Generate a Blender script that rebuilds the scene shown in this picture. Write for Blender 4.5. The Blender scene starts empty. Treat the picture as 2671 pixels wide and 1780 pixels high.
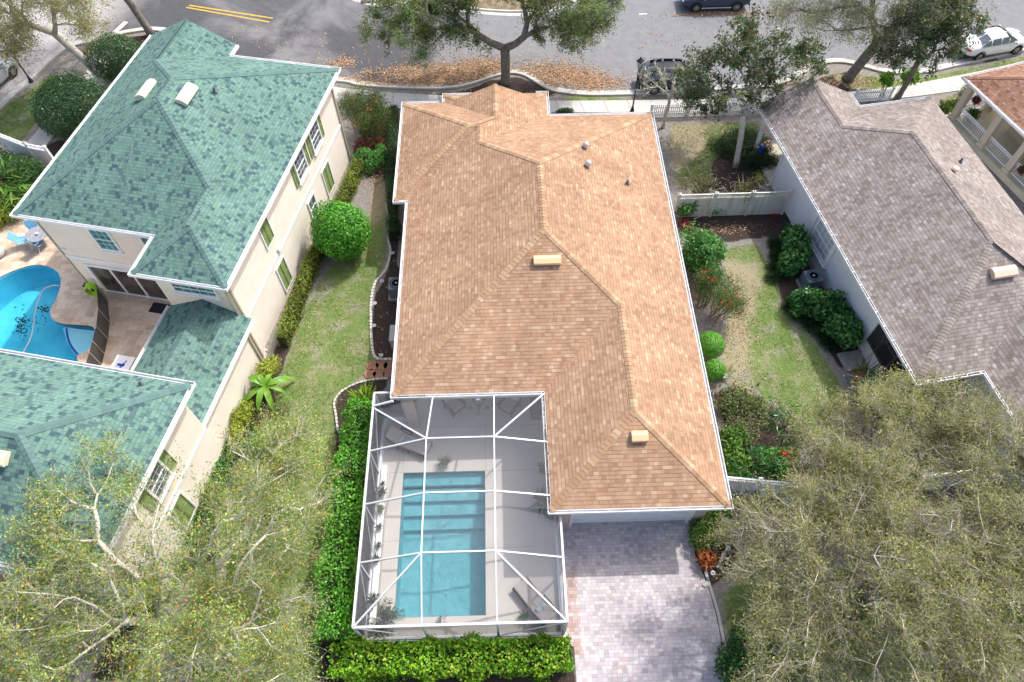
import bpy, math, random
import numpy as np
from mathutils import Vector, Matrix
from math import radians as rad, sin, cos, pi, hypot, atan2

SC = bpy.context.scene
COL = SC.collection
random.seed(7); RNG = np.random.default_rng(11)

# ------------------------------------------------------------------ camera
CAM_H = 30.0
F_PX, PITCH, ROLL, YAW = 1841.56, rad(56.978), rad(0.8013), rad(-0.789)
_f = Vector((-sin(YAW)*cos(PITCH), cos(YAW)*cos(PITCH), -sin(PITCH)))
_r = Vector((cos(YAW), sin(YAW), 0)); _d = _f.cross(_r)
_right = cos(ROLL)*_r + sin(ROLL)*_d; _down = -sin(ROLL)*_r + cos(ROLL)*_d
cam_data = bpy.data.cameras.new('camera'); cam = bpy.data.objects.new('camera', cam_data); COL.objects.link(cam)
cam_data.sensor_width = 36.0; cam_data.lens = 36.0*F_PX/2671.0
cam_data.clip_start = 0.5; cam_data.clip_end = 1500
_m = Matrix((( _right.x, -_down.x, -_f.x, 0), (_right.y, -_down.y, -_f.y, 0), (_right.z, -_down.z, -_f.z, CAM_H), (0,0,0,1)))
cam.matrix_world = _m
SC.camera = cam

# ------------------------------------------------------------------ light
SUN_V = Vector((-1.85, -1.63, -3.2)).normalized()
SUN_EL = rad(52.4); SUN_AZ = atan2(1.85, 1.63)
W = bpy.data.worlds.new('World'); SC.world = W; W.use_nodes = True
wn = W.node_tree; wn.nodes.clear()
sky = wn.nodes.new('ShaderNodeTexSky'); sky.sky_type = 'NISHITA'; sky.sun_disc = False
sky.sun_elevation = SUN_EL; sky.sun_rotation = SUN_AZ; sky.air_density = 1.0; sky.dust_density = 5.0; sky.ozone_density = 1.0
bg = wn.nodes.new('ShaderNodeBackground'); bg.inputs[1].default_value = 0.15
wo = wn.nodes.new('ShaderNodeOutputWorld')
wn.links.new(sky.outputs[0], bg.inputs[0]); wn.links.new(bg.outputs[0], wo.inputs[0])
sd = bpy.data.lights.new('sun', 'SUN'); sd.energy = 2.05; sd.angle = rad(1.0); sd.color = (1.0, 0.975, 0.94)
sun = bpy.data.objects.new('sun', sd); COL.objects.link(sun)
sun.rotation_euler = SUN_V.to_track_quat('-Z', 'Y').to_euler(); sun.location = (20, 20, 60)
SC.view_settings.view_transform = 'Standard'; SC.view_settings.look = 'None'
SC.view_settings.exposure = 0.80; SC.view_settings.gamma = 1.0; SC.view_settings.use_curve_mapping = False

# ------------------------------------------------------------------ survey of the photograph: pixel -> point at height z
def px(x, y, z=0.0):
    v = _right*((x-1335.5)/F_PX) + _down*((y-890)/F_PX) + _f
    t = (z-CAM_H)/v.z
    return Vector((v.x*t, v.y*t, z))
S = 2.6133
OFF = {'1': (0,0), '2': (880,0), '3': (1771,0), '4': (0,560), '5': (880,560), '6': (1771,560), '7': (0,1180), '8': (880,1180), '9': (1771,1180)}
def k(c, x, y, z=0.0): return px(OFF[c][0]+x/S, OFF[c][1]+y/S, z)      # ninth of the photo, enlarged
def D(x, y, z=0.0): return px(x*1.13515, y*1.13515, z)                 # whole photo at 2353 wide
def K5(x, y, z=0.0): return px(920+x/3.92, 1000+y/3.92, z)

# ------------------------------------------------------------------ objects
WORLD = {}
def setp(o, label=None, cat=None, group=None, kind=None):
    if label: o['label'] = label
    if cat: o['category'] = cat
    if group: o['group'] = group
    if kind: o['kind'] = kind
    return o
def link(name, data, parent=None, world=None):
    o = bpy.data.objects.new(name, data); COL.objects.link(o)
    if parent is None:
        o.matrix_basis = world if world is not None else Matrix(); WORLD[o.name] = o.matrix_basis.copy()
    else:
        o.parent = parent; pw = WORLD[parent.name]
        if world is not None:
            o.matrix_parent_inverse = pw.inverted(); o.matrix_basis = world; WORLD[o.name] = world.copy()
        else:
            WORLD[o.name] = pw.copy()
    return o
def thing(name, label, cat, loc=(0,0,0), rz=0.0, group=None):
    o = bpy.data.objects.new(name, None); COL.objects.link(o); o.empty_display_size = .2
    o.matrix_basis = Matrix.Translation(Vector(loc)) @ Matrix.Rotation(rz, 4, 'Z'); WORLD[o.name] = o.matrix_basis.copy()
    return setp(o, label, cat, group)
def kids(o): return [c for c in o.children]
def dup(root, loc, rz=0.0, label=None, scale=1.0, group=None):
    def cp(o, par):
        c = o.copy(); COL.objects.link(c)
        if par is not None: c.parent = par
        for ch in o.children: cp(ch, c)
        return c
    r = cp(root, None)
    r.matrix_basis = Matrix.Translation(Vector(loc)) @ Matrix.Rotation(rz, 4, 'Z') @ Matrix.Scale(scale, 4)
    WORLD[r.name] = r.matrix_basis.copy()
    if label: r['label'] = label
    if group: r['group'] = group
    return r

class MB:
    """collects shapes for one mesh"""
    def __init__(s): s.v = []; s.f = []; s.uv = {}; s.mi = {}; s.tone = {}; s.mat = 0
    def add(s, vs, fs, uvs=None, tone=None):
        o = len(s.v); s.v += [tuple(p) for p in vs]
        for i, f in enumerate(fs):
            if s.mat: s.mi[len(s.f)] = s.mat
            if uvs: s.uv[len(s.f)] = uvs[i]
            if tone is not None: s.tone[len(s.f)] = tone
            s.f.append([o+j for j in f])
    def box(s, c, size, rz=0.0, rx=0.0, tone=None):
        hx, hy, hz = size[0]/2, size[1]/2, size[2]/2
        M = Matrix.Rotation(rz, 3, 'Z') @ Matrix.Rotation(rx, 3, 'X'); c = Vector(c)
        vs = [c + M @ Vector((a*hx, b*hy, d*hz)) for d in (-1,1) for a, b in ((-1,-1),(1,-1),(1,1),(-1,1))]
        s.add(vs, [(3,2,1,0),(4,5,6,7),(0,1,5,4),(1,2,6,5),(2,3,7,6),(3,0,4,7)], tone=tone)
    def bar(s, a, b, w, h, up=(0,0,1), tone=None):
        a = Vector(a); b = Vector(b); d = (b-a).normalized(); up = Vector(up)
        if abs(d.dot(up)) > .98: up = Vector((1,0,0))
        x = d.cross(up).normalized(); y = x.cross(d).normalized()
        vs = [p + x*(i*w/2) + y*(j*h/2) for p in (a,b) for i, j in ((-1,-1),(1,-1),(1,1),(-1,1))]
        s.add(vs, [(3,2,1,0),(4,5,6,7),(0,1,5,4),(1,2,6,5),(2,3,7,6),(3,0,4,7)], tone=tone)
    def quad(s, pts, uv=None): s.add(pts, [tuple(range(len(pts)))], [uv] if uv else None)
    def prism(s, poly, z0, z1):
        n = len(poly); vs = [(p[0],p[1],z0) for p in poly] + [(p[0],p[1],z1) for p in poly]
        ar = sum(poly[i][0]*poly[(i+1)%n][1]-poly[(i+1)%n][0]*poly[i][1] for i in range(n))
        fs = [tuple(range(n))[::-1], tuple(range(n,2*n))] + [(i,(i+1)%n,n+(i+1)%n,n+i) for i in range(n)]
        if ar < 0: fs = [f[::-1] for f in fs]
        s.add(vs, fs)
    def tube(s, pts, r, n=8, caps=True, tone=None):
        pts = [Vector(p) for p in pts]; rs = r if isinstance(r, (list,tuple)) else [r]*len(pts)
        vs = []; x = None
        for i, p in enumerate(pts):
            d = (pts[min(i+1,len(pts)-1)]-pts[max(i-1,0)]).normalized()
            if x is None:
                x = d.cross(Vector((0,0,1)) if abs(d.z) < .9 else Vector((1,0,0))).normalized()
            else: x = (x - d*x.dot(d)).normalized()
            y = d.cross(x)
            vs += [p + (x*cos(2*pi*j/n) + y*sin(2*pi*j/n))*rs[i] for j in range(n)]
        fs = [(i*n+j, i*n+(j+1)%n, (i+1)*n+(j+1)%n, (i+1)*n+j) for i in range(len(pts)-1) for j in range(n)]
        if caps: fs += [tuple(range(n))[::-1], tuple(range((len(pts)-1)*n, len(pts)*n))]
        s.add(vs, fs, tone=tone)
    def lathe(s, prof, c=(0,0,0), n=20):
        c = Vector(c); m = len(prof)
        vs = [c + Vector((r*cos(2*pi*j/n), r*sin(2*pi*j/n), z)) for r, z in prof for j in range(n)]
        fs = [(i*n+j, i*n+(j+1)%n, (i+1)*n+(j+1)%n, (i+1)*n+j) for i in range(m-1) for j in range(n)]
        fs += [tuple(range(n))[::-1], tuple(range((m-1)*n, m*n))]
        s.add(vs, fs)
    def sweep(s, path, prof, z=0.0, closed=False):
        """profile (offset to the right of travel, height) along a plan path with mitred corners"""
        P = [Vector((p[0],p[1])) for p in path]; n = len(P); zs = [p[2] if len(p) > 2 else z for p in path]
        off = []
        for i in range(n):
            a = P[i]-P[i-1] if (i or closed) else P[1]-P[0]
            b = P[(i+1)%n]-P[i] if (i < n-1 or closed) else P[i]-P[i-1]
            a.normalize(); b.normalize()
            na = Vector((a.y,-a.x)); nb = Vector((b.y,-b.x)); m = (na+nb)
            m = m/max(1e-6, (1+na.dot(nb))) if (1+na.dot(nb)) > .15 else na
            off.append(m)
        q = len(prof); vs = []
        for i in range(n):
            for o, h in prof: vs.append((P[i].x+off[i].x*o, P[i].y+off[i].y*o, zs[i]+h))
        fs = []
        for i in range(n if closed else n-1):
            j = (i+1)%n
            for t in range(q): fs.append((i*q+t, j*q+t, j*q+(t+1)%q, i*q+(t+1)%q))
        if not closed: fs += [tuple(range(q))[::-1], tuple(range((n-1)*q, n*q))]
        s.add(vs, fs)
    def build(s, name, mats, parent=None, world=None, smooth=False, bevel=0.0):
        me = bpy.data.meshes.new(name); me.from_pydata(s.v, [], s.f)
        if not isinstance(mats, (list,tuple)): mats = [mats]
        for m in mats: me.materials.append(m)
        for i, m in s.mi.items(): me.polygons[i].material_index = m
        if s.uv:
            u = me.uv_layers.new(name='UVMap')
            for i, c in s.uv.items():
                for li, uvc in zip(me.polygons[i].loop_indices, c): u.data[li].uv = uvc
        if s.tone:
            a = me.attributes.new('tone', 'FLOAT', 'FACE')
            for i, t in s.tone.items(): a.data[i].value = t
        if smooth: me.polygons.foreach_set('use_smooth', [True]*len(me.polygons))
        me.update()
        o = link(name, me, parent, world)
        if bevel:
            b = o.modifiers.new('bevel', 'BEVEL'); b.width = bevel; b.segments = 2; b.limit_method = 'ANGLE'
        return o

# ------------------------------------------------------------------ materials
class NT:
    def __init__(s, name, rough=.7, spec=.3):
        s.m = bpy.data.materials.new(name); s.m.use_nodes = True; s.t = s.m.node_tree; s.t.nodes.clear()
        s.out = s.n('ShaderNodeOutputMaterial'); s.b = s.n('ShaderNodeBsdfPrincipled')
        s.set(s.b, 'Roughness', rough); s.set(s.b, 'Specular IOR Level', spec)
        s.l(s.b.outputs[0], s.out.inputs[0]); s._tc = None
    def n(s, t, **kw):
        x = s.t.nodes.new(t)
        for a, b in kw.items(): setattr(x, a, b)
        return x
    def l(s, a, b): s.t.links.new(a, b)
    def set(s, node, key, v):
        i = node.inputs[key]
        if hasattr(v, 'is_output'): s.l(v, i)
        elif isinstance(v, (tuple,list)) and len(v) == 3 and i.type == 'RGBA': i.default_value = (*v, 1)
        else: i.default_value = v
    def tc(s, which='Object'):
        if s._tc is None: s._tc = s.n('ShaderNodeTexCoord')
        return s._tc.outputs[which]
    def attr(s, name, out='Fac'): return s.n('ShaderNodeAttribute', attribute_name=name).outputs[out]
    def math(s, op, a, b=0.0, c=0.0, clamp=False):
        x = s.n('ShaderNodeMath', operation=op, use_clamp=clamp)
        s.set(x, 0, a); s.set(x, 1, b)
        if len(x.inputs) > 2: s.set(x, 2, c)
        return x.outputs[0]
    def noise(s, vec, scale, detail=3.0, rough=.55, dist=0.0):
        x = s.n('ShaderNodeTexNoise'); s.l(vec, x.inputs['Vector'])
        s.set(x, 'Scale', scale); s.set(x, 'Detail', detail); s.set(x, 'Roughness', rough); s.set(x, 'Distortion', dist)
        return x.outputs['Fac']
    def voro(s, vec, scale, out='Distance', **kw):
        x = s.n('ShaderNodeTexVoronoi', **kw); s.l(vec, x.inputs['Vector']); s.set(x, 'Scale', scale); return x.outputs[out]
    def ramp(s, fac, stops, interp='LINEAR'):
        x = s.n('ShaderNodeValToRGB'); x.color_ramp.interpolation = interp; e = x.color_ramp.elements
        while len(e) < len(stops): e.new(.5)
        for i, (p, c) in enumerate(stops): e[i].position = p; e[i].color = (*c, 1) if len(c) == 3 else c
        s.set(x, 0, fac); return x.outputs[0]
    def mix(s, f, a, b, blend='MIX'):
        x = s.n('ShaderNodeMix', data_type='RGBA', blend_type=blend)
        s.set(x, 0, f)
        for i, v in ((6,a),(7,b)):
            if hasattr(v, 'is_output'): s.l(v, x.inputs[i])
            else: x.inputs[i].default_value = (*v, 1)
        return x.outputs[2]
    def sep(s, v):
        x = s.n('ShaderNodeSeparateXYZ'); s.l(v, x.inputs[0]); return x.outputs
    def comb(s, x_, y_, z_=0.0):
        x = s.n('ShaderNodeCombineXYZ'); s.set(x,0,x_); s.set(x,1,y_); s.set(x,2,z_); return x.outputs[0]
    def white(s, v):
        x = s.n('ShaderNodeTexWhiteNoise', noise_dimensions='3D'); s.l(v, x.inputs['Vector']); return x.outputs['Value']
    def smooth(s, v, lo, hi):
        x = s.n('ShaderNodeMapRange', interpolation_type='SMOOTHSTEP'); s.set(x,0,v); s.set(x,1,lo); s.set(x,2,hi); return x.outputs[0]
    def bump(s, h, strength=.4, dist=.02):
        x = s.n('ShaderNodeBump'); s.set(x,'Strength',strength); s.set(x,'Distance',dist); s.l(h, x.inputs['Height'])
        s.l(x.outputs[0], s.b.inputs['Normal'])
    def color(s, c): s.set(s.b, 'Base Color', c); return s

def flat(name, c, rough=.6, var=.12, scale=6.0, metal=0.0, spec=.3, bump=0.0):
    m = NT(name, rough, spec); v = m.tc()
    f = m.noise(v, scale, 4); g = m.noise(v, scale*9, 3)
    f = m.math('ADD', m.math('MULTIPLY', f, .65), m.math('MULTIPLY', g, .35))
    lo = tuple(x*(1-var*2.2) for x in c); hi = tuple(min(1,x*(1+var*2.2)) for x in c)
    m.color(m.ramp(f, [(.25,lo),(.5,c),(.75,hi)])); m.set(m.b, 'Metallic', metal)
    if bump: m.bump(g, bump, .01)
    return m.m

def shingle(name, cols, e=.14, w=.24, edge=(.5,.5,.5), line=.5, slot=.25, blotch=.5, bmp=.6):
    m = NT(name, .93, .12); uv = m.sep(m.tc('UV')); u, v = uv[0], uv[1]
    r = m.math('DIVIDE', v, e); row = m.math('FLOOR', r); vf = m.math('FRACT', r)
    ra = m.white(m.comb(row, 3.7)); rb = m.white(m.comb(row, 9.1))
    ua = m.math('ADD', m.math('DIVIDE', u, w), m.math('MULTIPLY', ra, 9.0)); ca = m.math('FLOOR', ua)
    ub = m.math('ADD', m.math('DIVIDE', u, w*1.63), m.math('MULTIPLY', rb, 7.0)); cb = m.math('FLOOR', ub)
    wa = m.white(m.comb(ca, row, 1.0)); wb = m.white(m.comb(cb, row, 2.0)); wc = m.white(m.comb(ca, row, 5.0))
    val = m.math('ADD', m.math('MULTIPLY', wa, .72), m.math('MULTIPLY', wb, .28))
    col = m.ramp(val, cols, 'CONSTANT')
    g = m.noise(m.tc('UV'), 55, 2); col = m.mix(1.0, col, m.ramp(g, [(.3,(.86,.86,.86)),(.7,(1.14,1.14,1.14))]), 'MULTIPLY')
    big = m.noise(m.tc('Object'), .42, 4, .6); col = m.mix(blotch, col, m.ramp(big, [(.3,(.74,.73,.74)),(.7,(1.2,1.21,1.22))]), 'MULTIPLY')
    mp = m.n('ShaderNodeMapping'); m.l(m.tc('UV'), mp.inputs[0]); mp.inputs['Scale'].default_value = (1.6,.22,1)
    col = m.mix(1.0, col, m.ramp(m.noise(mp.outputs[0], 1.0, 5, .65), [(.32,(.90,.895,.89)),(.62,(1.05,1.05,1.05))]), 'MULTIPLY')     # run-off streaks down the slope
    # shadow line painted into the colour under the butt of each course, open slots between some tabs, with ragged weights
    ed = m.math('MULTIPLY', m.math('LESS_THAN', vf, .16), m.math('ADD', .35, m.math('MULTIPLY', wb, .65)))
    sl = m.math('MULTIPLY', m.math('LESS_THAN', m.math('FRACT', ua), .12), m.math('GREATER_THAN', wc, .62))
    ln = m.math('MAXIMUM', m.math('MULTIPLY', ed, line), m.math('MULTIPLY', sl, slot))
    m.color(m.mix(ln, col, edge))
    h = m.math('ADD', m.math('MULTIPLY', m.math('SUBTRACT', 1.0, vf), .7), m.math('ADD', m.math('MULTIPLY', val, .35), m.math('MULTIPLY', g, .10)))
    m.bump(h, bmp, .02)
    return m.m
def capmat(name, cols):
    m = NT(name, .93, .12); t = m.attr('tone'); col = m.ramp(t, cols)
    g = m.noise(m.tc('Object'), 60, 2); col = m.mix(.4, col, m.ramp(g, [(.3,(.36,.36,.36)),(.7,(.66,.66,.66))]), 'OVERLAY'); m.color(col); m.bump(g, .2, .01); return m.m

def leafmat(name, trans=.35, rough=.5, gloss=.25):
    'leaf colour per leaf, partly lit through'
    m = NT(name, rough, gloss); c = m.attr('Col', 'Color'); m.color(c)
    tr = m.n('ShaderNodeBsdfTranslucent'); m.set(tr, 'Color', m.mix(.35, c, (.35,.42,.10), 'MIX'))
    mx = m.n('ShaderNodeMixShader'); m.set(mx, 0, trans); m.l(m.b.outputs[0], mx.inputs[1]); m.l(tr.outputs[0], mx.inputs[2]); m.l(mx.outputs[0], m.out.inputs[0])
    return m.m
def screenmat(name, c, opacity):
    m = NT(name, .8, .2); m.color(c); tr = m.n('ShaderNodeBsdfTransparent'); mx = m.n('ShaderNodeMixShader')
    m.set(mx, 0, opacity); m.l(tr.outputs[0], mx.inputs[1]); m.l(m.b.outputs[0], mx.inputs[2]); m.l(mx.outputs[0], m.out.inputs[0]); return m.m
def glassmat(name, c=(.02,.03,.035), rough=.06, tint=None):
    m = NT(name, rough, .6); v = m.tc(); f = m.noise(v, 1.3, 2)
    m.color(m.ramp(f, [(.35,c),(.7,tint or tuple(x*1.8 for x in c))])); m.bump(m.noise(v, .8, 1), .03, .02); return m.m
def watermat(name, tint, rip=2.6, strength=.25, dist=.05):
    m = NT(name, .02, .5); v = m.tc(); tr = m.n('ShaderNodeBsdfTransparent'); m.set(tr, 'Color', tint)
    gl = m.n('ShaderNodeBsdfGlossy'); m.set(gl, 'Roughness', .07); fr = m.n('ShaderNodeFresnel'); m.set(fr, 'IOR', 1.33)
    h = m.math('ADD', m.noise(v, rip, 3, .6, 1.2), m.math('MULTIPLY', m.noise(v, rip*3.1, 2, .5, .8), .5))
    b = m.n('ShaderNodeBump'); m.set(b,'Strength',strength); m.set(b,'Distance',dist); m.l(h, b.inputs['Height'])
    m.l(b.outputs[0], gl.inputs['Normal']); m.l(b.outputs[0], fr.inputs['Normal'])
    mx = m.n('ShaderNodeMixShader'); m.l(fr.outputs[0], mx.inputs[0]); m.l(tr.outputs[0], mx.inputs[1]); m.l(gl.outputs[0], mx.inputs[2]); m.l(mx.outputs[0], m.out.inputs[0])
    return m.m

M = {}
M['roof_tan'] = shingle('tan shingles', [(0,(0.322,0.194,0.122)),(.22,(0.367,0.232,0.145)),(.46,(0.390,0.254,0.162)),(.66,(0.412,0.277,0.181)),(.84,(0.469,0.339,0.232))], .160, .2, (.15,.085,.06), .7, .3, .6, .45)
M['cap_tan'] = capmat('tan ridge caps', [(0,(.33,.205,.125)),(.5,(.39,.255,.155)),(.85,(.42,.29,.185)),(1,(.48,.355,.24))])
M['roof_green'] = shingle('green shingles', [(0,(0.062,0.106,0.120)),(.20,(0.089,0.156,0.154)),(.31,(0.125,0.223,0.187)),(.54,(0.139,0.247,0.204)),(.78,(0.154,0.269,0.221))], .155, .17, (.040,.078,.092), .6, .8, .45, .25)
M['cap_green'] = capmat('green ridge caps', [(0,(0.098,0.172,0.161)),(1,(0.132,0.218,0.201))])
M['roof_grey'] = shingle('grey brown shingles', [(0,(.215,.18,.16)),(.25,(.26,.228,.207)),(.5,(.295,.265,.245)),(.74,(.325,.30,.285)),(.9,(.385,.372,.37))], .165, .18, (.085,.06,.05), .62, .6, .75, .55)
M['cap_grey'] = capmat('grey brown ridge caps', [(0,(.22,.185,.165)),(1,(.335,.30,.27))])
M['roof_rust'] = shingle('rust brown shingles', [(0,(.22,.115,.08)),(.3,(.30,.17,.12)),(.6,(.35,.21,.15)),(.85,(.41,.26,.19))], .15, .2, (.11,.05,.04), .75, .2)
M['cap_rust'] = capmat('rust ridge caps', [(0,(.25,.13,.09)),(1,(.36,.21,.15))])
M['white'] = flat('white painted metal', (.84,.85,.86), .45, .05, 2.0)
m = NT('weathered white vinyl', .5, .3); v = m.tc(); mp = m.n('ShaderNodeMapping'); m.l(v, mp.inputs[0]); mp.inputs['Scale'].default_value = (5,5,.5)
st_ = m.noise(mp.outputs[0], 1.0, 4, .65); m.color(m.ramp(st_, [(.42,(.70,.70,.66)),(.58,(.58,.56,.48)),(.72,(.36,.30,.20))])); M['white_dirty'] = m.m
M['cage_white'] = flat('white aluminium', (.62,.64,.67), .35, .03, 2.0, 0.0, .5)
M['gutter_in'] = flat('gutter trough', (.42,.43,.45), .6, .25, 3.0)
M['grime'] = flat('leaf litter grime', (.12,.085,.06), .95, .4, 9.0)
M['stucco_pink'] = flat('salmon stucco', (.60,.46,.40), .9, .05, 3.0, bump=.25)
M['stucco_cream'] = flat('cream stucco', (.84,.765,.67), .9, .04, 1.5, bump=.25)
M['stucco_white'] = flat('white stucco', (.80,.83,.88), .9, .03, 1.5, bump=.25)
M['stucco_beige'] = flat('beige stucco', (.60,.52,.41), .9, .05, 1.5, bump=.25)
M['stucco_tan'] = flat('tan panel', (.45,.38,.30), .8, .06, 2.0)
M['soffit'] = flat('white soffit', (.66,.66,.66), .8, .04, 2.0)
M['vent_tan'] = flat('tan painted metal', (.74,.53,.30), .5, .03, 2.0)
M['vent_cream'] = flat('cream painted metal', (.78,.72,.55), .5, .03, 2.0)
M['vent_peach'] = flat('peach painted metal', (.78,.56,.43), .5, .03, 2.0)
M['galv'] = flat('galvanised metal', (.62,.62,.64), .4, .08, 3.0, .3)
M['dark'] = flat('dark metal', (.035,.037,.04), .5, .2, 3.0)
M['lead'] = flat('lead pipe', (.13,.14,.17), .6, .2, 5.0)
M['shutter'] = flat('olive green shutters', (.20,.27,.10), .6, .07, 2.0)
M['tan_trim'] = flat('tan downspout paint', (.50,.43,.33), .5, .05, 2.0)
M['glass'] = glassmat('window glass', (.06,.08,.095), .06, (.16,.20,.22)); M['glass_teal'] = glassmat('teal window glass', (.03,.12,.12), .08, (.10,.30,.28))
M['blind'] = flat('pale blinds behind glass', (.50,.55,.60), .25, .06, 2.0, 0, .6)
M['slider'] = glassmat('sliding door glass', (.035,.033,.033), .05, (.10,.09,.085))
M['screen_roof'] = screenmat('roof insect screen', (.24,.25,.27), .20)
M['screen_wall'] = screenmat('wall insect screen', (.09,.095,.105), .60)
M['mesh_black'] = screenmat('black fence mesh', (.045,.042,.042), .86)
M['bark'] = flat('grey oak bark', (.20,.18,.155), .95, .28, 4.0, bump=.5)
M['bark_pale'] = flat('pale lichen bark', (.54,.51,.45), .95, .22, 3.0, bump=.5)
M['twig'] = flat('grey twigs', (.50,.46,.38), .95, .2, 2.0)
M['stem'] = flat('brown stems', (.16,.11,.07), .9, .2, 3.0)
M['leaf_oak'] = leafmat('thin oak foliage', .5, .6, .15); M['leaf'] = leafmat('foliage'); M['leaf_gloss'] = leafmat('glossy foliage', .28, .35, .4); M['petal'] = leafmat('petals', .2, .6, .2)
M['litter'] = leafmat('dry leaf litter', .1, .85, .1)
M['conc'] = flat('pale concrete', (.50,.49,.46), .9, .07, .8, bump=.15)
M['kerb'] = flat('kerb concrete', (.50,.49,.455), .9, .10, 1.0, bump=.15)
M['slabc'] = flat('old concrete slab', (.34,.32,.28), .9, .16, 2.0, bump=.2)
M['porch'] = flat('porch floor', (.55,.52,.40), .8, .06, 1.5)
M['wood'] = flat('dark teak', (.085,.045,.03), .6, .25, 6.0)
M['cushion'] = flat('taupe cushion', (.40,.365,.345), .9, .05, 5.0)
M['clay'] = flat('clay pot', (.42,.18,.09), .8, .12, 4.0)
M['pot_pale'] = flat('pale pot', (.60,.60,.62), .7, .12, 4.0)
M['stone'] = flat('flagstone', (.30,.155,.10), .85, .12, 3.0, bump=.3)
M['edging'] = flat('edging stone', (.52,.50,.45), .9, .18, 6.0, bump=.3)
M['tyre'] = flat('tyre rubber', (.02,.02,.021), .85, .15, 5.0)
M['rim'] = flat('alloy rim', (.45,.46,.48), .35, .08, 3.0, .7)
M['yellow'] = flat('yellow road paint', (.62,.38,.05), .8, .12, 3.0)
M['paint_white'] = flat('white road paint', (.66,.66,.64), .8, .12, 3.0)
# ------------------------------------------------------------------ ground: one sheet to the horizon, with where grass / mulch / litter lie
def pip(X, Y, poly):
    ins = np.zeros(X.shape, bool); n = len(poly)
    for i in range(n):
        x1, y1 = poly[i][0], poly[i][1]; x2, y2 = poly[(i+1)%n][0], poly[(i+1)%n][1]
        if abs(y2-y1) < 1e-9: continue
        c = ((y1 > Y) != (y2 > Y)) & (X < (x2-x1)*(Y-y1)/(y2-y1)+x1); ins ^= c
    return ins
def Dp(*pts): return [D(*p) for p in pts]
POOL_MAIN = (-4.82, -1.12, 6.27, 12.50)          # x0, x1, y0, y1
def spline(pts, m=6, closed=True):
    pts = [Vector((p[0],p[1])) for p in pts]; n = len(pts); out = []
    for i in range(n if closed else n-1):
        p0 = pts[(i-1)%n] if closed or i else pts[0]; p1 = pts[i]; p2 = pts[(i+1)%n]; p3 = pts[(i+2)%n] if closed or i+2 < n else pts[-1]
        for j in range(m):
            t = j/m; out.append(.5*((2*p1)+(p2-p0)*t+(2*p0-5*p1+4*p2-p3)*t*t+(3*p1-p0-3*p2+p3)*t**3))
    if not closed: out.append(pts[-1])
    return out
_p2 = [(-14,650),(30,625),(85,610),(128,622),(141,650),(130,690),(117,712),(122,735),(142,745),(180,748),(212,752),(219,765),(212,795),(195,812),(178,822),(190,860),(150,900),(60,900),(-40,880),(-80,800),(-60,700)]
POOL_FREE = [tuple(p) for p in spline([D(x,y,0) for x, y in _p2], 5)]

lawn = [Dp((872,380),(893,440),(885,520),(888,590),(852,690),(852,790),(866,832),(840,862),(772,905),(768,1000),(765,1100),(740,1300),(740,1568),(430,1568),(480,1300),(540,1100),(610,960),(650,850),(712,690),(760,610),(800,590),(835,540)),
        Dp((1660,570),(1740,560),(1780,640),(1795,700),(1880,800),(1925,870),(1960,960),(1950,1100),(1850,1000),(1740,940),(1690,900),(1660,850),(1662,780),(1680,700)),
        Dp((1545,285),(1748,280),(1745,300),(1670,340),(1628,380),(1645,428),(1560,432),(1535,330)),
        Dp((0,250),(60,215),(120,170),(150,180),(105,240),(60,320),(20,330),(-40,330)),
        Dp((775,196),(860,207),(960,222),(1010,222),(1010,232),(900,224),(775,207)),
        Dp((1290,216),(1440,226),(1640,219),(1720,208),(1745,216),(1640,233),(1440,236),(1300,232)),
        Dp((1900,168),(1990,175),(2080,188),(2352,130),(2380,135),(2352,152),(2060,205),(1950,205)),
        Dp((2165,225),(2200,215),(2230,240),(2190,270)),
        Dp((1660,1350),(2353,1250),(2353,1568),(1680,1568)), Dp((0,1250),(0,1568),(-200,1568),(-200,1200))]
mulch = [Dp((893,545),(915,540),(915,830),(866,830),(856,800),(853,740),(857,690),(880,650),(897,610)),
         Dp((790,892),(900,862),(880,900),(800,960),(788,1000),(770,985),(773,920)),
         Dp((1562,500),(1815,488),(1825,525),(1740,548),(1640,560),(1575,560)),
         Dp((270,90),(340,80),(310,130),(290,180),(240,190)), Dp((105,335),(140,320),(190,345),(120,380)),
         Dp((1770,545),(1810,520),(1850,600),(1930,720),(1990,830),(1930,850),(1880,760),(1800,690),(1770,610)),
         Dp((1590,1235),(1690,1175),(1690,1300),(1640,1350),(1610,1340)),
         Dp((960,225),(1080,205),(1130,185),(1190,178),(1250,200),(1290,215),(1255,225),(1010,228)),
         Dp((1880,180),(1950,165),(2010,185),(1990,210),(1950,215),(1890,205)), Dp((1620,360),(1740,300),(1760,420),(1740,440),(1640,440)),
         Dp((620,830),(680,700),(700,700),(645,860),(600,980),(520,1100),(480,1300),(430,1300)),
         Dp((600,820),(640,850),(560,960),(470,1150),(420,1300),(300,1568),(200,1568),(300,1350)), Dp((745,1440),(1320,1440),(1325,1620),(700,1620)), Dp((765,890),(850,890),(815,1450),(745,1450)),
         Dp((830,240),(905,240),(915,540),(893,540),(880,420),(830,400)), Dp((1650,900),(1700,900),(1760,960),(1840,1000),(1830,1100),(1690,1110))]
dry = [Dp((790,250),(920,250),(905,420),(870,520),(820,430)), Dp((1535,290),(1620,290),(1610,350),(1540,400)), Dp((1650,600),(1740,620),(1700,760),(1720,900),(1660,860)), Dp((0,430),(90,400),(60,520),(0,560)), Dp((1900,180),(1990,180),(1960,210),(1890,205))]
xs = np.concatenate([[-500,-150,-70], np.arange(-46, 48.01, .2), [75,150,500]]); ys = np.concatenate([[-300,-60,-20], np.arange(-3, 62.01, .2), [80,160,600]])
GX, GY = np.meshgrid(xs, ys)
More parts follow.
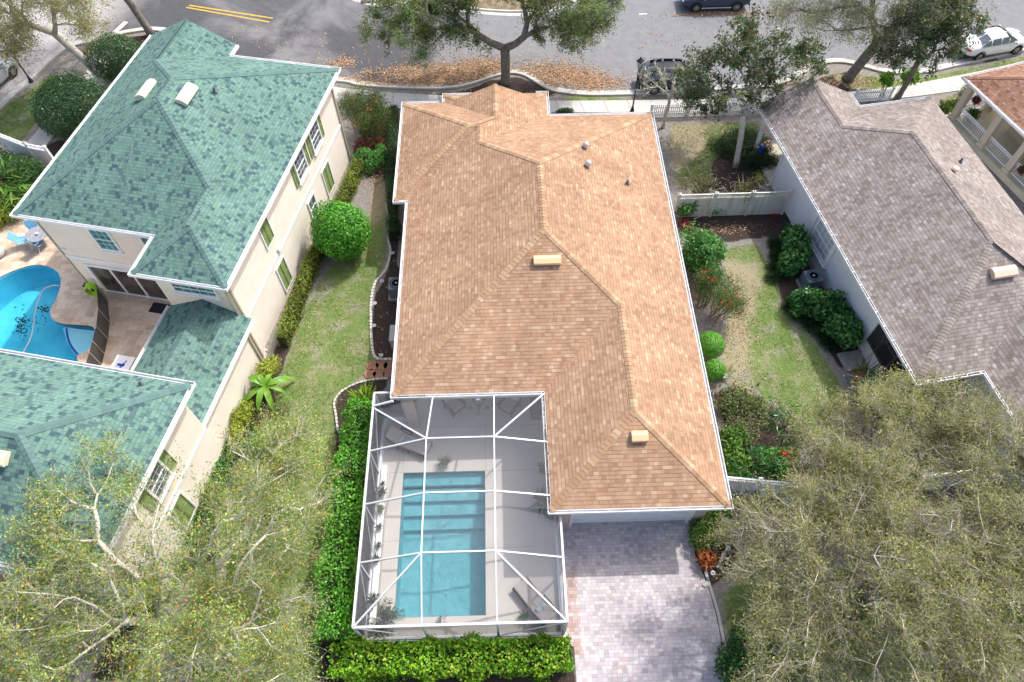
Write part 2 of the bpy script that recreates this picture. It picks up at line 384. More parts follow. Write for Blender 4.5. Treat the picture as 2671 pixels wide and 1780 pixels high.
def blur(a, n):
    for _ in range(n):
        a = (a + np.roll(a,1,0)+np.roll(a,-1,0)+np.roll(a,1,1)+np.roll(a,-1,1))/5
    return a
def mask(polys, n=4):
    a = np.zeros(GX.shape, float)
    for p in polys: a = np.maximum(a, pip(GX, GY, p))
    return blur(a, n)
mk = {'lawn': mask(lawn, 5), 'mulch': mask(mulch, 2), 'dry': mask(dry, 8)}
ny, nx = GX.shape; idx = np.arange(nx*ny).reshape(ny, nx)
F = np.stack([idx[:-1,:-1], idx[:-1,1:], idx[1:,1:], idx[1:,:-1]], -1).reshape(-1,4)
def near(px0):
    a = pip(GX, GY, px0) | False; return a
hole = ((GX > POOL_MAIN[0]-.15) & (GX < POOL_MAIN[1]+.15) & (GY > POOL_MAIN[2]-.15) & (GY < POOL_MAIN[3]+.15)) | pip(GX, GY, POOL_FREE)
hf = hole.reshape(-1)[F].any(1); F = F[~hf]
gme = bpy.data.meshes.new('ground')
gme.from_pydata(np.stack([GX.ravel(), GY.ravel(), np.zeros(nx*ny)], -1).tolist(), [], F.tolist())
for nme, a in mk.items():
    at = gme.attributes.new(nme, 'FLOAT', 'POINT'); at.data.foreach_set('value', a.ravel().astype(np.float32))
m = NT('garden ground', .97, .1); v = m.tc()
n1 = m.noise(v, .9, 5, .65); n2 = m.noise(v, 5, 4, .7); n3 = m.noise(v, 28, 3, .7); n4 = m.noise(v, .28, 3)
soil = m.ramp(m.math('ADD', m.math('MULTIPLY', n2, .6), m.math('MULTIPLY', n3, .4)), [(.3,(.135,.115,.095)),(.5,(.255,.235,.215)),(.72,(.37,.355,.335))])
gr = m.ramp(m.math('ADD', m.math('MULTIPLY', n2, .3), m.math('MULTIPLY', n3, .7)), [(.28,(.065,.115,.025)),(.48,(.125,.195,.052)),(.7,(.22,.29,.095))])
th = m.ramp(n3, [(.3,(.20,.165,.10)),(.55,(.36,.32,.205)),(.75,(.48,.44,.32))])
tf = m.smooth(m.math('ADD', m.math('ADD', m.math('MULTIPLY', n1, .62), m.math('MULTIPLY', m.math('ADD', m.math('MULTIPLY', n2, .5), n3), .58)), m.math('MULTIPLY', m.attr('dry'), .40)), .70, .95)
gr = m.mix(tf, gr, th)
bare = m.smooth(m.math('ADD', m.math('MULTIPLY', n4, .7), m.math('MULTIPLY', n1, .5)), .65, .77)
gr = m.mix(m.math('MULTIPLY', bare, .75), gr, soil)
mu = m.ramp(m.math('ADD', m.math('MULTIPLY', n3, .75), m.math('MULTIPLY', n2, .25)), [(.33,(.018,.013,.011)),(.52,(.06,.045,.038)),(.66,(.12,.095,.085)),(.80,(.30,.27,.25))])
lm = m.smooth(m.math('ADD', m.attr('lawn'), m.math('MULTIPLY', m.math('SUBTRACT', m.math('ADD', m.math('MULTIPLY', n2, .5), m.math('MULTIPLY', n3, .5)), .5), 1.2)), .38, .62)
mm = m.smooth(m.math('ADD', m.attr('mulch'), m.math('MULTIPLY', m.math('SUBTRACT', n2, .5), .5)), .35, .6)
c = m.mix(mm, soil, mu); c = m.mix(lm, c, gr); m.color(c)
m.bump(m.math('ADD', m.math('MULTIPLY', n3, .6), m.math('MULTIPLY', n2, .6)), .9, .06)
gme.materials.append(m.m); setp(link('ground', gme), 'sandy ground with patchy grass and dark mulch beds between the houses', kind='structure')

# ------------------------------------------------------------------ street
kerb_px = [('1',-700,1500),('1',0,755),('1',180,590),('1',345,425),('1',470,335),('1',600,300),('1',760,258),('1',900,228),('1',1065,216),('1',1250,262),('1',1600,425),('1',1850,490),('1',2100,540),('1',2352,566),
  ('2',130,585),('2',300,602),('2',560,612),('2',700,612),('2',840,598),('2',960,566),('2',1080,526),('2',1180,507),('2',1260,518),('2',1330,555),('2',1400,598),('2',1480,630),('2',1640,652),('2',1820,656),('2',2000,652),('2',2200,646),
  ('3',200,625),('3',420,612),('3',640,596),('3',780,545),('3',880,490),('3',980,447),('3',1070,432),('3',1160,440),('3',1260,465),('3',1380,497),('3',1480,508),('3',1580,508),('3',1700,500),('3',1900,455),('3',2352,355),('3',3000,190)]
KERB = spline([k(*p) for p in kerb_px], 4, False)
m = NT('asphalt', .92, .2); v = m.tc()
a1 = m.noise(v, .16, 4, .6, .6); a2 = m.noise(v, 1.6, 4, .6); a3 = m.noise(v, 45, 2)
pos = m.sep(v)
old = m.smooth(m.math('ADD', pos[0], m.math('MULTIPLY', m.math('SUBTRACT', a1, .5), 16)), -9, 1)
base = m.mix(old, m.mix(m.smooth(a1, .42, .62), (.085,.087,.093), (.19,.19,.195)), (.205,.21,.22))  # left mottling paints tree shade into the colour, over the asphalt's own darker grey
base = m.mix(m.smooth(pos[0], -26.5, -29.5), base, (.40,.385,.38))
c = m.mix(1.0, base, m.ramp(m.math('ADD', m.math('MULTIPLY', a2, .6), m.math('MULTIPLY', a3, .4)), [(.3,(.82,.82,.83)),(.7,(1.16,1.16,1.16))]), 'MULTIPLY')
m.color(c); m.bump(a3, .3, .01)
mb = MB(); far = [(75,50),(90,120),(-90,120),(-90,20)]
mb.prism([(p.x,p.y) for p in KERB] + far, -.3, .006)
# drop the sunk part of the sheet: keep only the top face
mb.f = [f for f in mb.f if all(mb.v[i][2] > 0 for i in f)]; mb.uv = {}; mb.tone = {}
setp(mb.build('road', m.m), 'grey asphalt street behind the houses', kind='structure')
KPROF = [(-.02,-.1),(-.02,.11),(.0,.125),(.14,.125),(.17,.10),(.18,.025),(.55,.012),(.56,-.1)]
mb = MB(); mb.sweep(KERB[::-1], KPROF)
setp(mb.build('kerb', M['kerb']), 'pale concrete kerb winding past the street trees', kind='structure')
far_kerb = spline([D(*p) for p in ((560,-60),(760,-25),(850,2),(920,8),(1010,14),(1150,26),(1230,24),(1290,8),(1340,-14),(1500,-30),(2400,-60))], 4, False)
mb = MB(); mb.sweep(far_kerb, KPROF); setp(mb.build('kerb', M['kerb']), 'far concrete kerb across the street', kind='structure')
mb = MB(); n = len(far_kerb)
mb.prism([(p.x,p.y) for p in far_kerb] + [(75,75),(-60,75)], -.2, .09)
setp(mb.build('verge', flat('leafy far verge', (.20,.16,.10), .95, .3, 2.5, bump=.4)), 'leaf strewn verge across the street', kind='structure')
def offset(path, d):
    out = []
    for i, p in enumerate(path):
        t = (path[min(i+1,len(path)-1)]-path[max(i-1,0)]).normalized(); out.append(Vector((p.x - t.y*d, p.y + t.x*d)))
    return out
def walk(name, label, pa, pb, z=.05, slab=1.5):
    """a pavement between two edge lines, cast in slabs with open joints"""
    mb = MB(); a = spline(pa, 8, False); b = spline(pb, 8, False)
    def res(P):
        L = [0]
        for i in range(1,len(P)): L.append(L[-1]+(P[i]-P[i-1]).length)
        n = max(2, int(L[-1]/slab)); o = []
        for i in range(n+1):
            t = L[-1]*i/n; j = min(len(P)-2, max(0, int(np.searchsorted(L, t))-1)); f = (t-L[j])/max(1e-6, L[j+1]-L[j]); o.append(P[j].lerp(P[j+1], f))
        return o, n
    A, n = res(a); B = [None]*(n+1)
    bb, nb = res(b); 
    for i in range(n+1): B[i] = bb[min(nb, round(i*nb/n))]
    for i in range(n):
        g = .012; d = (A[i+1]-A[i]).normalized()*g; e = (B[i+1]-B[i]).normalized()*g
        mb.prism([A[i]+d, A[i+1]-d, B[i+1]-e, B[i]+e], -.05, z)
    return setp(mb.build(name, M['conc']), label, kind='structure')
walk('sidewalk', 'pale concrete sidewalk along the street', [k('2',-800,470), k('2',-300,560), k('2',0,600), k('2',300,632), k('2',700,655), k('2',1100,680), k('2',1450,692), k('2',2352,683), k('3',400,672), k('3',560,655), k('3',1180,630), k('3',1600,575), k('3',2000,500), k('3',2500,400)],
     [k('2',-800,560), k('2',-300,660), k('2',0,700), k('2',300,735), k('2',700,758), k('2',1100,768), k('2',1450,772), k('2',2352,765), k('3',400,755), k('3',600,745), k('3',1220,702), k('3',1700,650), k('3',2100,590), k('3',2600,500)])
walk('sidewalk', 'pale concrete path beside the side street', [k('1',120,1050), k('1',300,850), k('1',430,700), k('1',560,560), k('1',600,470), k('1',640,380)], [k('1',310,1000), k('1',420,870), k('1',560,740), k('1',700,620), k('1',720,520), k('1',740,420)])
# paint
def stripe(name, label, pts, w, mat, z=.010):
    mb = MB()
    for a, b in zip(pts[:-1], pts[1:]):
        d = (b-a).normalized(); nrm = Vector((-d.y, d.x, 0))*w/2
        mb.quad([(*(a+nrm).xy, z), (*(b+nrm).xy, z), (*(b-nrm).xy, z), (*(a-nrm).xy, z)][::-1])
    return setp(mb.build(name, mat), label, kind='structure')
stripe('road_marking', 'upper line of the double yellow centre marking', [k('1',1290,38), k('1',1860,126)], .13, M['yellow'])
stripe('road_marking', 'lower line of the double yellow centre marking', [k('1',1270,52), k('1',1835,152)], .13, M['yellow'])
stripe('road_marking', 'yellow line on the side street at the left edge', [k('1',-60,420), k('1',95,335)], .22, M['yellow'])
stripe('road_marking', 'white stop bar near the corner', [k('1',780,225), k('1',860,150)], .35, M['paint_white'])
stripe('road_marking', 'white parking tick by the far kerb', [k('2',2055,98), k('2',2115,96)], .10, M['paint_white'])
stripe('road_marking', 'white parking tick under the middle oak', [k('2',825,482), k('2',862,482)], .10, M['paint_white'])
def drain(c, label, rz=0.0):
    t = thing('storm_drain', label, 'drain', (c.x, c.y, .012), rz)
    mb = MB(); mb.box((0,0,.004), (1.0,.5,.012)); mb.build('pit', M['dark'], t)
    mb = MB()
    for i in range(9): mb.box((-.44+i*.11,0,.016), (.045,.46,.014))
    mb.box((0,-.24,.018),(1.0,.04,.018)); mb.box((0,.24,.018),(1.0,.04,.018)); mb.build('grate', flat('rusty iron', (.09,.055,.05), .8, .2, 4), t)
drain(k('3',2120,405), 'rusty storm drain grate beside the white sedan', .22)
drain(k('2',205,12), 'dark storm drain at the far kerb', 0.0)

# ------------------------------------------------------------------ driveway of tumbled pavers
m = NT('concrete pavers', .9, .2); v = m.sep(m.tc()); x, y = v[0], v[1]
e, w = .143, .195
r = m.math('DIVIDE', y, e); row = m.math('FLOOR', r); vf = m.math('FRACT', r)
ua = m.math('ADD', m.math('DIVIDE', x, w), m.math('MULTIPLY', m.white(m.comb(row, 1.3)), 5)); ca = m.math('FLOOR', ua); uf = m.math('FRACT', ua)
wa = m.white(m.comb(ca, row, 4.0)); wb = m.white(m.comb(ca, row, 8.0))
col = m.ramp(wa, [(0,(.40,.38,.40)),(.10,(.47,.445,.465)),(.32,(.515,.48,.495)),(.55,(.545,.51,.52)),(.72,(.565,.54,.545)),(.87,(.60,.575,.54)),(.96,(.48,.40,.39))], 'CONSTANT')
edge = m.math('LESS_THAN', m.math('ADD', x, m.math('MULTIPLY', wb, -.22)), 2.52)
edge = m.math('MULTIPLY', edge, m.math('MULTIPLY', m.math('LESS_THAN', y, 7.9), m.math('GREATER_THAN', y, 4.7)))
edge = m.math('MULTIPLY', edge, m.math('GREATER_THAN', wa, .16))
col = m.mix(edge, col, m.ramp(wb, [(0,(.33,.245,.22)),(.5,(.41,.315,.285)),(1,(.46,.385,.35))]))
st = m.noise(m.tc(), .6, 4, .6); col = m.mix(1.0, col, m.ramp(st, [(.3,(.82,.80,.82)),(.68,(1.13,1.11,1.11))]), 'MULTIPLY')
fn = m.noise(m.tc(), 40, 3); col = m.mix(1.0, col, m.ramp(fn, [(.3,(.85,.85,.85)),(.7,(1.12,1.12,1.12))]), 'MULTIPLY')
j = m.math('MAXIMUM', m.math('LESS_THAN', vf, .07), m.math('LESS_THAN', uf, .055))
m.color(m.mix(m.math('MULTIPLY', j, .6), col, (.22,.17,.17))); m.bump(m.math('ADD', m.math('MULTIPLY', m.math('SUBTRACT', 1, j), .7), m.math('MULTIPLY', fn, .25)), .5, .010)
mb = MB(); dl = 2.0
mb.prism([(dl,9.99),(7.72,9.99),(7.72,8.5),(8.0,7.3),(8.15,6.2),(8.2,4.5),(8.25,2.0),(8.3,-8),(2.35,-8),(2.35,5.0),(dl,5.15)], -.1, .03)
setp(mb.build('driveway', m.m), 'mottled grey and pink paver driveway in front of the garage', kind='structure')
mb = MB(); mb.sweep([(7.86,9.2),(8.1,7.3),(8.25,6.2),(8.3,4.5),(8.35,2.0),(8.4,-4)], [(-.06,-.05),(-.06,.05),(.06,.05),(.06,-.05)])
setp(mb.build('driveway_edging', M['kerb']), 'thin concrete strip along the driveway', kind='structure')

# ------------------------------------------------------------------ leaf builder
def unit(a): return a/np.maximum(1e-9, np.linalg.norm(a, axis=-1, keepdims=True))
def leaves(name, P, size, cols, mat, parent=None, world=None, nrm=None, jit=.9, asp=.5, seed=0, axis=None, var=.35, tint=None):
    """many small folded leaves, one quad each, with a colour picked per leaf"""
    rg = np.random.default_rng(seed); P = np.asarray(P, float); N = len(P)
    n = unit(rg.normal(size=(N,3)) * (jit if nrm is not None else 1) + (nrm if nrm is not None else 0))
    a = unit(np.cross(n, rg.normal(size=(N,3)))) if axis is None else unit(axis + .25*rg.normal(size=(N,3)))
    s = np.cross(n, a); L = (size*(1-var + 2*var*rg.random((N,1)))); Wd = L*asp*.5
    V = np.stack([P, P+a*L*.45+s*Wd+n*Wd*.35, P+a*L-n*L*.12, P+a*L*.45-s*Wd+n*Wd*.35], 1).reshape(-1,3)
    me = bpy.data.meshes.new(name); me.vertices.add(4*N); me.vertices.foreach_set('co', V.ravel().astype(np.float32))
    me.loops.add(4*N); me.loops.foreach_set('vertex_index', np.arange(4*N, dtype=np.int32))
    me.polygons.add(N); me.polygons.foreach_set('loop_start', np.arange(0, 4*N, 4, dtype=np.int32))
    me.update(calc_edges=True)
    cols = np.asarray(cols, float); wts = None; tn = 1.0 if tint is None else np.asarray(tint).reshape(-1,1)
    if cols.shape[1] == 4: wts = cols[:,3]/cols[:,3].sum(); cols = cols[:,:3]
    C = cols[rg.choice(len(cols), N, p=wts)] * (.75 + .5*rg.random((N,1))) * tn
    C = np.concatenate([C, np.ones((N,1))], 1).repeat(4, 0)
    ca = me.color_attributes.new('Col', 'FLOAT_COLOR', 'POINT'); ca.data.foreach_set('color', C.ravel().astype(np.float32))
    me.materials.append(mat); me.validate()
    return link(name, me, parent, world)
def sticks(name, A, B, ra, rb, mat, parent=None, world=None, n=3):
    A = np.asarray(A, float); B = np.asarray(B, float); N = len(A); d = unit(B-A)
    x = unit(np.cross(d, np.where(np.abs(d[:,2:3]) < .9, [[0,0,1.]], [[1.,0,0]]))); y = np.cross(d, x)
    ra = np.broadcast_to(np.asarray(ra, float).reshape(-1,1), (N,1)); rb = np.broadcast_to(np.asarray(rb, float).reshape(-1,1), (N,1)); V = []
    for P, r in ((A,ra),(B,rb)):
        for j in range(n):
            t = 2*pi*j/n; V.append(P + (x*cos(t)+y*sin(t))*r)
    V = np.stack(V, 1).reshape(-1,3); base = (np.arange(N)*2*n)[:,None]
    F = np.concatenate([base + np.array([[j,(j+1)%n,n+(j+1)%n,n+j]]) for j in range(n)], 0)
    me = bpy.data.meshes.new(name); me.vertices.add(len(V)); me.vertices.foreach_set('co', V.ravel().astype(np.float32))
    me.loops.add(4*len(F)); me.loops.foreach_set('vertex_index', F.ravel().astype(np.int32))
    me.polygons.add(len(F)); me.polygons.foreach_set('loop_start', np.arange(0, 4*len(F), 4, dtype=np.int32)); me.update(calc_edges=True)
    me.materials.append(mat); me.validate()
    return link(name, me, parent, world)
def join_sticks(name, groups, mat, parent, n=3):
    A = np.concatenate([g[0] for g in groups]); B = np.concatenate([g[1] for g in groups]); ra = np.concatenate([g[2] for g in groups]); rb = np.concatenate([g[3] for g in groups])
    return sticks(name, A, B, ra, rb, mat, parent, None, n)
# ------------------------------------------------------------------ house kit
def roof(parent, world, faces, z0, s, mat, capmat_, segs, name='roof', cap_w=.155, caplen=.2):
    """faces: (plan points, a point on the eave, unit vector up the slope); segs: ridges and hips as plan point pairs with the two faces they join"""
    def Z(f, p): return z0 + s*((p[0]-f[1][0])*f[2][0] + (p[1]-f[1][1])*f[2][1])
    mb = MB()
    for f in faces:
        pts, e, i = f; vs = [(p[0], p[1], Z(f,p)) for p in pts]; k_ = hypot(1, s)
        uv = [((p[0]-e[0])*i[1] - (p[1]-e[1])*i[0] + 31.7, ((p[0]-e[0])*i[0]+(p[1]-e[1])*i[1])*k_) for p in pts]
        ar = sum(vs[q][0]*vs[(q+1)%len(vs)][1]-vs[(q+1)%len(vs)][0]*vs[q][1] for q in range(len(vs)))
        if ar < 0: vs = vs[::-1]; uv = uv[::-1]
        mb.quad(vs, uv)
        lo = [(a, b) for a, b in zip(vs, vs[1:]+vs[:1])]
    r = mb.build(name, mat, parent, world)
    mb = MB()
    for p, q, a, b in segs:
        fa, fb = faces[a], faces[b]
        P = Vector((p[0],p[1],Z(fa,p))); Q = Vector((q[0],q[1],Z(fa,q))); L = (Q-P).length; n = max(1, round(L/caplen)); d = (Q-P)/L
        sides = []
        for f in (fa, fb):
            nn = Vector((-s*f[2][0], -s*f[2][1], 1)).normalized(); w = d.cross(nn).normalized()
            cen = Vector((sum(t[0] for t in f[0])/len(f[0]), sum(t[1] for t in f[0])/len(f[0]), 0)); 
            if w.xy.dot((cen-P).xy) < 0: w = -w
            sides.append((w, nn))
        for i in range(n):
            A = P + d*(L*i/n - .02); B = P + d*(L*(i+1)/n); t = random.random()
            la, lb = .034, .018
            for (w, nn) in sides:
                vs = [A+Vector((0,0,la)), B+Vector((0,0,lb)), B+w*cap_w+nn*lb*.7, A+w*cap_w+nn*la*.8]
                mb.add(vs, [(0,1,2,3)], tone=t); mb.add([vs[0], vs[3], A+w*cap_w, A], [(0,1,2,3)], tone=t*.4)
                mb.add([vs[3], vs[2], B+w*cap_w, A+w*cap_w], [(0,1,2,3)], tone=t*.5)
    mb.build('ridge_cap', capmat_, r, world)
    return r
GUT = [(0,-.14),(0,0.0),(.015,.0),(.02,-.085),(.115,-.085),(.12,.012),(.14,.012),(.14,-.14)]
def gutters(parent, world, paths, z, closed=False, name='gutter', litter=0):
    """open metal troughs along the eaves: outside on the right of travel"""
    o = None
    for p in paths:
        mb = MB(); mb.sweep(p, GUT, z, closed); 
        o = mb.build(name, M['white'], parent, world)
        tr = MB(); tr.sweep(p, [(.018,-.083),(.018,-.078),(.116,-.078),(.116,-.083)], z, closed); tr.build('trough', M['gutter_in'], o, world)
    return o
def walls(parent, world, poly, z0, z1, mat, name='wall'):
    mb = MB(); mb.prism(poly, z0, z1); return mb.build(name, mat, parent, world)
def soffit(parent, world, poly, z):
    mb = MB(); mb.prism(poly, z-.03, z); return mb.build('soffit', M['soffit'], parent, world)
def wallbox(mb, o, t, n, u0, u1, z0, z1, d0, d1):
    """box on a wall: o plan point, t along, n outward; u along, z up, d proud"""
    P = lambda u, d, z: (o[0]+t[0]*u+n[0]*d, o[1]+t[1]*u+n[1]*d, z)
    vs = [P(u,d,z) for z in (z0,z1) for u, d in ((u0,d0),(u1,d0),(u1,d1),(u0,d1))]
    fs = [(3,2,1,0),(4,5,6,7),(0,1,5,4),(1,2,6,5),(2,3,7,6),(3,0,4,7)]
    if t[0]*n[1]-t[1]*n[0] < 0: fs = [f[::-1] for f in fs]
    mb.add(vs, fs)
def window(parent, world, o, t, n, u0, u1, z0, z1, cols=3, rows=4, glass='glass', fr=.10, sill=True, mun=.016, name='window', label=None):
    mb = MB()
    for a in ((u0-fr,u0,z0-fr,z1+fr),(u1,u1+fr,z0-fr,z1+fr),(u0,u1,z1,z1+fr),(u0,u1,z0-fr,z0)): wallbox(mb,o,t,n,*a,-.02,.07)
    zm = (z0+z1)/2; wallbox(mb,o,t,n,u0,u1,zm-.03,zm+.03,-.02,.05)
    for i in range(1,cols): uu = u0+(u1-u0)*i/cols; wallbox(mb,o,t,n,uu-mun/2,uu+mun/2,z0,z1,-.02,.035)
    for i in range(1,rows):
        if i*2 == rows: continue
        zz = z0+(z1-z0)*i/rows; wallbox(mb,o,t,n,u0,u1,zz-mun/2,zz+mun/2,-.02,.033)
    w = mb.build(name, M['white'], parent, world)
    if label: w['label'] = label
    mb = MB(); wallbox(mb,o,t,n,u0,u1,z0,z1,-.02,.02); mb.build('pane', M[glass], w, world)
    if sill: mb = MB(); wallbox(mb,o,t,n,u0-fr-.05,u1+fr+.05,z0-fr-.09,z0-fr-.003,-.02,.13); mb.build('sill', M['white'], w, world)
    return w
def shutter(parent, world, o, t, n, u0, u1, z0, z1, d=.05):
    mb = MB(); f = .045
    for a in ((u0,u0+f,z0,z1),(u1-f,u1,z0,z1),(u0+f,u1-f,z0,z0+f),(u0+f,u1-f,z1-f,z1),(u0+f,u1-f,(z0+z1)/2-f/2,(z0+z1)/2+f/2)): wallbox(mb,o,t,n,*a,-.01,d)
    nz = max(6, int((z1-z0)/.07))
    for i in range(nz):
        z = z0+f+(z1-z0-2*f)*i/nz; wallbox(mb,o,t,n,u0+f,u1-f,z+.008,z+.05,-.01,d-.022)
    return mb.build('shutter', M['shutter'], parent, world)
def boxvent(roof_o, world, c, n_h, s, L=1.2, W_=.42, H=.24, mat='vent_tan'):
    """a long slant-topped roof vent lying across the slope; c on the roof, n_h horizontal downhill unit vector"""
    t = Vector((-n_h[1], n_h[0], 0)); dn = Vector((n_h[0], n_h[1], -s)).normalized(); up = t.cross(dn); 
    if up.z < 0: up = -up
    c = Vector(c); mb = MB(); prof = [(-W_*.5,.0),(-W_*.5,H*.55),(-W_*.42,H*.75),(-W_*.1,H*1.05),(W_*.42,H*.95),(W_*.55,H*.72),(W_*.55,H*.42),(W_*.45,H*.30),(W_*.45,0)]
    vs = [c + t*a*L/2 + dn*p + up*q for a in (-1,1) for p, q in prof]; m_ = len(prof)
    fs = [(i,(i+1)%m_,m_+(i+1)%m_,m_+i) for i in range(m_)] + [tuple(range(m_))[::-1], tuple(range(m_,2*m_))]
    mb.add(vs, fs); o = mb.build('roof_vent', M[mat], roof_o, world, bevel=.012); return o
def pipevent(roof_o, world, c, r=.05, h=.3, mat='lead', flash=True):
    mb = MB(); c = Vector(c); mb.tube([c-Vector((0,0,.1)), c+Vector((0,0,h))], r, 10)
    if flash: mb.lathe([(r*2.2,-.03),(r*2.0,.03),(r*1.2,.12)], c, 12)
    return mb.build('vent_pipe', M[mat], roof_o, world, smooth=False)
def domevent(roof_o, world, c, r=.16):
    mb = MB(); c = Vector(c); mb.lathe([(r*.55,-.1),(r*.55,.16),(r,.15),(r*1.02,.20),(r*.85,.30),(r*.45,.36),(.01,.375)], c, 18)
    return mb.build('round_vent', M['galv'], roof_o, world, smooth=False)
def downspout(parent, world, pts, mat='tan_trim', w=.09):
    mb = MB()
    for a, b in zip(pts[:-1], pts[1:]): mb.bar(a, b, w, w*.75)
    return mb.build('downspout', M[mat], parent, world)

# ------------------------------------------------------------------ the tan roofed house in the middle
I4 = Matrix(); c = .98529; z0 = 3.2; s = .4167
H1 = thing('house', 'single storey salmon house with tan shingle hip roof, in the middle beside the screened pool', 'house', (1.8, 21.0, 0))
g = .13
xL, xR, xA = -5.15*c+g, 8.83*c-g, 1.47*c+g; yA, yD, yC = 9.47*c+g, 14.86*c+g, 33.27*c-g; xW = -5.82*c+g; yW0, yW1 = 26.58*c+g, 34.66*c-g; xE0, xE1 = -3.44*c+g, 2.85*c-g; yE = 35.35*c-g
zr = z0 + .02
hw = (xR-xL)/2; xm = (xL+xR)/2; P1 = (xm, yD+hw); P2 = (xm, yC-hw)
h2 = (xR-xA)/2; xg = (xA+xR)/2; G1 = (xg, yA+h2); G2 = (xg, yD+h2)
kx = (xL+xE1)/2; dk = kx-xL; Gp = (kx, yC-dk); hW = (yW1-yW0)/2; WA = (xW+hW, (yW0+yW1)/2); Kp = (kx, (yW0+yW1)/2)
he = (xE1-xE0)/2; xe = (xE0+xE1)/2; Mp = (xe, yW1-he); e1 = (xE0, yW1); e4 = (xE1, yC); dg = .75; PK = (xe, yE-dg)
fl = [([(xL,yD),P1,P2,Gp,Kp,(xL,yW0)], (xL,yD), (1,0)),                    # 0 main left
      ([(xL,yD),(xA,yD),G2,P1], (xL,yD), (0,1)),                          # 1 main front
      ([(xR,yA),(xR,yC),P2,P1,G2,G1], (xR,yA), (-1,0)),                   # 2 right
      ([(xA,yA),(xA,yD),G2,G1], (xA,yA), (1,0)),                          # 3 garage left
      ([(xA,yA),(xR,yA),G1], (xA,yA), (0,1)),                             # 4 garage front
      ([(xR,yC),P2,Gp,e4], (xR,yC), (0,-1)),                              # 5 back
      ([(xW,yW0),WA,(xW,yW1)], (xW,yW0), (1,0)),                          # 6 bedroom wing left
      ([(xW,yW0),(xL,yW0),Kp,WA], (xW,yW0), (0,1)),                       # 7 wing front strip
      ([(xW,yW1),WA,Kp,Mp,e1], (xW,yW1), (0,-1)),                         # 8 wing back
      ([e1,(xE0,yE),(xE0+dg,yE-dg),PK,Mp], e1, (1,0)),                    # 9 entry left
      ([(xE1,yE),e4,Gp,Kp,Mp,PK,(xE1-dg,yE-dg)], e4, (-1,0)),             # 10 entry right
      ([(xE0,yE),(xE1,yE),(xE1-dg,yE-dg),(xE0+dg,yE-dg)], (xE0,yE), (0,-1))]  # 11 skirt below the gable
sg = [(P1,P2,0,2),((xL,yD),P1,0,1),(G2,P1,2,1),(G1,G2,3,2),((xA,yA),G1,3,4),((xR,yA),G1,2,4),((xR,yC),P2,2,5),(Gp,P2,0,5),(Gp,Kp,0,10),((xW,yW0),WA,6,7),((xW,yW1),WA,6,8),(WA,Kp,7,8),(Mp,Kp,8,10),(PK,Mp,9,10),((xE0,yE),(xE0+dg,yE-dg),9,11),((xE1,yE),(xE1-dg,yE-dg),10,11)]
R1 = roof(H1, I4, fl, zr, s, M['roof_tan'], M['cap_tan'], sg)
mb = MB(); zg = zr+s*dg; zp = zr+s*(PK[0]-xE0)
mb.add([(xE0+dg,yE-dg-.06,zg-.05),(xE1-dg,yE-dg-.06,zg-.05),(xe,yE-dg-.06,zp-.05)], [(0,2,1)]); mb.build('gable', M['stucco_pink'], R1, I4)
eave = [(xA,yA),(xR,yA),(xR,yC),(xE1,yC),(xE1,yE),(xE0,yE),(xE0,yW1),(xW,yW1),(xW,yW0),(xL,yW0),(xL,yD),(xA,yD)]
soffit(H1, I4, eave, zr-.14)
gutters(H1, I4, [[(xA,yD),(xA,yA),(xR,yA),(xR,yC),(xE1,yC)], [(xE1,yC-.1),(xE1,yE),(-.6+xE1,yE)], [(xE0+1.6,yE),(xE0,yE),(xE0,yW1+.05)], [(xE0-.3,yW1),(xW,yW1),(xW,yW0),(xL,yW0),(xL,yD),(xA,yD)]], zr)
# litter lying in the gutters above the pool
lp = [(xA-.07+.03*random.random()*1, yA+.3+random.random()*3.2, zr-.04+.03*random.random()) for _ in range(500)] + [(xL+.2+random.random()*1.2, yD-.07, zr-.05) for _ in range(60)] + [(xA-.07, yA+random.random()*5.2, zr-.05) for _ in range(160)]
leaves('gutter_litter', lp, .07, [(.20,.11,.05),(.12,.08,.05),(.30,.2,.12)], M['litter'], H1, I4, seed=3)
ov = .40
wz = zr-.17
body = [(xA+ov,yA+ov),(xR-ov,yA+ov),(xR-ov,yC-ov),(xE1-ov,yC-ov),(xE1-ov,yE-ov),(xE0+ov,yE-ov),(xE0+ov,yW1-ov),(xW+ov,yW1-ov),(xW+ov,yW0+ov),(xL+ov,yW0+ov),(xL+ov,18.25),(xA+ov,18.25)]
# garage front is cut back round the door: wall pieces either side and above
gx0, gx1 = 2.58, 7.55; yf = yA+ov
body_g = [(xA+ov,yf),(gx0-.12,yf),(gx0-.12,yf+.2),(gx1+.12,yf+.2),(gx1+.12,yf),(xR-ov,yf)] + body[2:]
walls(H1, I4, body_g, 0, wz, M['stucco_pink'])
mb = MB(); wallbox(mb,(0,yf),(1,0),(0,-1),gx0-.12,gx1+.12,2.35,wz,-.2,0); mb.build('door_header', M['stucco_pink'], H1, I4)
mb = MB()
for a in ((gx0-.11,gx0,0.03,2.35),(gx1,gx1+.11,0.03,2.35),(gx0,gx1,2.24,2.35)): wallbox(mb,(0,yf),(1,0),(0,-1),*a,-.19,.03)
mb.build('door_frame', M['white'], H1, I4)
mb = MB()
for r_ in range(4):
    za = .04+r_*.55; wallbox(mb,(0,yf+.12),(1,0),(0,-1),gx0,gx1,za,za+.54,-.03,0)
    for q in range(8):
        ua = gx0+.08+q*(gx1-gx0-.1)/8; wallbox(mb,(0,yf+.12),(1,0),(0,-1),ua,ua+.5,za+.09,za+.45,0,.022)
mb.build('garage_door', M['white'], H1, I4, bevel=.006)
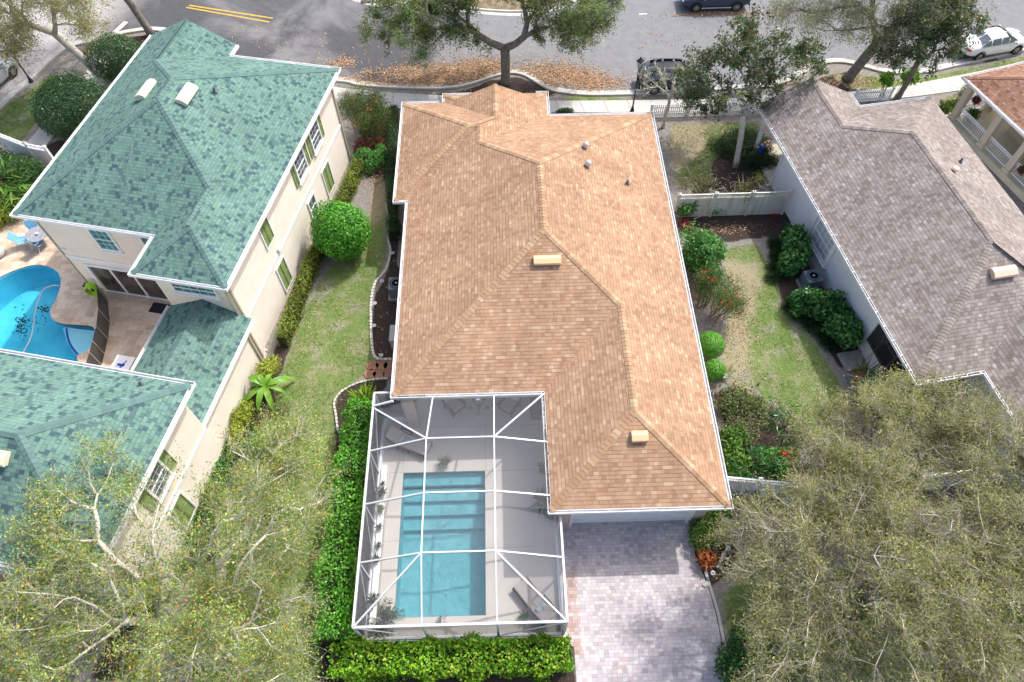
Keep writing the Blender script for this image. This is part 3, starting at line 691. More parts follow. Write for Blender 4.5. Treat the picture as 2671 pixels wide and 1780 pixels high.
mb = MB(); wallbox(mb,(0,yf),(1,0),(0,-1),8.0,8.16,1.75,2.0,0,.1); mb.build('wall_lamp', M['galv'], H1, I4)
# lanai: column, floor band and the tan panel between column and pool screen
mb = MB(); mb.box((-4.42,15.05,1.5),(.50,.50,3.0)); mb.box((-4.42,15.05,.12),(.56,.56,.24)); mb.build('pillar', M['stucco_pink'], H1, I4)
mb = MB(); mb.box((-1.9,14.98,2.86),(6.0,.35,.36)); mb.build('lintel', M['stucco_pink'], H1, I4)
# sliding doors at the back of the lanai
mb = MB(); wallbox(mb,(-4.4,18.25),(1,0),(0,-1),.4,4.6,.1,2.4,.0,.05); mb.build('sliding_door', M['slider'], H1, I4)
window(H1, I4, (xL+ov,0), (0,1), (-1,0), 20.2, 21.6, .9, 2.2); window(H1, I4, (xL+ov,0), (0,1), (-1,0), 23.6, 24.8, .9, 2.2)
window(H1, I4, (xR-ov,0), (0,1), (1,0), 14.2, 15.6, .9, 2.2); window(H1, I4, (xR-ov,0), (0,1), (1,0), 22.0, 23.6, .9, 2.2)
# vents
zs_ = lambda f, p: zr + s*((p[0]-f[1][0])*f[2][0]+(p[1]-f[1][1])*f[2][1])
def onroof(f, X, Y):
    """where the photo's pixel meets the plane of a roof face"""
    z = zr+1.0
    for _ in range(30): p = px(X, Y, z); z = .5*z+.5*zs_(f, p)
    return p
p = onroof(fl[1], 1427, 673+8); boxvent(R1, I4, p, (0,-1), s, 1.22, .44)
p = onroof(fl[4], 1667, 1139); boxvent(R1, I4, p, (0,-1), s, .66, .44)
for X, Y in ((880+1692/S, 1008/S), (880+1708/S, 1135/S)): domevent(R1, I4, onroof(fl[2], X, Y))
p = onroof(fl[2], 880+1975/S, 1255/S); pipevent(R1, I4, p, .055, .28)
downspout(H1, I4, [(xA+.25,yf-.02,wz),(xA+.25,yf-.06,.2),(xA+.25,yf-.25,.08)], 'stucco_pink')

# ------------------------------------------------------------------ the green roofed house on the left
FG = Matrix.Rotation(rad(-12.32), 4, 'Z'); q = .98967
def GW(u, v, z=0): return FG @ Vector((u, v, z))
H2 = thing('house', 'cream two storey house with green shingle roofs and a carriage house, left of the lawn', 'house', GW(-21,18,0), rad(-12.32))
z0 = 6.05; s2 = .5; zr2 = z0+.02
uL, uR = -27.45*q+g, -15.72*q-g; vF, vB = 17.96*q+g, 31.2*q-g; uN = -20.33*q+g; vN = 15.72*q+g; uG = -22.08*q-g; vG = 32.15*q
hw = (uR-uL)/2; um = (uL+uR)/2; P1 = (um, vF+hw); P2 = (um, vB-hw)
hN = (uR-uN)/2; ux = (uN+uR)/2; N1 = (ux, vN+hN); N2 = (ux, vF+hN)
hG = (uG-uL)/2; ug = (uL+uG)/2; GL = (ug, vB-hG); GP = (ug, vG)
fg = [([(uL,vF),P1,P2,GL,GP,(uL,vG)], (uL,vF), (1,0)),
      ([(uL,vF),(uN,vF),N2,P1], (uL,vF), (0,1)),
      ([(uR,vN),(uR,vB),P2,P1,N2,N1], (uR,vN), (-1,0)),
      ([(uN,vN),(uN,vF),N2,N1], (uN,vN), (1,0)),
      ([(uN,vN),(uR,vN),N1], (uN,vN), (0,1)),
      ([(uR,vB),P2,GL,(uG,vB)], (uR,vB), (0,-1)),
      ([(uG,vB),(uG,vG),GP,GL], (uG,vB), (-1,0))]
sg = [(P1,P2,0,2),((uL,vF),P1,0,1),(N2,P1,2,1),(N1,N2,3,2),((uN,vN),N1,3,4),((uR,vN),N1,2,4),((uR,vB),P2,2,5),(GL,P2,0,5),(GP,GL,0,6)]
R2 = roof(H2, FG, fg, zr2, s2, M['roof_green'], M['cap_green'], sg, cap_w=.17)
soffit(H2, FG, [(uN,vN),(uR,vN),(uR,vB),(uG,vB),(uG,vG-.02),(uL,vG-.02),(uL,vF),(uN,vF)], zr2-.14)
gutters(H2, FG, [[(uG,vB+.1),(uG,vG)], [(uL,vG),(uL,vF),(uN,vF),(uN,vN),(uR,vN),(uR,vB),(uG,vB)]], zr2)
ov = .42; wz2 = zr2-.17
gb = [(uN+ov,vN+ov),(uR-ov,vN+ov),(uR-ov,vB-ov),(uG-ov,vB-ov),(uG-ov,vG-ov),(uL+ov,vG-ov),(uL+ov,vF+ov),(uN+ov,vF+ov)]
walls(H2, FG, gb, 0, wz2, M['stucco_cream'])
mb = MB(); mb.add([(uL+.1,vG-.25,zr2),(uG-.1,vG-.25,zr2),(ug,vG-.25,zr2+s2*hG-.06)], [(0,2,1)]); mb.build('gable', M['stucco_cream'], R2, FG)
UR = uR-ov; VF = vF+ov; VN = vN+ov
band = [(uN+ov,VF),(uN+ov,VN),(UR,VN),(UR,vB-ov)]
mb = MB(); mb.sweep([(uL+ov,VF),(uN+ov,VF),(uN+ov,VN),(UR,VN),(UR,vB-ov)], [(-.01,0),(-.01,.17),(.045,.17),(.045,0)], 2.60); mb.build('band_trim', M['white'], H2, FG)
oR, tR, nR = (UR,0), (0,1), (1,0)
window(H2, FG, oR, tR, nR, 26.60, 27.65, 3.85, 5.15, 3, 4, label='right upper window of the pair with open green shutters')
for a in ((26.13,26.45),(27.82,28.12),(25.60,25.90),(23.88,24.18)): shutter(H2, FG, oR, tR, nR, *a, 3.75, 5.25)
window(H2, FG, oR, tR, nR, 24.35, 25.42, 3.85, 5.15, 3, 4)
window(H2, FG, oR, tR, nR, 24.35, 25.10, .95, 2.2, 2, 2)
for v0, v1, za, zb in ((26.65,27.6,.55,2.3),(19.78,20.6,3.78,5.15),(19.72,20.58,.42,2.2)):
    mb = MB()
    for a in ((v0-.08,v0,za-.08,zb+.08),(v1,v1+.08,za-.08,zb+.08),(v0,v1,zb,zb+.08),(v0,v1,za-.08,za)): wallbox(mb,oR,tR,nR,*a,-.02,.06)
    fr_ = mb.build('shuttered_window', M['white'], H2, FG); vm = (v0+v1)/2
    shutter(fr_, FG, oR, tR, nR, v0, vm-.005, za, zb, .045); shutter(fr_, FG, oR, tR, nR, vm+.005, v1, za, zb, .045)
mb = MB(); wallbox(mb,oR,tR,nR,20.4,20.62,2.78,3.0,0,.14); mb.build('wall_lamp', M['white'], H2, FG)
oF, tF, nF = (0,VF), (1,0), (0,-1)
window(H2, FG, oF, tF, nF, -24.0, -23.05, 3.85, 5.2, 3, 4, 'glass_teal'); window(H2, FG, oF, tF, nF, -21.35, -20.5, 3.85, 5.2, 3, 4, 'glass_teal')
oN, tN, nN = (0,VN), (1,0), (0,-1)
window(H2, FG, oN, tN, nN, -18.75, -16.75, 4.62, 5.15, 5, 1, 'glass_teal')
# sliding glass doors to the patio
mb = MB(); a0, a1 = -25.7, -22.1
for a in ((a0-.12,a0,.02,2.3),(a1,a1+.12,.02,2.3),(a0,a1,2.18,2.3),(a0,a1,.02,.10)): wallbox(mb,oF,tF,nF,*a,-.02,.12)
for i in range(1,3): uu = a0+(a1-a0)*i/3; wallbox(mb,oF,tF,nF,uu-.05,uu+.05,.1,2.18,-.02,.09)
sl = mb.build('sliding_door', M['white'], H2, FG)
for i in range(3): mb = MB(); wallbox(mb,oF,tF,nF,a0+(a1-a0)*i/3+.03,a0+(a1-a0)*(i+1)/3-.03,.1,2.18,-.02,.04); mb.build('pane', M['slider'], sl, FG)
mb = MB(); wallbox(mb,oF,tF,nF,a0-.4,a1+.4,.0,.085,.005,.55); mb.build('door_step', flat('travertine step', (.50,.40,.30), .8, .1, 3), H2, FG)
for u_ in (UR+.05,): downspout(H2, FG, [(u_,vN+.1,zr2-.1),(u_,VN+.12,wz2-.3),(u_,VN+.12,.25),(u_+.2,VN+.12,.1)])
downspout(H2, FG, [(UR-.05,VN-.05,zr2-.2),(UR-.05,VN-.05,3.3)]); downspout(H2, FG, [(UR+.05,vB-.5,wz2),(UR+.05,vB-.5,.2)]); downspout(H2, FG, [(uL+ov-.05,VF-.02,wz2),(uL+ov-.05,VF-.02,.2)])
mb = MB(); wallbox(mb,oF,tF,nF,-26.45,-26.3,3.2,3.35,0,.12); mb.build('wall_lamp', M['white'], H2, FG)
def onroof2(f, X, Y, zz, ss):
    z = zz+1.0
    for _ in range(40):
        p = px(X, Y, z); l = FG.inverted() @ p; z = .5*z + .5*(zz + ss*((l.x-f[1][0])*f[2][0]+(l.y-f[1][1])*f[2][1]))
    return FG.inverted() @ p
p = onroof2(fg[2], 1270/S, 655/S, zr2, s2); boxvent(R2, FG, p, (1,0), s2, 1.25, .55, .26, 'vent_cream')
p = onroof2(fg[0], 1005/S, 625/S, zr2, s2); boxvent(R2, FG, p, (-1,0), s2, 1.25, .55, .26, 'vent_cream')
p = onroof2(fg[2], 1468/S, 630/S, zr2, s2); pipevent(R2, FG, p, .06, .28)
# breezeway
zb = 3.12; q2 = .989; bL, bR = -20.08*q2+g, -15.66*q2-g; b0, b1_ = 10.5*q2, VN+.0; bm = (bL+bR)/2
fb = [([(bL,b0),(bm,b0),(bm,b1_),(bL,b1_)], (bL,b0), (1,0)), ([(bR,b0),(bR,b1_),(bm,b1_),(bm,b0)], (bR,b0), (-1,0))]
RB = roof(H2, FG, fb, zb, s2, M['roof_green'], M['cap_green'], [((bm,b0),(bm,b1_),0,1)], cap_w=.17)
gutters(H2, FG, [[(bL,b1_),(bL,b0)], [(bR,b0),(bR,b1_)]], zb)
walls(H2, FG, [(bR-.25,b0+.1),(bR-.25,b1_),(bR-.5,b1_),(bR-.5,b0+.1)], 0, zb-.02, M['stucco_cream'])
walls(H2, FG, [(bL+.3,b0),(bL+.3,b1_),(bL+.5,b1_),(bL+.5,b0)], 0, zb-.05, M['stucco_cream'])
mb = MB(); mb.add([(bL+.3,b0+.05,zb-.02),(bR-.25,b0+.05,zb-.02),(bm,b0+.05,zb+s2*(bm-bL)-.08)], [(0,1,2)]); mb.build('gable', M['stucco_cream'], RB, FG)
for dv in (.35, .55): downspout(H2, FG, [(bR-.2,b1_-dv,zb-.1),(bR-.2,b1_-dv,.25),(bR,b1_-dv,.08)])
# carriage house
cL, cR = -33.0, -15.1*q-g; cF, cB = 3.24*q+g, 11.19*q-g; hc = (cB-cF)/2; cm = (cF+cB)/2; C1 = (cR-hc, cm); C2 = (cL+hc, cm)
fc = [([(cR,cF),(cR,cB),C1], (cR,cF), (-1,0)), ([(cL,cB),(cR,cB),C1,C2], (cR,cB), (0,-1)), ([(cL,cF),(cR,cF),C1,C2], (cR,cF), (0,1)), ([(cL,cF),C2,(cL,cB)], (cL,cF), (1,0))]
RC = roof(H2, FG, fc, zr2, s2, M['roof_green'], M['cap_green'], [((cR,cF),C1,0,2),((cR,cB),C1,0,1),(C2,C1,1,2),((cL,cF),C2,2,3),((cL,cB),C2,1,3)], cap_w=.17)
soffit(H2, FG, [(cL,cF),(cR,cF),(cR,cB),(cL,cB)], zr2-.14)
gutters(H2, FG, [[(cL,cF),(cR,cF),(cR,cB),(cL,cB)]], zr2, True)
cw = [(cL+.42,cF+.42),(cR-.42,cF+.42),(cR-.42,cB-.42),(cL+.42,cB-.42)]
walls(H2, FG, cw, 0, wz2, M['stucco_cream'])
mb = MB(); mb.sweep([(cL+.42,cF+.42),(cR-.42,cF+.42),(cR-.42,cB-.42)], [(-.01,0),(-.01,.17),(.045,.17),(.045,0)], 2.85); mb.build('band_trim', M['white'], H2, FG)
for i in range(3):
    mb = MB(); u_ = -18.2-i*3.2; wallbox(mb,(0,cF+.42),(1,0),(0,-1),u_-2.5,u_,.05,2.3,0,.05); wallbox(mb,(0,cF+.42),(1,0),(0,-1),u_,u_+.14,.05,2.45,0,.09); wallbox(mb,(0,cF+.42),(1,0),(0,-1),u_-2.64,u_-2.5,.05,2.45,0,.09); mb.build('garage_door', M['white'], H2, FG)
oC, tC, nC = (cR-.42,0), (0,1), (1,0)
window(H2, FG, oC, tC, nC, 7.0, 8.0, 3.85, 5.2, 3, 4)
for a in ((6.45,6.9),(8.1,8.55)): shutter(H2, FG, oC, tC, nC, *a, 3.8, 5.25)
mb = MB()
for a in ((6.72,6.8,.87,2.7),(7.7,7.78,.87,2.7),(6.8,7.7,2.62,2.7),(6.8,7.7,.87,.95)): wallbox(mb,oC,tC,nC,*a,-.02,.06)
fr_ = mb.build('shuttered_window', M['white'], H2, FG); shutter(fr_, FG, oC, tC, nC, 6.8, 7.245, .95, 2.62, .045); shutter(fr_, FG, oC, tC, nC, 7.255, 7.7, .95, 2.62, .045)
p = onroof2(fc[1], 965/S, 560+1160/S, zr2, s2); pipevent(RC, FG, p, .05, .25)
p = onroof2(fc[2], 1, 1180+35/S, zr2, s2); boxvent(RC, FG, (p.x-.25,p.y,p.z), (0,-1), s2, 1.2, .5, .26, 'vent_cream')

# ------------------------------------------------------------------ the grey brown roofed house on the right
FR = Matrix.Rotation(rad(9.01), 4, 'Z'); q = .98168
H3 = thing('house', 'white walled single storey house with weathered grey brown shingle roof, on the right', 'house', FR @ Vector((25,20,0)), rad(9.01))
z3 = 3.2; s3 = .5; zr3 = z3+.02
a0, a1 = 20.13*q+g, 30.58*q-g; f0, f1 = 11.87*q+g, 29.83*q-g; aG = 26.0*q-g; fG = 31.08*q; aI = 23.32*q+g; fE = -1.0
hw = (a1-a0)/2; am = (a0+a1)/2; P1 = (am, f0+hw); P2 = (am, f1-hw); hG = (aG-a0)/2; ag = (a0+aG)/2; GL = (ag, f1-hG); GP = (ag, fG)
hI = (a1-aI)/2; ai = (aI+a1)/2; I2 = (ai, f0+hI); I1 = (ai, fE+hI)
fr3 = [([(a0,f0),P1,P2,GL,GP,(a0,fG)], (a0,f0), (1,0)),
       ([(a0,f0),(aI,f0),I2,P1], (a0,f0), (0,1)),
       ([(a1,fE),(a1,f1),P2,P1,I2,I1], (a1,fE), (-1,0)),
       ([(aI,fE),(aI,f0),I2,I1], (aI,fE), (1,0)), ([(aI,fE),(a1,fE),I1], (aI,fE), (0,1)),
       ([(a1,f1),P2,GL,(aG,f1)], (a1,f1), (0,-1)), ([(aG,f1),(aG,fG),GP,GL], (aG,f1), (-1,0))]
sg = [(P1,P2,0,2),((a0,f0),P1,0,1),(I2,P1,2,1),(I1,I2,3,2),((a1,f1),P2,2,5),(GL,P2,0,5),(GP,GL,0,6)]
R3 = roof(H3, FR, fr3, zr3, s3, M['roof_grey'], M['cap_grey'], sg, cap_w=.16, caplen=.17)
soffit(H3, FR, [(a0,f0),(aI,f0),(aI,fE),(a1,fE),(a1,f1),(aG,f1),(aG,fG-.05),(a0,fG-.05)], zr3-.14)
g3 = gutters(H3, FR, [[(a0,fG),(a0,f0),(aI,f0),(aI,fE)], [(a1,f1),(aG,f1)], [(aG,f1+.2),(aG,fG)]], zr3)
mb = MB()
for i in range(24): mb.box((a0-.07, f0+.6+i*.8, zr3+.006), (.15,.03,.02))
for i in range(5): mb.box((a0+.4+i*.62, f0-.07, zr3+.006), (.03,.15,.02))
mb.build('gutter_strap', M['white'], H3, FR)
lp = [FR @ Vector((a0-.07, f0+random.random()*19, zr3-.05+.02*random.random())) for _ in range(900)] + [FR @ Vector((a0+random.random()*3, f0-.07, zr3-.05)) for _ in range(160)]
leaves('gutter_litter', lp, .06, [(.10,.065,.04),(.06,.045,.035),(.20,.14,.09)], M['litter'], H3, I4, seed=5)
ov = .40; wz3 = zr3-.17
AL = a0+ov; walls(H3, FR, [(AL,15.5),(AL,27.2),(AL+2.4,27.2),(AL+2.4,f1-ov),(a1-ov,f1-ov),(a1-ov,fE+ov),(aI+ov,fE+ov),(aI+ov,f0+ov+3.2),(AL+3,f0+ov+3.2),(AL+3,15.5)], 0, wz3, M['stucco_white'])
mb = MB(); mb.add([(a0+.1,fG-.3,zr3),(aG-.1,fG-.3,zr3),(ag,fG-.3,zr3+s3*hG-.06)], [(0,2,1)]); mb.build('gable', M['stucco_white'], R3, FR)
# porch at the street end
mb = MB(); mb.prism([(AL-.05,27.25),(aG-ov,27.25),(aG-ov,30.3),(AL-.05,30.3)], -.1, .16); mb.build('porch_floor', M['porch'], H3, FR)
for pp in ((AL+.15,30.1),(aG-ov-.15,30.1)):
    mb = MB(); mb.box((pp[0],pp[1],1.6),(.18,.18,2.9)); mb.box((pp[0],pp[1],.28),(.27,.27,.22)); mb.box((pp[0],pp[1],2.9),(.25,.25,.12)); mb.build('porch_post', M['white'], H3, FR, bevel=.01)
mb = MB(); mb.bar((AL+.15,27.2,2.92),(AL+.15,30.2,2.92),.16,.22); mb.bar((AL+.15,30.1,2.92),(aG-ov,30.1,2.92),.16,.22); mb.build('porch_beam', M['white'], H3, FR)
oL, tL, nL = (AL,0), (0,1), (-1,0)
w3 = window(H3, FR, oL, tL, nL, 20.42, 22.05, .95, 2.55, 4, 4, 'blind', .16, True, .03)
mb = MB(); wallbox(mb,oL,tL,nL,20.1,22.4,2.74,2.85,0,.14); wallbox(mb,oL,tL,nL,20.08,20.2,.8,2.74,0,.13); wallbox(mb,oL,tL,nL,22.3,22.42,.8,2.74,0,.13); mb.build('window_trim', M['white'], w3, FR)
# screened corner porch near the camera
mb = MB()
for v_ in (12.25,13.65,14.75,15.45): wallbox(mb,oL,tL,nL,v_-.05,v_+.05,.02,wz3,-.08,.02)
wallbox(mb,oL,tL,nL,12.2,15.5,.9,.98,-.07,.01); wallbox(mb,oL,tL,nL,13.65,14.75,2.05,2.12,-.07,.01); wallbox(mb,oL,tL,nL,12.2,15.5,0,.1,-.1,.03)
for u_ in (AL+1.0, AL+2.2): mb.box((u_,12.22,1.5),(.09,.09,3.0))
mb.box((AL+1.5,12.22,.94),(3,.07,.07)); sp = mb.build('porch_screen_frame', M['white_dirty'], H3, FR)
mb = MB(); mb.quad([(AL-.03,12.25,.95),(AL-.03,15.45,.95),(AL-.03,15.45,wz3),(AL-.03,12.25,wz3)]); mb.quad([(AL,12.24,.1),(AL+3,12.24,.1),(AL+3,12.24,wz3),(AL,12.24,wz3)]); mb.build('porch_screen', screenmat('dark porch screen', (.03,.03,.034), .72), H3, FR)
mb = MB(); wallbox(mb,oL,tL,nL,12.3,13.6,.1,.9,-.06,-.02); wallbox(mb,oL,tL,nL,14.8,15.4,.1,.9,-.06,-.02); wallbox(mb,oL,tL,nL,13.7,14.7,.1,.9,-.06,-.02); mb.build('kick_panel', M['stucco_white'], H3, FR)
mb = MB(); mb.prism([(AL-.05,12.2),(AL+3.2,12.2),(AL+3.2,15.5),(AL-.05,15.5)], -.05, .05); mb.build('porch_floor', flat('dark porch tile', (.10,.10,.105), .7, .1, 2), H3, FR)
def onroof3(f, X, Y, zz, ss, FM):
    z = zz+1.0
    for _ in range(40):
        p = px(X, Y, z); l = FM.inverted() @ p; z = .5*z + .5*(zz + ss*((l.x-f[1][0])*f[2][0]+(l.y-f[1][1])*f[2][1]))
    return FM.inverted() @ p
p = onroof3(fr3[1], 1771+2200/S, 560+395/S, zr3, s3, FR); boxvent(R3, FR, p, (0,-1), s3, 1.15, .5, .26, 'vent_peach')
p = onroof3(fr3[2], 1771+1915/S, 1108/S, zr3, s3, FR); pipevent(R3, FR, p, .055, .3)
p = onroof3(fr3[2], 1771+1875/S, 1168/S, zr3, s3, FR)
mb = MB(); mb.lathe([(.10,-.1),(.10,.12),(.16,.12),(.16,.22),(.08,.27),(.01,.28)], p, 14); mb.build('round_vent', M['vent_peach'], R3, FR)
downspout(H3, FR, [(AL-.05,27.1,wz3),(AL-.05,27.1,.15),(AL-.3,27.1,.08)], 'white')

# ------------------------------------------------------------------ the rust roofed porch house at the right edge
FB = Matrix.Rotation(rad(16.56), 4, 'Z')
H4 = thing('house', 'beige house with rust brown roof and wraparound columned porch, cut by the right edge', 'house', FB @ Vector((42,18,0)), rad(16.56))
z4 = 3.1; s4 = .45; e0 = 36.5+g; eN = 26.15-g; eS = 8.0; eR = 50.0
hh = (eN-eS)/2; A1 = (e0+(eR-e0)/2, eN-(eR-e0)/2); A2 = (A1[0], eS+(eR-e0)/2)
f4 = [([(e0,eS),(e0,eN),A1,A2], (e0,eS), (1,0)), ([(e0,eN),(eR,eN),A1], (e0,eN), (0,-1)), ([(eR,eN),(eR,eS),A2,A1], (eR,eN), (-1,0)), ([(eR,eS),(e0,eS),A2], (eR,eS), (0,1))]
R4 = roof(H4, FB, f4, z4+.02, s4, M['roof_rust'], M['cap_rust'], [((e0,eN),A1,0,1),(A1,A2,0,2)])
soffit(H4, FB, [(e0,eS),(eR,eS),(eR,eN),(e0,eN)], z4-.12)
gutters(H4, FB, [[(eR,eN),(e0,eN),(e0,eS)]], z4+.02)
mb = MB()
for i in range(22): mb.box((e0-.07, eN-.4-i*.8, z4+.03), (.15,.03,.02))
mb.build('gutter_strap', M['white'], H4, FB)
walls(H4, FB, [(e0+2.7,eS+.5),(eR-.5,eS+.5),(eR-.5,eN-2.6),(e0+2.7,eN-2.6)], 0, z4-.14, M['stucco_beige'])
mb = MB(); mb.prism([(e0+.12,eS+.3),(eR-.3,eS+.3),(eR-.3,eN-.12),(e0+.12,eN-.12)], -.1, .40); mb.build('porch_floor', M['porch'], H4, FB)
cols = [25.55,22.85,20.55,18.1,15.6]
for v_ in cols:
    mb = MB(); mb.box((e0+.45,v_,1.7),(.38,.38,2.7)); mb.box((e0+.45,v_,.50),(.50,.50,.22)); mb.box((e0+.45,v_,2.86),(.46,.46,.12)); mb.build('column', M['stucco_beige'], H4, FB, bevel=.01)
for u_ in (e0+2.9, e0+5.4):
    mb = MB(); mb.box((u_,25.55,1.7),(.38,.38,2.7)); mb.box((u_,25.55,.50),(.50,.50,.22)); mb.build('column', M['stucco_beige'], H4, FB, bevel=.01)
def railing(parent, world, a, b, z=.40, h=.85, step=.13):
    mb = MB(); a = Vector((*a,0)); b = Vector((*b,0)); L = (b-a).length; Z = Vector((0,0,1))
    mb.bar(a+Z*(z+h), b+Z*(z+h), .07, .06); mb.bar(a+Z*(z+h-.14), b+Z*(z+h-.14), .04, .05); mb.bar(a+Z*(z+.1), b+Z*(z+.1), .05, .05); n = int(L/step)
    for i in range(1,n): p = a.lerp(b, i/n); mb.bar(p+Z*(z+.1), p+Z*(z+h-.02), .028, .028)
    return mb.build('railing', M['white'], parent, world)
for a, b in zip(cols[:-1], cols[1:]): railing(H4, FB, (e0+.45,a-.2), (e0+.45,b+.2))
railing(H4, FB, (e0+.65,25.55), (e0+2.7,25.55)); railing(H4, FB, (e0+3.1,25.55), (e0+5.2,25.55))
window(H4, FB, (e0+2.7,0), (0,1), (-1,0), 20.4, 21.4, 1.3, 2.5, 2, 2); window(H4, FB, (e0+2.7,0), (0,1), (-1,0), 17.0, 18.0, 1.3, 2.5, 2, 2)
# ------------------------------------------------------------------ screened pool of the middle house
x0, x1, y0, y1 = POOL_MAIN; DZ = .10
m = NT('pool deck coating', .85, .2); v = m.tc(); n1 = m.noise(v, 40, 3, .7); n2 = m.noise(v, .7, 4, .6)
col = m.ramp(m.math('ADD', m.math('MULTIPLY', n1, .6), m.math('MULTIPLY', n2, .4)), [(.3,(.46,.435,.405)),(.5,(.545,.52,.485)),(.7,(.61,.585,.545))])
m.color(col); m.bump(n1, .35, .01)
mb = MB(); X0, X1, Y0, Y1 = -5.95, 2.0, 5.38, 15.2
for a, b, c_, d in ((X0,X1,Y0,y0),(X0,x0,y0,y1),(x1,X1,y0,y1),(X0,X1,y1,Y1),(-4.7,1.02,Y1,18.24)):
    mb.prism([(a,c_),(b,c_),(b,d),(a,d)], -.05, DZ)
pd = setp(mb.build('pool_deck', m.m), 'pale coated concrete deck round the rectangular pool', kind='structure')
mb = MB(); 
for a, b in (((-4.84,y1+.02),(-4.84,14.9)),((x1+.02,y1+.02),(x1+.02,14.95)),((x1,y1-.02),(1.4,y1-.02)),((X0+.1,y1+.02),(x0,y1+.02)),((-4.6,14.72),(1.4,14.72)),((X0+.1,9.4),(x0,9.4)),((x1,9.0),(1.0,9.0)),((x1+.02,y0),(x1+.02,5.45))):
    mb.bar((*a,DZ+.001),(*b,DZ+.001),.012,.006)
mb.build('control_joint', flat('joint shadow line', (.28,.26,.24), .9, .1, 4), pd)
P_ = thing('swimming_pool', 'rectangular turquoise pool with entry steps under the white screen cage', 'pool', ((x0+x1)/2,(y0+y1)/2,0))
m = NT('pool plaster', .75, .2); v = m.tc(); n = m.noise(v, 3, 4, .6); m.color(m.ramp(n, [(.3,(.31,.58,.64)),(.7,(.41,.68,.73))]))
MPL = m.m
mb = MB(); zb_ = -1.15; ns = 4; sw = .58
mb.quad([(x0,y0,zb_),(x1,y0,zb_),(x1,y1,zb_),(x0,y1,zb_)])
for a, b in (((x0,y0),(x0,y1)),((x0,y1),(x1,y1)),((x1,y1),(x1,y0)),((x1,y0),(x0,y0))): mb.quad([(*a,zb_),(*a,DZ-.03),(*b,DZ-.03),(*b,zb_)])
mb.build('basin', MPL, P_, I4)
for i in range(ns):
    mb = MB(); ya = y1-sw*(i+1) + (.06 if i == 0 else 0); yb = y1-sw*i
    mb.box(((x0+x1)/2, (ya+yb)/2, (zb_ + (-.22-.23*i))/2), (x1-x0-.01, yb-ya-.002, (-.22-.23*i)-zb_)); mb.build('step', MPL, P_, I4)
mb = MB()
mb.quad([(x0,y0,-.015),(x1,y0,-.015),(x1,y1,-.015),(x0,y1,-.015)]); mb.build('water', watermat('pool water', (.62,.88,.91), 3.0, 1.0, .11), P_, I4)
mb = MB()
for a, b, c_, d in ((x0-.005,x1+.005,y1-.02,y1+.004),(x0-.005,x0+.02,y0,y1),(x1-.02,x1+.005,y0,y1),(x0,x1,y0-.004,y0+.02)): mb.prism([(a,c_),(b,c_),(b,d),(a,d)], -.10, DZ-.02)
mb.build('waterline_tile', flat('blue grey tile', (.17,.30,.34), .4, .15, 12), P_, I4)

CG = thing('pool_enclosure', 'white framed screen cage over the rectangular pool', 'pool cage', (-1.95, 10.3, 0))
cx0, cx1, cy0, cyb = -5.87, 1.95, 5.42, 15.15; zp_, zt = 2.76, 3.86; fx0, fx1 = -3.36, -.61; fy = [7.75, 10.07, 12.38]; gx_ = xA+.0; gy_ = 14.62; zg_ = 3.22
W_, Hh = .055, .09
def beam(a, b, w=W_, h=Hh, name='roof_beam'):
    mb = MB(); mb.bar(a, b, w, h); return mb.build(name, M['cage_white'], CG, I4)
T = lambda x, y: (x, y, zt)
# perimeter
beam((cx0,cy0,zp_),(cx1,cy0,zp_),.085,.12); beam((cx0,cy0,zp_),(cx0,cyb,zp_),.085,.12); beam((cx1,cy0,zp_),(cx1,9.35,zp_),.085,.12); beam((cx0,cyb,zp_),(-4.75,cyb,zp_),.08,.1)
beam((cx0,gy_-.12,zp_+.02),(-4.95,gy_-.12,zg_-.02),.07,.09)
# flat top and mansard
for x_ in (fx0, fx1):
    beam(T(x_,fy[0]),T(x_,fy[2])); beam((x_,cy0,zp_),T(x_,fy[0])); beam(T(x_,fy[2]),(x_+(.12 if x_ == fx0 else 0),gy_,zg_))
for i, y_ in enumerate(fy):
    beam(T(fx0,y_),T(fx1,y_)); beam((cx0,y_,zp_),T(fx0,y_)); xr_ = gx_-.05 if y_ > 9.4 else cx1; beam(T(fx1,y_),(xr_, y_-(.0),zg_ if y_ > 9.4 else zp_))
beam((cx0,cy0,zp_),T(fx0,fy[0]),.06,.09); beam((cx1,cy0,zp_),T(fx1,fy[0]),.06,.09); beam((cx0,gy_-.2,zp_),T(fx0,fy[2]),.06,.09); beam((gx_-.06,gy_,zg_),T(fx1,fy[2]),.06,.09)
# posts, chair rails, diagonal braces
for p in [(cx0,cy0),(cx1,cy0),(cx0,cyb),(fx0,cy0),(fx1,cy0),(cx1,7.75),(cx1,9.33)] + [(cx0,y_) for y_ in fy] + [(-4.8,cyb)]:
    mb = MB(); mb.bar((p[0],p[1],.42),(p[0],p[1],zp_),.06,.09); mb.build('post', M['cage_white'], CG, I4)
for a, b in (((cx0,cy0),(fx0,cy0)),((fx1,cy0),(cx1,cy0))):
    s_ = a[0] < -3; lo, hi = ((b, a) if s_ else (a, b)); mb = MB(); mb.bar((lo[0],lo[1],.5),(hi[0],hi[1],zp_-.1),.035,.05); mb.build('brace', M['cage_white'], CG, I4)
for ya, yb in ((cy0,fy[0]),(fy[0],fy[1]),(fy[1],fy[2]),(fy[2],cyb)):
    mb = MB(); mb.bar((cx0,(ya+yb)/2 if ya != fy[2] else ya+.2,.55),(cx0,yb,zp_-.1),.035,.05); mb.build('brace', M['cage_white'], CG, I4)
mb = MB(); mb.bar((cx1,cy0,.55),(cx1,fy[0],zp_-.1),.035,.05); mb.build('brace', M['cage_white'], CG, I4)
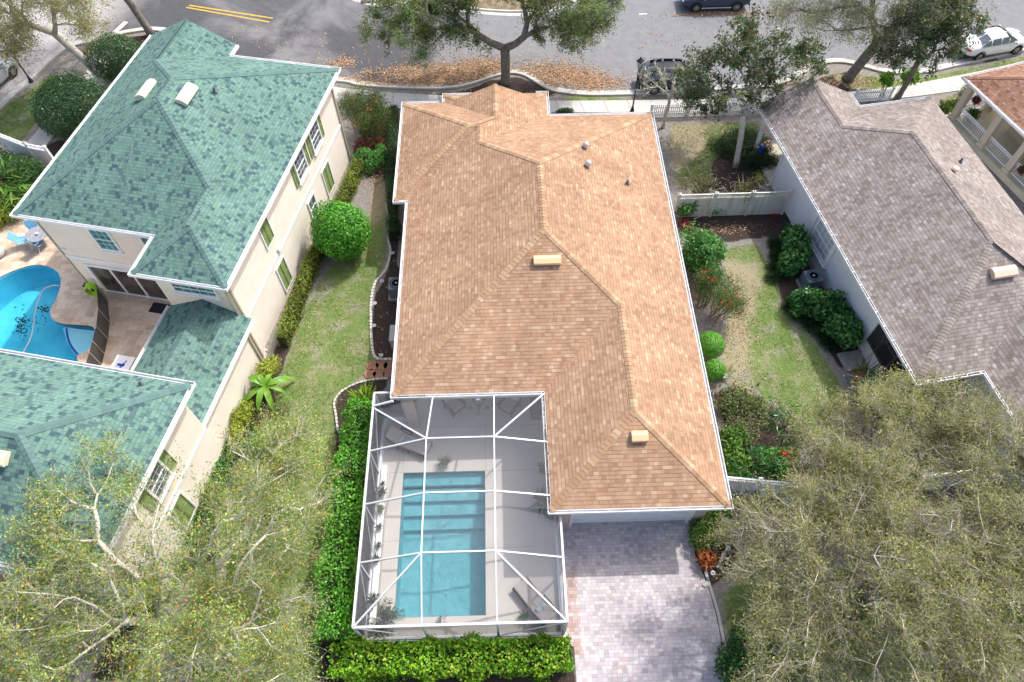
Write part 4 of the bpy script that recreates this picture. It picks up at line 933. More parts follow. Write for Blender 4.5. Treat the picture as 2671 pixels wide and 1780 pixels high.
for a, b in (((cx0,cy0),(cx1,cy0)),((cx0,cy0),(cx0,cyb)),((cx1,cy0),(cx1,9.33)),((cx0,cyb),(-4.75,cyb))):
    mb = MB(); mb.bar((*a,.46),(*b,.46),.06,.08); mb.build('bottom_rail', M['cage_white'], CG, I4)
# low wall below the screens
mb = MB(); t_ = .09
mb.sweep([(-4.7,cyb),(cx0,cyb),(cx0,cy0),(cx1,cy0),(cx1,9.33)], [(-t_,-.05),(-t_,.42),(t_,.42),(t_,-.05)]); mb.build('knee_wall', M['stucco_white'], CG, I4)
# screens
tri = lambda *p: [Vector(q) for q in p]
RS = []
for i in range(2): RS.append(tri(T(fx0,fy[i]),T(fx1,fy[i]),T(fx1,fy[i+1]),T(fx0,fy[i+1])))
RS.append(tri((fx0,cy0,zp_),(fx1,cy0,zp_),T(fx1,fy[0]),T(fx0,fy[0]))); RS.append(tri((cx0,cy0,zp_),(fx0,cy0,zp_),T(fx0,fy[0]))); RS.append(tri((fx1,cy0,zp_),(cx1,cy0,zp_),T(fx1,fy[0])))
RS.append(tri((cx0,cy0,zp_),T(fx0,fy[0]),(cx0,fy[0],zp_))); RS.append(tri((cx1,cy0,zp_),(cx1,fy[0],zp_),T(fx1,fy[0])))
for i in range(2):
    RS.append(tri((cx0,fy[i],zp_),T(fx0,fy[i]),T(fx0,fy[i+1]),(cx0,fy[i+1],zp_)))
RS.append(tri((cx1,fy[0],zp_),(cx1,9.3,zp_),(gx_,9.5,zg_),T(fx1,9.5),T(fx1,fy[0]))); RS.append(tri((gx_,9.5,zg_),(gx_,fy[2],zg_),T(fx1,fy[2]),T(fx1,9.5)))
RS.append(tri((gx_,fy[2],zg_),(gx_,gy_,zg_),T(fx1,fy[2]))); RS.append(tri(T(fx1,fy[2]),(gx_,gy_,zg_),(fx1,gy_,zg_)))
RS.append(tri(T(fx0,fy[2]),T(fx1,fy[2]),(fx1,gy_,zg_),(fx0+.12,gy_,zg_))); RS.append(tri((cx0,fy[2],zp_),T(fx0,fy[2]),(cx0,gy_-.2,zp_))); RS.append(tri((cx0,gy_-.2,zp_),T(fx0,fy[2]),(fx0+.12,gy_,zg_),(-4.9,gy_,zg_)))
RS.append(tri((cx0,gy_-.12,zp_),(-4.95,gy_-.12,zp_+.3),(-4.95,cyb,zp_),(cx0,cyb,zp_)))
for r_ in RS: mb = MB(); mb.quad(r_); mb.build('roof_screen', M['screen_roof'], CG, I4)
for a, b in (((cx0,cy0),(fx0,cy0)),((fx0,cy0),(fx1,cy0)),((fx1,cy0),(cx1,cy0)),((cx1,cy0),(cx1,7.75)),((cx1,7.75),(cx1,9.33)),((cx0,cyb),(-4.75,cyb)),((cx0,cy0),(cx0,fy[0])),((cx0,fy[0]),(cx0,fy[1])),((cx0,fy[1]),(cx0,fy[2])),((cx0,fy[2]),(cx0,cyb))):
    mb = MB(); mb.quad([(*a,.5),(*b,.5),(*b,zp_-.06),(*a,zp_-.06)]); mb.build('wall_screen', M['screen_wall'], CG, I4)
mb = MB(); mb.box((-5.2,cyb+.16,1.35),(1.0,.05,1.2)); pn = mb.build('privacy_shade', M['stucco_tan'], CG, I4)
mb = MB()
for z_ in (.72,1.98): mb.box((-5.2,cyb+.15,z_),(1.16,.08,.09))
for x_ in (-5.75,-4.66): mb.box((x_,cyb+.15,1.35),(.09,.08,1.3))
mb.build('shade_frame', M['dark'], pn, I4)

# ------------------------------------------------------------------ furniture on the deck
def lounger(loc, rz, label):
    t = thing('lounge_chair', label, 'lounge chair', loc, rz, 'cushioned loungers on the pool deck')
    mb = MB()
    for s_ in (-1,1):
        mb.bar((-.98,s_*.36,.27),(.42,s_*.36,.27),.05,.09); mb.bar((.35,s_*.36,.27),(.95,s_*.36,.74),.05,.09)
        for x_ in (-.93,-.1,.45): mb.bar((x_,s_*.36,0),(x_,s_*.36,.27),.05,.06)
        mb.bar((.05,s_*.43,.52),(.62,s_*.45,.55),.07,.035); mb.bar((.10,s_*.42,.2),(.08,s_*.43,.52),.05,.05); mb.bar((.58,s_*.42,.45),(.60,s_*.45,.55),.05,.05)
    for x_ in (-.95,-.3,.38): mb.bar((x_,-.36,.27),(x_,.36,.27),.05,.05)
    mb.bar((.95,-.36,.74),(.95,.36,.74),.06,.05); mb.build('frame', M['wood'], t)
    mb = MB(); mb.box((-.30,0,.36),(1.36,.66,.11)); mb.build('seat_cushion', M['cushion'], t, bevel=.035)
    mb = MB(); a = Vector((.36,0,.40)); b = Vector((.99,0,.86)); mb.bar(a, b, .66, .12); mb.build('back_cushion', M['cushion'], t, bevel=.04)
    mb = MB(); mb.box((.36,.02,.50),(.20,.46,.16), 0, 0); mb.build('pillow', MPIL, t, bevel=.05)
    return t
m = NT('lattice pillow', .9, .1); v = m.sep(m.tc()); a = m.math('FRACT', m.math('MULTIPLY', m.math('ADD', v[1], v[0]), 9)); b = m.math('FRACT', m.math('MULTIPLY', m.math('SUBTRACT', v[1], v[0]), 9))
l_ = m.math('MAXIMUM', m.math('LESS_THAN', a, .22), m.math('LESS_THAN', b, .22)); m.color(m.mix(l_, (.20,.29,.34), (.62,.64,.65))); MPIL = m.m
def heading(a, b): d = b-a; return atan2(d.y, d.x)
pa, pb = K5(640,690,.4), K5(500,560,.5); c_ = K5(580,610,.4)
lounger((c_.x,c_.y,DZ), heading(pa,pb)+.35, 'taupe cushioned teak lounger in the shade beside the left screen wall')
pa, pb = k('8',1270,930,.4), k('8',1390,1080,.5); c_ = k('8',1345,1020,.4)
lounger((c_.x,c_.y,DZ), heading(pa,pb), 'taupe cushioned teak lounger striped by beam shadows in the front right corner of the cage')
def armchair(loc, rz, label):
    t = thing('armchair', label, 'armchair', loc, rz, 'dark wooden armchairs under the lanai roof'); mb = MB()
    for s_ in (-1,1):
        for x_ in (-.33,.36): mb.bar((x_,s_*.36,0),(x_,s_*.36,.60),.06,.06)
        mb.bar((-.42,s_*.36,.61),(.40,s_*.36,.61),.09,.04); mb.bar((-.36,s_*.36,.30),(.36,s_*.36,.30),.05,.08)
    mb.bar((-.36,-.36,.30),(-.36,.36,.30),.05,.09); mb.bar((.36,-.36,.3),(.48,-.36,.95),.05,.05); mb.bar((.36,.36,.3),(.48,.36,.95),.05,.05); mb.bar((.48,-.36,.95),(.48,.36,.95),.05,.08); mb.build('frame', M['wood'], t)
    mb = MB(); mb.box((0,0,.40),(.66,.62,.14)); mb.build('seat_cushion', M['cushion'], t, bevel=.04)
    mb = MB(); mb.bar((.34,0,.46),(.46,0,.95),.62,.14); mb.build('back_cushion', M['pot_pale'], t, bevel=.04); return t
c_ = K5(1040,250,.45); armchair((c_.x,c_.y+.15,DZ), rad(130), 'left dark wooden armchair with pale cushion under the lanai eave')
c_ = K5(1600,250,.45); armchair((c_.x,c_.y+.15,DZ), rad(55), 'right dark wooden armchair with pale cushion under the lanai eave')
c_ = K5(1290,235,2.3); t = thing('chandelier', 'dark hanging lamp with curved arms at the lanai edge between the two armchairs', 'hanging lamp', (c_.x, c_.y, 2.3))
mb = MB(); mb.tube([(0,0,-.1),(0,0,.75)], .022, 8); mb.lathe([(.02,-.18),(.06,-.12),(.05,.0),(.08,.06),(.02,.14)], (0,0,0), 14); mb.build('stem', M['dark'], t)
mb = MB(); mb.lathe([(.02,.70),(.10,.74),(.11,.76),(.01,.765)], (0,0,0), 14); mb.build('canopy', M['pot_pale'], t)
for i in range(5):
    a = 2*pi*i/5-.5*pi; mb = MB(); mb.tube([(r_*cos(a), r_*sin(a), z_) for r_, z_ in ((.04,-.08),(.15,-.16),(.28,-.14),(.38,-.04),(.40,.02))], .016, 6)
    mb.lathe([(.03,0),(.075,.03),(.085,.13),(.06,.15),(.02,.15)], (.40*cos(a),.40*sin(a),.0), 10); mb.build('arm', M['dark'], t)
mb = MB(); c_ = K5(1870,270,.11); mb.box((c_.x,c_.y,DZ+.012),(.45,1.1,.02)); setp(mb.build('floor_mat', flat('charcoal mat', (.12,.12,.13), .95, .15, 12)), 'charcoal mat on the lanai floor by the right wall', 'mat')

# plant shelf and pots along the left screen
t = thing('plant_shelf', 'long white shelf holding small potted plants along the left screen wall', 'shelf', (-5.60,9.2,DZ))
mb = MB(); mb.box((0,0,.42),(.26,7.0,.06)); mb.build('top', M['white'], t, bevel=.008)
for y_ in (-3.3,-1.1,1.1,3.3): mb = MB(); mb.box((0,y_,.19),(.22,.08,.385)); mb.build('leg', M['white'], t)
GREENS = [(.05,.12,.03),(.09,.19,.045),(.14,.25,.06)]
def potplant(loc, label, r=.14, h=.2, n=90, L=.22, cols=GREENS, pot='pot_pale', spread=.8, up=.5, asp=.3, group=None, cat='potted plant', seed=1):
    t = thing('potted_plant', label, cat, loc, random.random()*6, group); mb = MB(); mb.lathe([(r*.7,0),(r,h),(r*1.08,h),(r*1.08,h-.02),(r*.9,h-.03),(.01,h-.03)], (0,0,0), 14); mb.build('pot', M[pot], t)
    rg = np.random.default_rng(seed); ax = unit(np.concatenate([rg.normal(size=(n,2))*spread, np.full((n,1),up)+rg.random((n,1))*.5], 1)); P = np.stack([rg.normal(size=n)*r*.35, rg.normal(size=n)*r*.35, np.full(n,h-.02)], 1) + ax*rg.random((n,1))*L*.6
    leaves('foliage', P, L, cols, M['leaf'], t, axis=ax, asp=asp, seed=seed); return t
zs = DZ+.455
for i, (X, Y, r, lab, cols) in enumerate([(290,218,.06,'tiny dark pot on the white shelf, farthest from the camera',[(.04,.05,.04)]),(284,290,.15,'round bowl of grey succulents on the white plant shelf',[(.20,.24,.20),(.28,.20,.22)]),(281,400,.10,'small bright green bushy plant on the white shelf',[(.16,.30,.06)]),(254,517,.09,'dark spiky plant on the white shelf',[(.05,.09,.05)]),(236,640,.09,'lavender grey pot with a low plant on the white shelf',[(.14,.17,.12)]),(222,735,.12,'spreading dark green plant on the white shelf',[(.04,.10,.05)]),(190,1015,.15,'upright dark green plant on the white shelf, nearest the camera',[(.03,.08,.04)])]):
    c_ = k('8',X,Y,zs); potplant((-5.60,c_.y,zs), lab, r, r*1.2, 60, r*1.7, cols, seed=i+20, group='pots on the plant shelf')
c_ = k('8',730,75,.3); potplant((c_.x,c_.y,DZ), 'white pot with pale grassy plant at the far end of the pool', .17, .26, 200, .26, [(.16,.2,.1),(.42,.42,.36),(.1,.12,.06)], seed=40, asp=.12)
c_ = k('8',1272,1120,.2); potplant((c_.x,c_.y,DZ), 'small green pot plant beside the front right lounger', .13, .2, 80, .2, GREENS, seed=41)
c_ = k('8',1385,350,.3); potplant((1.42,c_.y,DZ), 'dark shrub in a pot against the garage wall in the cage', .18, .3, 160, .5, [(.025,.055,.03),(.05,.09,.05)], 'pot_pale', .9, .7, .14, seed=42)
c_ = k('8',1400,110,.3); potplant((1.45,c_.y-.1,DZ), 'thin dark plant under the gutter on the garage wall', .12, .25, 60, .4, [(.03,.03,.03)], 'dark', .5, .9, .12, seed=43)
c_ = k('8',705,1160,.15); potplant((c_.x,c_.y+.1,DZ), 'small grey pot at the near end of the pool', .1, .16, 30, .1, [(.1,.12,.1)], seed=44)
def palm(loc, label, n=11, L=1.0, pot=None, cols=[(.03,.085,.05),(.05,.12,.06)], seed=0, trunk=.25, cat='palm', name='palm', w=.16, group=None, droop=.5):
    rg = np.random.default_rng(seed); t = thing(name, label, cat, loc, 0, group)
    if pot: mb = MB(); mb.lathe([(.16,0),(.22,.32),(.235,.32),(.2,.29),(.01,.29)], (0,0,0), 16); mb.build('pot', M[pot], t)
    mb = MB(); mb.tube([(0,0,0),(0,0,trunk)], [.05,.035], 8); P = []; A = []
    for i in range(n):
        a = 2*pi*i/n*1.618*2 + rg.random()*.5; el = .35+.75*rg.random(); pts = []
        for j in range(9):
            f = j/8; r = L*f*cos(el)*(1+.1*f); z = trunk+L*f*sin(el)-droop*L*f*f; pts.append(Vector((cos(a)*r, sin(a)*r, z)))
        mb.tube(pts, [.014-.0014*j for j in range(9)], 4)
        for j in range(26):
            f = .15+.85*j/26; q_ = f*8; i0 = min(7,int(q_)); c_ = pts[i0].lerp(pts[i0+1], q_-i0); d = (pts[i0+1]-pts[i0]).normalized(); sd_ = d.cross(Vector((0,0,1))).normalized()
            for s_ in (-1,1): P.append(c_); A.append((sd_*s_ + d*.7 - Vector((0,0,.25))).normalized()*(w*(1.5-f)/.9))
    mb.build('stem', M['stem'], t); A = np.array([tuple(a) for a in A]); Ls = np.linalg.norm(A, axis=1)
    leaves('frond', np.array([tuple(p) for p in P]), Ls.mean()*1.6*L, cols, M['leaf'], t, axis=unit(A), asp=.16, seed=seed); return t
c_ = k('8',290,1130,.5); palm((c_.x,c_.y,DZ), 'dark green potted palm in the front left corner of the pool cage', 12, .95, 'pot_pale', seed=5)

# ------------------------------------------------------------------ free form pool and patio of the green house
m = NT('travertine patio', .75, .25); v = m.tc(); s_ = m.sep(v); row = m.math('FLOOR', m.math('DIVIDE', s_[1], .3)); cc = m.math('FLOOR', m.math('ADD', m.math('DIVIDE', s_[0], .45), m.math('MULTIPLY', m.white(m.comb(row,1)), 3)))
w_ = m.white(m.comb(cc,row,2)); n1 = m.noise(v, 9, 5, .7); n2 = m.noise(v, 1.0, 4)
col = m.ramp(m.math('ADD', m.math('MULTIPLY', w_, .35), m.math('MULTIPLY', n1, .65)), [(.25,(.42,.31,.22)),(.5,(.58,.46,.36)),(.75,(.70,.60,.49))])
col = m.mix(.4, col, m.ramp(n2, [(.3,(.4,.38,.36)),(.7,(.62,.61,.6))]), 'OVERLAY'); m.color(col); MTR = m.m
outer = [FG @ Vector((u,v,0)) for u, v in ((-34,18.6),(-27.2,18.6),(-26.7,VF+.02),(uN+ov,VF+.02),(uN+ov,VN+.02),(bL+.3,VN+.02),(bL+.3,cB-.4),(-34,cB-.4))]
outer = [FG @ Vector((u,v,0)) for u, v in ((-36,25.5),(-27.3,25.5),(-27.2,VF+.02),(uN+ov,VF+.02),(uN+ov,VN+.02),(bL+.32,VN+.02),(bL+.32,cB-.4),(-36,cB-.4))]
import bmesh
def flat_with_hole(name, outer, holes, z, mat, th=.12):
    bm = bmesh.new(); ed = []
    for loop in [outer]+holes:
        vs = [bm.verts.new((p[0],p[1],z)) for p in loop]
        for i in range(len(vs)): ed.append(bm.edges.new((vs[i], vs[(i+1)%len(vs)])))
    bmesh.ops.triangle_fill(bm, use_beauty=True, edges=ed)
    for f in bm.faces:
        if f.normal.z < 0: f.normal_flip()
    r = bmesh.ops.extrude_edge_only(bm, edges=[e for e in bm.edges if e.is_boundary])
    for v_ in r['geom']:
        if isinstance(v_, bmesh.types.BMVert): v_.co.z -= th
    me = bpy.data.meshes.new(name); bm.to_mesh(me); bm.free(); me.materials.append(mat); return link(name, me)
setp(flat_with_hole('patio', outer, [POOL_FREE], .06, MTR), 'cream travertine patio round the free form pool', kind='structure')
cc_ = sum((Vector(p) for p in POOL_FREE), Vector((0,0)))/len(POOL_FREE)
P2_ = thing('swimming_pool', 'bright blue free form pool with a white sun shelf, at the left edge', 'pool', (cc_.x,cc_.y,0))
m = NT('blue pool plaster', .75, .2); v = m.tc(); n = m.noise(v, 1.2, 4, .6); m.color(m.ramp(n, [(.3,(.10,.50,.66)),(.7,(.20,.62,.74))])); MPB = m.m
mb = MB(); n = len(POOL_FREE); zb2 = -1.35
vs = [(p[0],p[1],.03) for p in POOL_FREE]+[(cc_.x+(p[0]-cc_.x)*.93,cc_.y+(p[1]-cc_.y)*.93,zb2) for p in POOL_FREE]
mb.add(vs, [(i,(i+1)%n,n+(i+1)%n,n+i) for i in range(n)] + [tuple(range(n,2*n))]); mb.build('basin', MPB, P2_, I4)
mb = MB(); pf_ = POOL_FREE if sum(POOL_FREE[i-1][0]*POOL_FREE[i][1]-POOL_FREE[i][0]*POOL_FREE[i-1][1] for i in range(n)) > 0 else POOL_FREE[::-1]
mb.add([(p[0],p[1],-.07) for p in pf_], [tuple(range(n))]); mb.build('water', watermat('blue pool water', (.62,.93,.98), 1.2, .06), P2_, I4)
shelf = spline([D(x,y,0) for x, y in ((143,748),(180,752),(212,756),(218,768),(211,795),(192,812),(178,818),(166,806),(152,785),(145,765))], 4)
mb = MB(); mb.prism([(p.x,p.y) for p in shelf], zb2, -.20); ss_ = mb.build('sun_shelf', flat('pale shelf plaster', (.70,.78,.84), .7, .04, 3), P2_, I4)
mb = MB(); arc = spline([D(x,y,0) for x, y in ((148,750),(150,765),(156,785),(168,803),(180,815))], 5, False); mb.sweep(arc, [(-.05,-.197),(-.05,-.190),(.05,-.190),(.05,-.197)]); mb.build('tile_line', flat('royal blue tile', (.03,.08,.40), .4, .1, 5), ss_, I4)
mb = MB(); mb.sweep([(p[0],p[1]) for p in POOL_FREE], [(-.03,-.10),(-.03,.045),(.005,.045),(.005,-.10)], 0, True); mb.build('waterline_tile', flat('navy tile', (.03,.07,.14), .4, .2, 10), P2_, I4)
hp = [k('4',405,488,-.06),k('4',360,485,-.07),k('4',300,515,-.08),k('4',265,590,-.09),k('4',240,680,-.09),k('4',225,790,-.09),k('4',205,860,-.09),k('4',150,960,-.09)]
mb = MB(); sp_ = spline([p.xy for p in hp], 6, False); mb.tube([(p.x,p.y,-.055) for p in sp_], .035, 6); setp(mb.build('pool_hose', flat('pale hose', (.42,.52,.55), .6, .08, 2)), 'pale vacuum hose curving through the blue pool', 'hose')
rg = np.random.default_rng(3); dl_ = []
for (X, Y, n_, sx, sy) in ((310,645,40,25,14),(145,775,70,22,32),(150,720,25,22,14),(235,740,16,40,30),(190,690,18,60,40)):
    for _ in range(n_): p = k('4', X+rg.normal()*sx, Y+rg.normal()*sy, -.06); dl_.append((p.x,p.y,-.06))
setp(leaves('leaf_debris', dl_, .11, [(.01,.035,.03),(.02,.05,.04)], M['litter'], nrm=np.array([[0,0,1.]]), jit=.15, seed=8, asp=.8), 'dark leaf debris drifting in the blue pool', kind='stuff')
# black mesh child fence across the patio
fp = [k('4',655,470,.06),k('4',672,560,.06),k('4',690,655,.06),k('4',750,740,.06),k('4',735,870,.06),k('4',690,1030,.06),k('4',640,1180,.06)]
fp = [k('4',735,590,.06),k('4',748,735,.06),k('4',736,850,.06),k('4',712,950,.06),k('4',692,1026,.06),k('4',668,1110,.06)]
fp = [k('4',722,560,.06)] + fp
t = thing('mesh_fence', 'low black mesh pool fence curving across the travertine patio', 'fence', (fp[2].x,fp[2].y,.06))
for a, b in zip(fp[:-1], fp[1:]):
    mb = MB(); Z = Vector((0,0,1.2)); mb.quad([a,b,b+Z,a+Z]); mb.build('mesh_panel', M['mesh_black'], t, I4)
for a in fp: mb = MB(); mb.bar(a, a+Vector((0,0,1.22)), .03, .03); mb.build('fence_post', M['tan_trim'], t, I4)
c_ = k('4',835,1020,.75); t = thing('storage_box', 'white lidded box with a blue fish mark on the patio', 'box', (c_.x,c_.y,.06), rad(-12.3))
mb = MB(); mb.box((0,0,.33),(.86,.8,.66)); mb.build('body', flat('tan box side', (.42,.34,.26), .8, .08, 4), t, bevel=.01); mb = MB(); mb.box((0,0,.70),(.95,.9,.08)); mb.build('lid', M['white'], t, bevel=.02)
mb = MB(); z_ = .746; sh = [(-.30,.02),(-.16,.06),(-.02,.04),(.06,.12),(.16,.30),(.20,.28),(.14,.10),(.22,-.02),(.12,-.12),(.04,-.22),(-.02,-.18),(-.06,-.10),(-.18,-.10),(-.28,-.16),(-.20,-.04)]
mb.add([(x*.9,y*.9-.06,z_) for x, y in sh], [tuple(range(len(sh)))[::-1]]); mb.build('blue_mark', flat('royal blue paint', (.02,.06,.45), .5, .05, 3), t)
c_ = k('4',1088,640,.07); mb = MB(); mb.box((0,0,.0),(.95,.62,.025)); o = mb.build('door_mat', flat('black mat', (.02,.02,.025), .95, .2, 12), None, Matrix.Translation((c_.x,c_.y,.085)) @ Matrix.Rotation(rad(-12.3),4,'Z')); setp(o, 'black door mat on the patio by the sliding doors', 'mat')
# lime green hose coil by the fence
c_ = k('4',635,520,.4); mb = MB()
for i in range(7): mb.tube([Vector((c_.x,c_.y,.45+.02*i)) + Vector((.33*cos(a), .12*(i-3)*.3, .36*sin(a))) for a in np.linspace(0, 2*pi, 18)], .022, 5)
mb.tube([(c_.x+.1,c_.y-.1,.12),(c_.x+.35,c_.y-.35,.1),(c_.x+.3,c_.y-.7,.09),(c_.x+.45,c_.y-.75,.09)], .022, 5)
t = thing('garden_hose', 'lime green hose coiled by the house wall next to the black mesh fence', 'hose', (c_.x,c_.y,.06)); mb.build('coil', flat('lime hose', (.32,.62,.02), .5, .05, 3), t, I4)
mb = MB(); mb.box((c_.x-.15,c_.y+.1,.75),(.45,.25,.06), -.2); mb.box((c_.x-.1,c_.y+.12,.38),(.08,.08,.7)); mb.build('holder', M['dark'], t, I4)
# patio table and blue chairs
c_ = k('4',255,135,.72); t = thing('patio_table', 'round grey patio table half hidden by the house corner', 'table', (c_.x,c_.y,.06))
mb = MB(); mb.lathe([(.60,.68),(.62,.70),(.60,.72),(.01,.72)], (0,0,0), 28); mb.build('tabletop', flat('mottled grey top', (.30,.31,.34), .4, .25, 8), t)
for i in range(4): a = pi/4+i*pi/2; mb = MB(); mb.tube([(.48*cos(a),.48*sin(a),0),(.40*cos(a),.40*sin(a),.69)], .02, 6); mb.build('leg', M['galv'], t)
mb = MB(); mb.lathe([(.05,.72),(.10,.80),(.07,.84),(.01,.84)], (.05,-.05,0), 10); mb.build('ornament', M['pot_pale'], t)
MB_ = flat('sky blue sling fabric', (.16,.42,.66), .7, .06, 4)
def pchair(loc, rz, label):
    t = thing('patio_chair', label, 'chair', loc, rz, 'blue sling chairs round the patio table')
    mb = MB(); mb.bar((-.02,0,.43),(.48,0,.42),.50,.02,(0,0,1)); mb.build('seat', MB_, t)
    mb = MB(); mb.bar((-.02,0,.44),(-.22,0,1.0),.50,.02,(1,0,0)); mb.build('backrest', MB_, t); mb = MB()
    for s_ in (-1,1):
        mb.tube([(.46,s_*.27,0),(.46,s_*.27,.62),(-.1,s_*.27,.66),(-.24,s_*.27,1.0)], .016, 6); mb.tube([(-.22,s_*.27,0),(-.02,s_*.27,.44),(.46,s_*.27,.42)], .016, 6)
    mb.build('frame', M['galv'], t); return t
cA = k('4',125,180,.45); pchair((cA.x,cA.y,.06), heading(cA,c_), 'left blue sling chair with its back to the shrubs')
cB_ = k('4',240,215,.45); pchair((cB_.x,cB_.y,.06), heading(cB_,c_)-.3, 'blue sling chair nearest the blue pool')
cC = k('4',215,75,.8); pchair((cC.x,cC.y,.06), heading(cC,c_), 'blue sling chair behind the round table by the roof corner')
t_ = k('4',-12,262,.2); mb = MB(); mb.lathe([(.3,0),(.42,.18),(.36,.36),(.15,.46),(.01,.47)], (0,0,0), 12); setp(mb.build('boulder', M['conc'], None, Matrix.Translation((t_.x,t_.y,.06)), smooth=True), 'grey rounded boulder at the left edge of the patio', 'rock')
# ------------------------------------------------------------------ fences
def vinyl_fence(label, pts, h=1.8, lattice=True, posts=2.3, mat='white', dirty=None):
    t = thing('vinyl_fence', label, 'fence', (pts[0].x, pts[0].y, 0))
    for a, b in zip(pts[:-1], pts[1:]):
        L = (b-a).length; n = max(1, round(L/posts)); d = (b-a)/L; Z = Vector((0,0,1)); nz = h-.32 if lattice else h-.05
        for i in range(n):
            p, q_ = a+d*(L*i/n), a+d*(L*(i+1)/n)
            mb = MB(); mb.bar(p+Z*(nz/2+.05), q_+Z*(nz/2+.05), .03, nz-.08); w = 6
            for j in range(int((q_-p).length/.16)): c_ = p+d*(.16*j+.1); mb.bar(c_+Z*.12, c_+Z*(nz-.06), .042, .012, d)
            mb.build('panel', M[dirty or mat], t, I4)
            mb = MB(); mb.bar(p+Z*.1, q_+Z*.1, .06, .12); mb.build('bottom_rail', M[mat], t, I4)
            mb = MB(); mb.bar(p+Z*nz, q_+Z*nz, .06, .10)
            if lattice:
                mb.bar(p+Z*h, q_+Z*h, .07, .05); m_ = int((q_-p).length/.1)
                for j in range(m_):
                    c_ = p.lerp(q_, (j+.5)/m_)
                    for s_ in (-1,1): mb.bar(c_+Z*(nz+.04)-d*.1*s_, c_+Z*(h-.02)+d*.1*s_, .012, .022, d.cross(Z))
            mb.build('top_rail', M[mat], t, I4)
        for i in range(n+1):
            p = a+d*(L*i/n); mb = MB(); mb.box((p.x,p.y,h/2+.04), (.13,.13,h+.08), atan2(d.y,d.x)); mb.box((p.x,p.y,h+.1), (.18,.18,.05), atan2(d.y,d.x)); mb.lathe([(.07,h+.12),(.02,h+.2),(.01,h+.21)], (p.x,p.y,0), 8); mb.build('post', M[mat], t, I4)
    return t
g_ = lambda p: Vector((p.x,p.y,0))
vinyl_fence('stained white vinyl fence with lattice top across the right side yard', [g_(D(1548,500)), g_(D(1795,492))], 1.75, True, 2.2, 'white_dirty', 'white_dirty')
vinyl_fence('white vinyl fence with lattice top running right from the garage corner', [Vector((8.35,11.3,0)), g_(k('9',820,330)), g_(k('9',1500,275)), g_(k('9',2250,175))], 1.8, True)
vinyl_fence('white vinyl fence with lattice top left of the green roofed house', [g_(k('1',90,1060)), g_(k('1',290,1140)), g_(k('1',420,1165))], 1.8, True, 2.0)
def picket(label, a, b, h=.95):
    t = thing('picket_fence', label, 'picket fence', (a.x,a.y,0)); L = (b-a).length; d = (b-a)/L; Z = Vector((0,0,1)); mb = MB(); n = int(L/.13)
    nn = d.cross(Z)*.03
    for i in range(n): p = a+d*(L*(i+.5)/n)+nn; mb.bar(p+Z*.06, p+Z*h, .07, .02, d.cross(Z)); 
    mb.build('pickets', M['white'], t, I4)
    for z in (.25,.72): mb = MB(); mb.bar(a+Z*z, b+Z*z, .035, .085); mb.build('rail', M['white'], t, I4)
    m_ = max(1, round(L/2.3))
    for i in range(m_+1): p = a+d*(L*i/m_); mb = MB(); mb.box((p.x,p.y,h/2),(.11,.11,h+.08),atan2(d.y,d.x)); mb.box((p.x,p.y,h+.06),(.15,.15,.05),atan2(d.y,d.x)); mb.build('post', M['white'], t, I4)
picket('white picket fence along the sidewalk between the tan and grey roofed houses', g_(k('2',2130,800)), g_(k('3',575,775)))
picket('short white picket fence behind the grey roof valley', g_(k('3',1180,700)), g_(k('3',1420,690)))
# ------------------------------------------------------------------ air conditioners, slabs, small yard things
def aircon(loc, rz, label):
    t = thing('air_conditioner', label, 'air conditioner', loc, rz); mb = MB(); mb.box((0,0,.05),(1.0,1.0,.1)); mb.build('pad', M['slabc'], t)
    mb = MB(); mb.box((0,0,.5),(.80,.80,.80)); 
    for i in range(12):
        z = .16+i*.058
        for a in range(4): mb.box((.405*cos(a*pi/2), .405*sin(a*pi/2), z), (.012,.72,.03), a*pi/2)
    mb.build('cabinet', flat('slate grey cabinet', (.15,.185,.215), .5, .08, 3), t, bevel=.02)
    mb = MB(); mb.lathe([(.34,.90),(.355,.935),(.33,.94),(.31,.93),(.30,.905)], (0,0,0), 28); 
    for i in range(1,5): mb.lathe([(.07*i,.925),(.07*i+.012,.932),(.07*i,.938)], (0,0,0), 24)
    for i in range(8): a = i*pi/4; mb.bar((0,0,.93),(.33*cos(a),.33*sin(a),.93),.012,.012)
    mb.build('fan_grille', flat('dark grille', (.08,.10,.12), .5, .1, 4), t)
    mb = MB(); mb.lathe([(.29,.902),(.29,.906),(.01,.906)], (0,0,0), 24); mb.lathe([(.10,.907),(.10,.93),(.05,.95),(.01,.951)], (0,0,0), 14); mb.build('fan', flat('fan grey', (.22,.26,.29), .4, .1, 3), t); return t
c_ = k('6',900,450,.5); aircon((c_.x,c_.y,0), rad(9), 'slate grey air conditioner between shrubs by the white wall')
c_ = k('5',395,500,.5); aircon((c_.x+.1,c_.y,0), 0, 'slate grey air conditioner half under the tan eave on the mulch bed')
c_ = k('5',385,840,.4); t = thing('utility_box', 'narrow pale utility cabinet under the left tan eave', 'utility box', (c_.x+.05,c_.y,0)); mb = MB(); mb.box((0,0,.4),(.35,.9,.8)); mb.build('cabinet', M['conc'], t, bevel=.02); mb = MB(); mb.box((0,0,.82),(.4,.95,.05)); mb.build('lid', M['conc'], t)
mb = MB(); c_ = k('6',1180,1000); mb.box((0,0,.05),(1.15,1.05,.12)); setp(mb.build('step_slab', M['slabc'], None, Matrix.Translation((c_.x,c_.y,0)) @ Matrix.Rotation(rad(9),4,'Z'), bevel=.02), 'weathered concrete slab outside the screened corner porch', 'slab')
c_ = k('6',1230,1110,.2); potplant((c_.x,c_.y,0), 'clay pot with spiky leaves by the dark porch screen', .30, .42, 70, .75, [(.08,.13,.04),(.20,.22,.07)], 'clay', .8, .7, .08, seed=50)
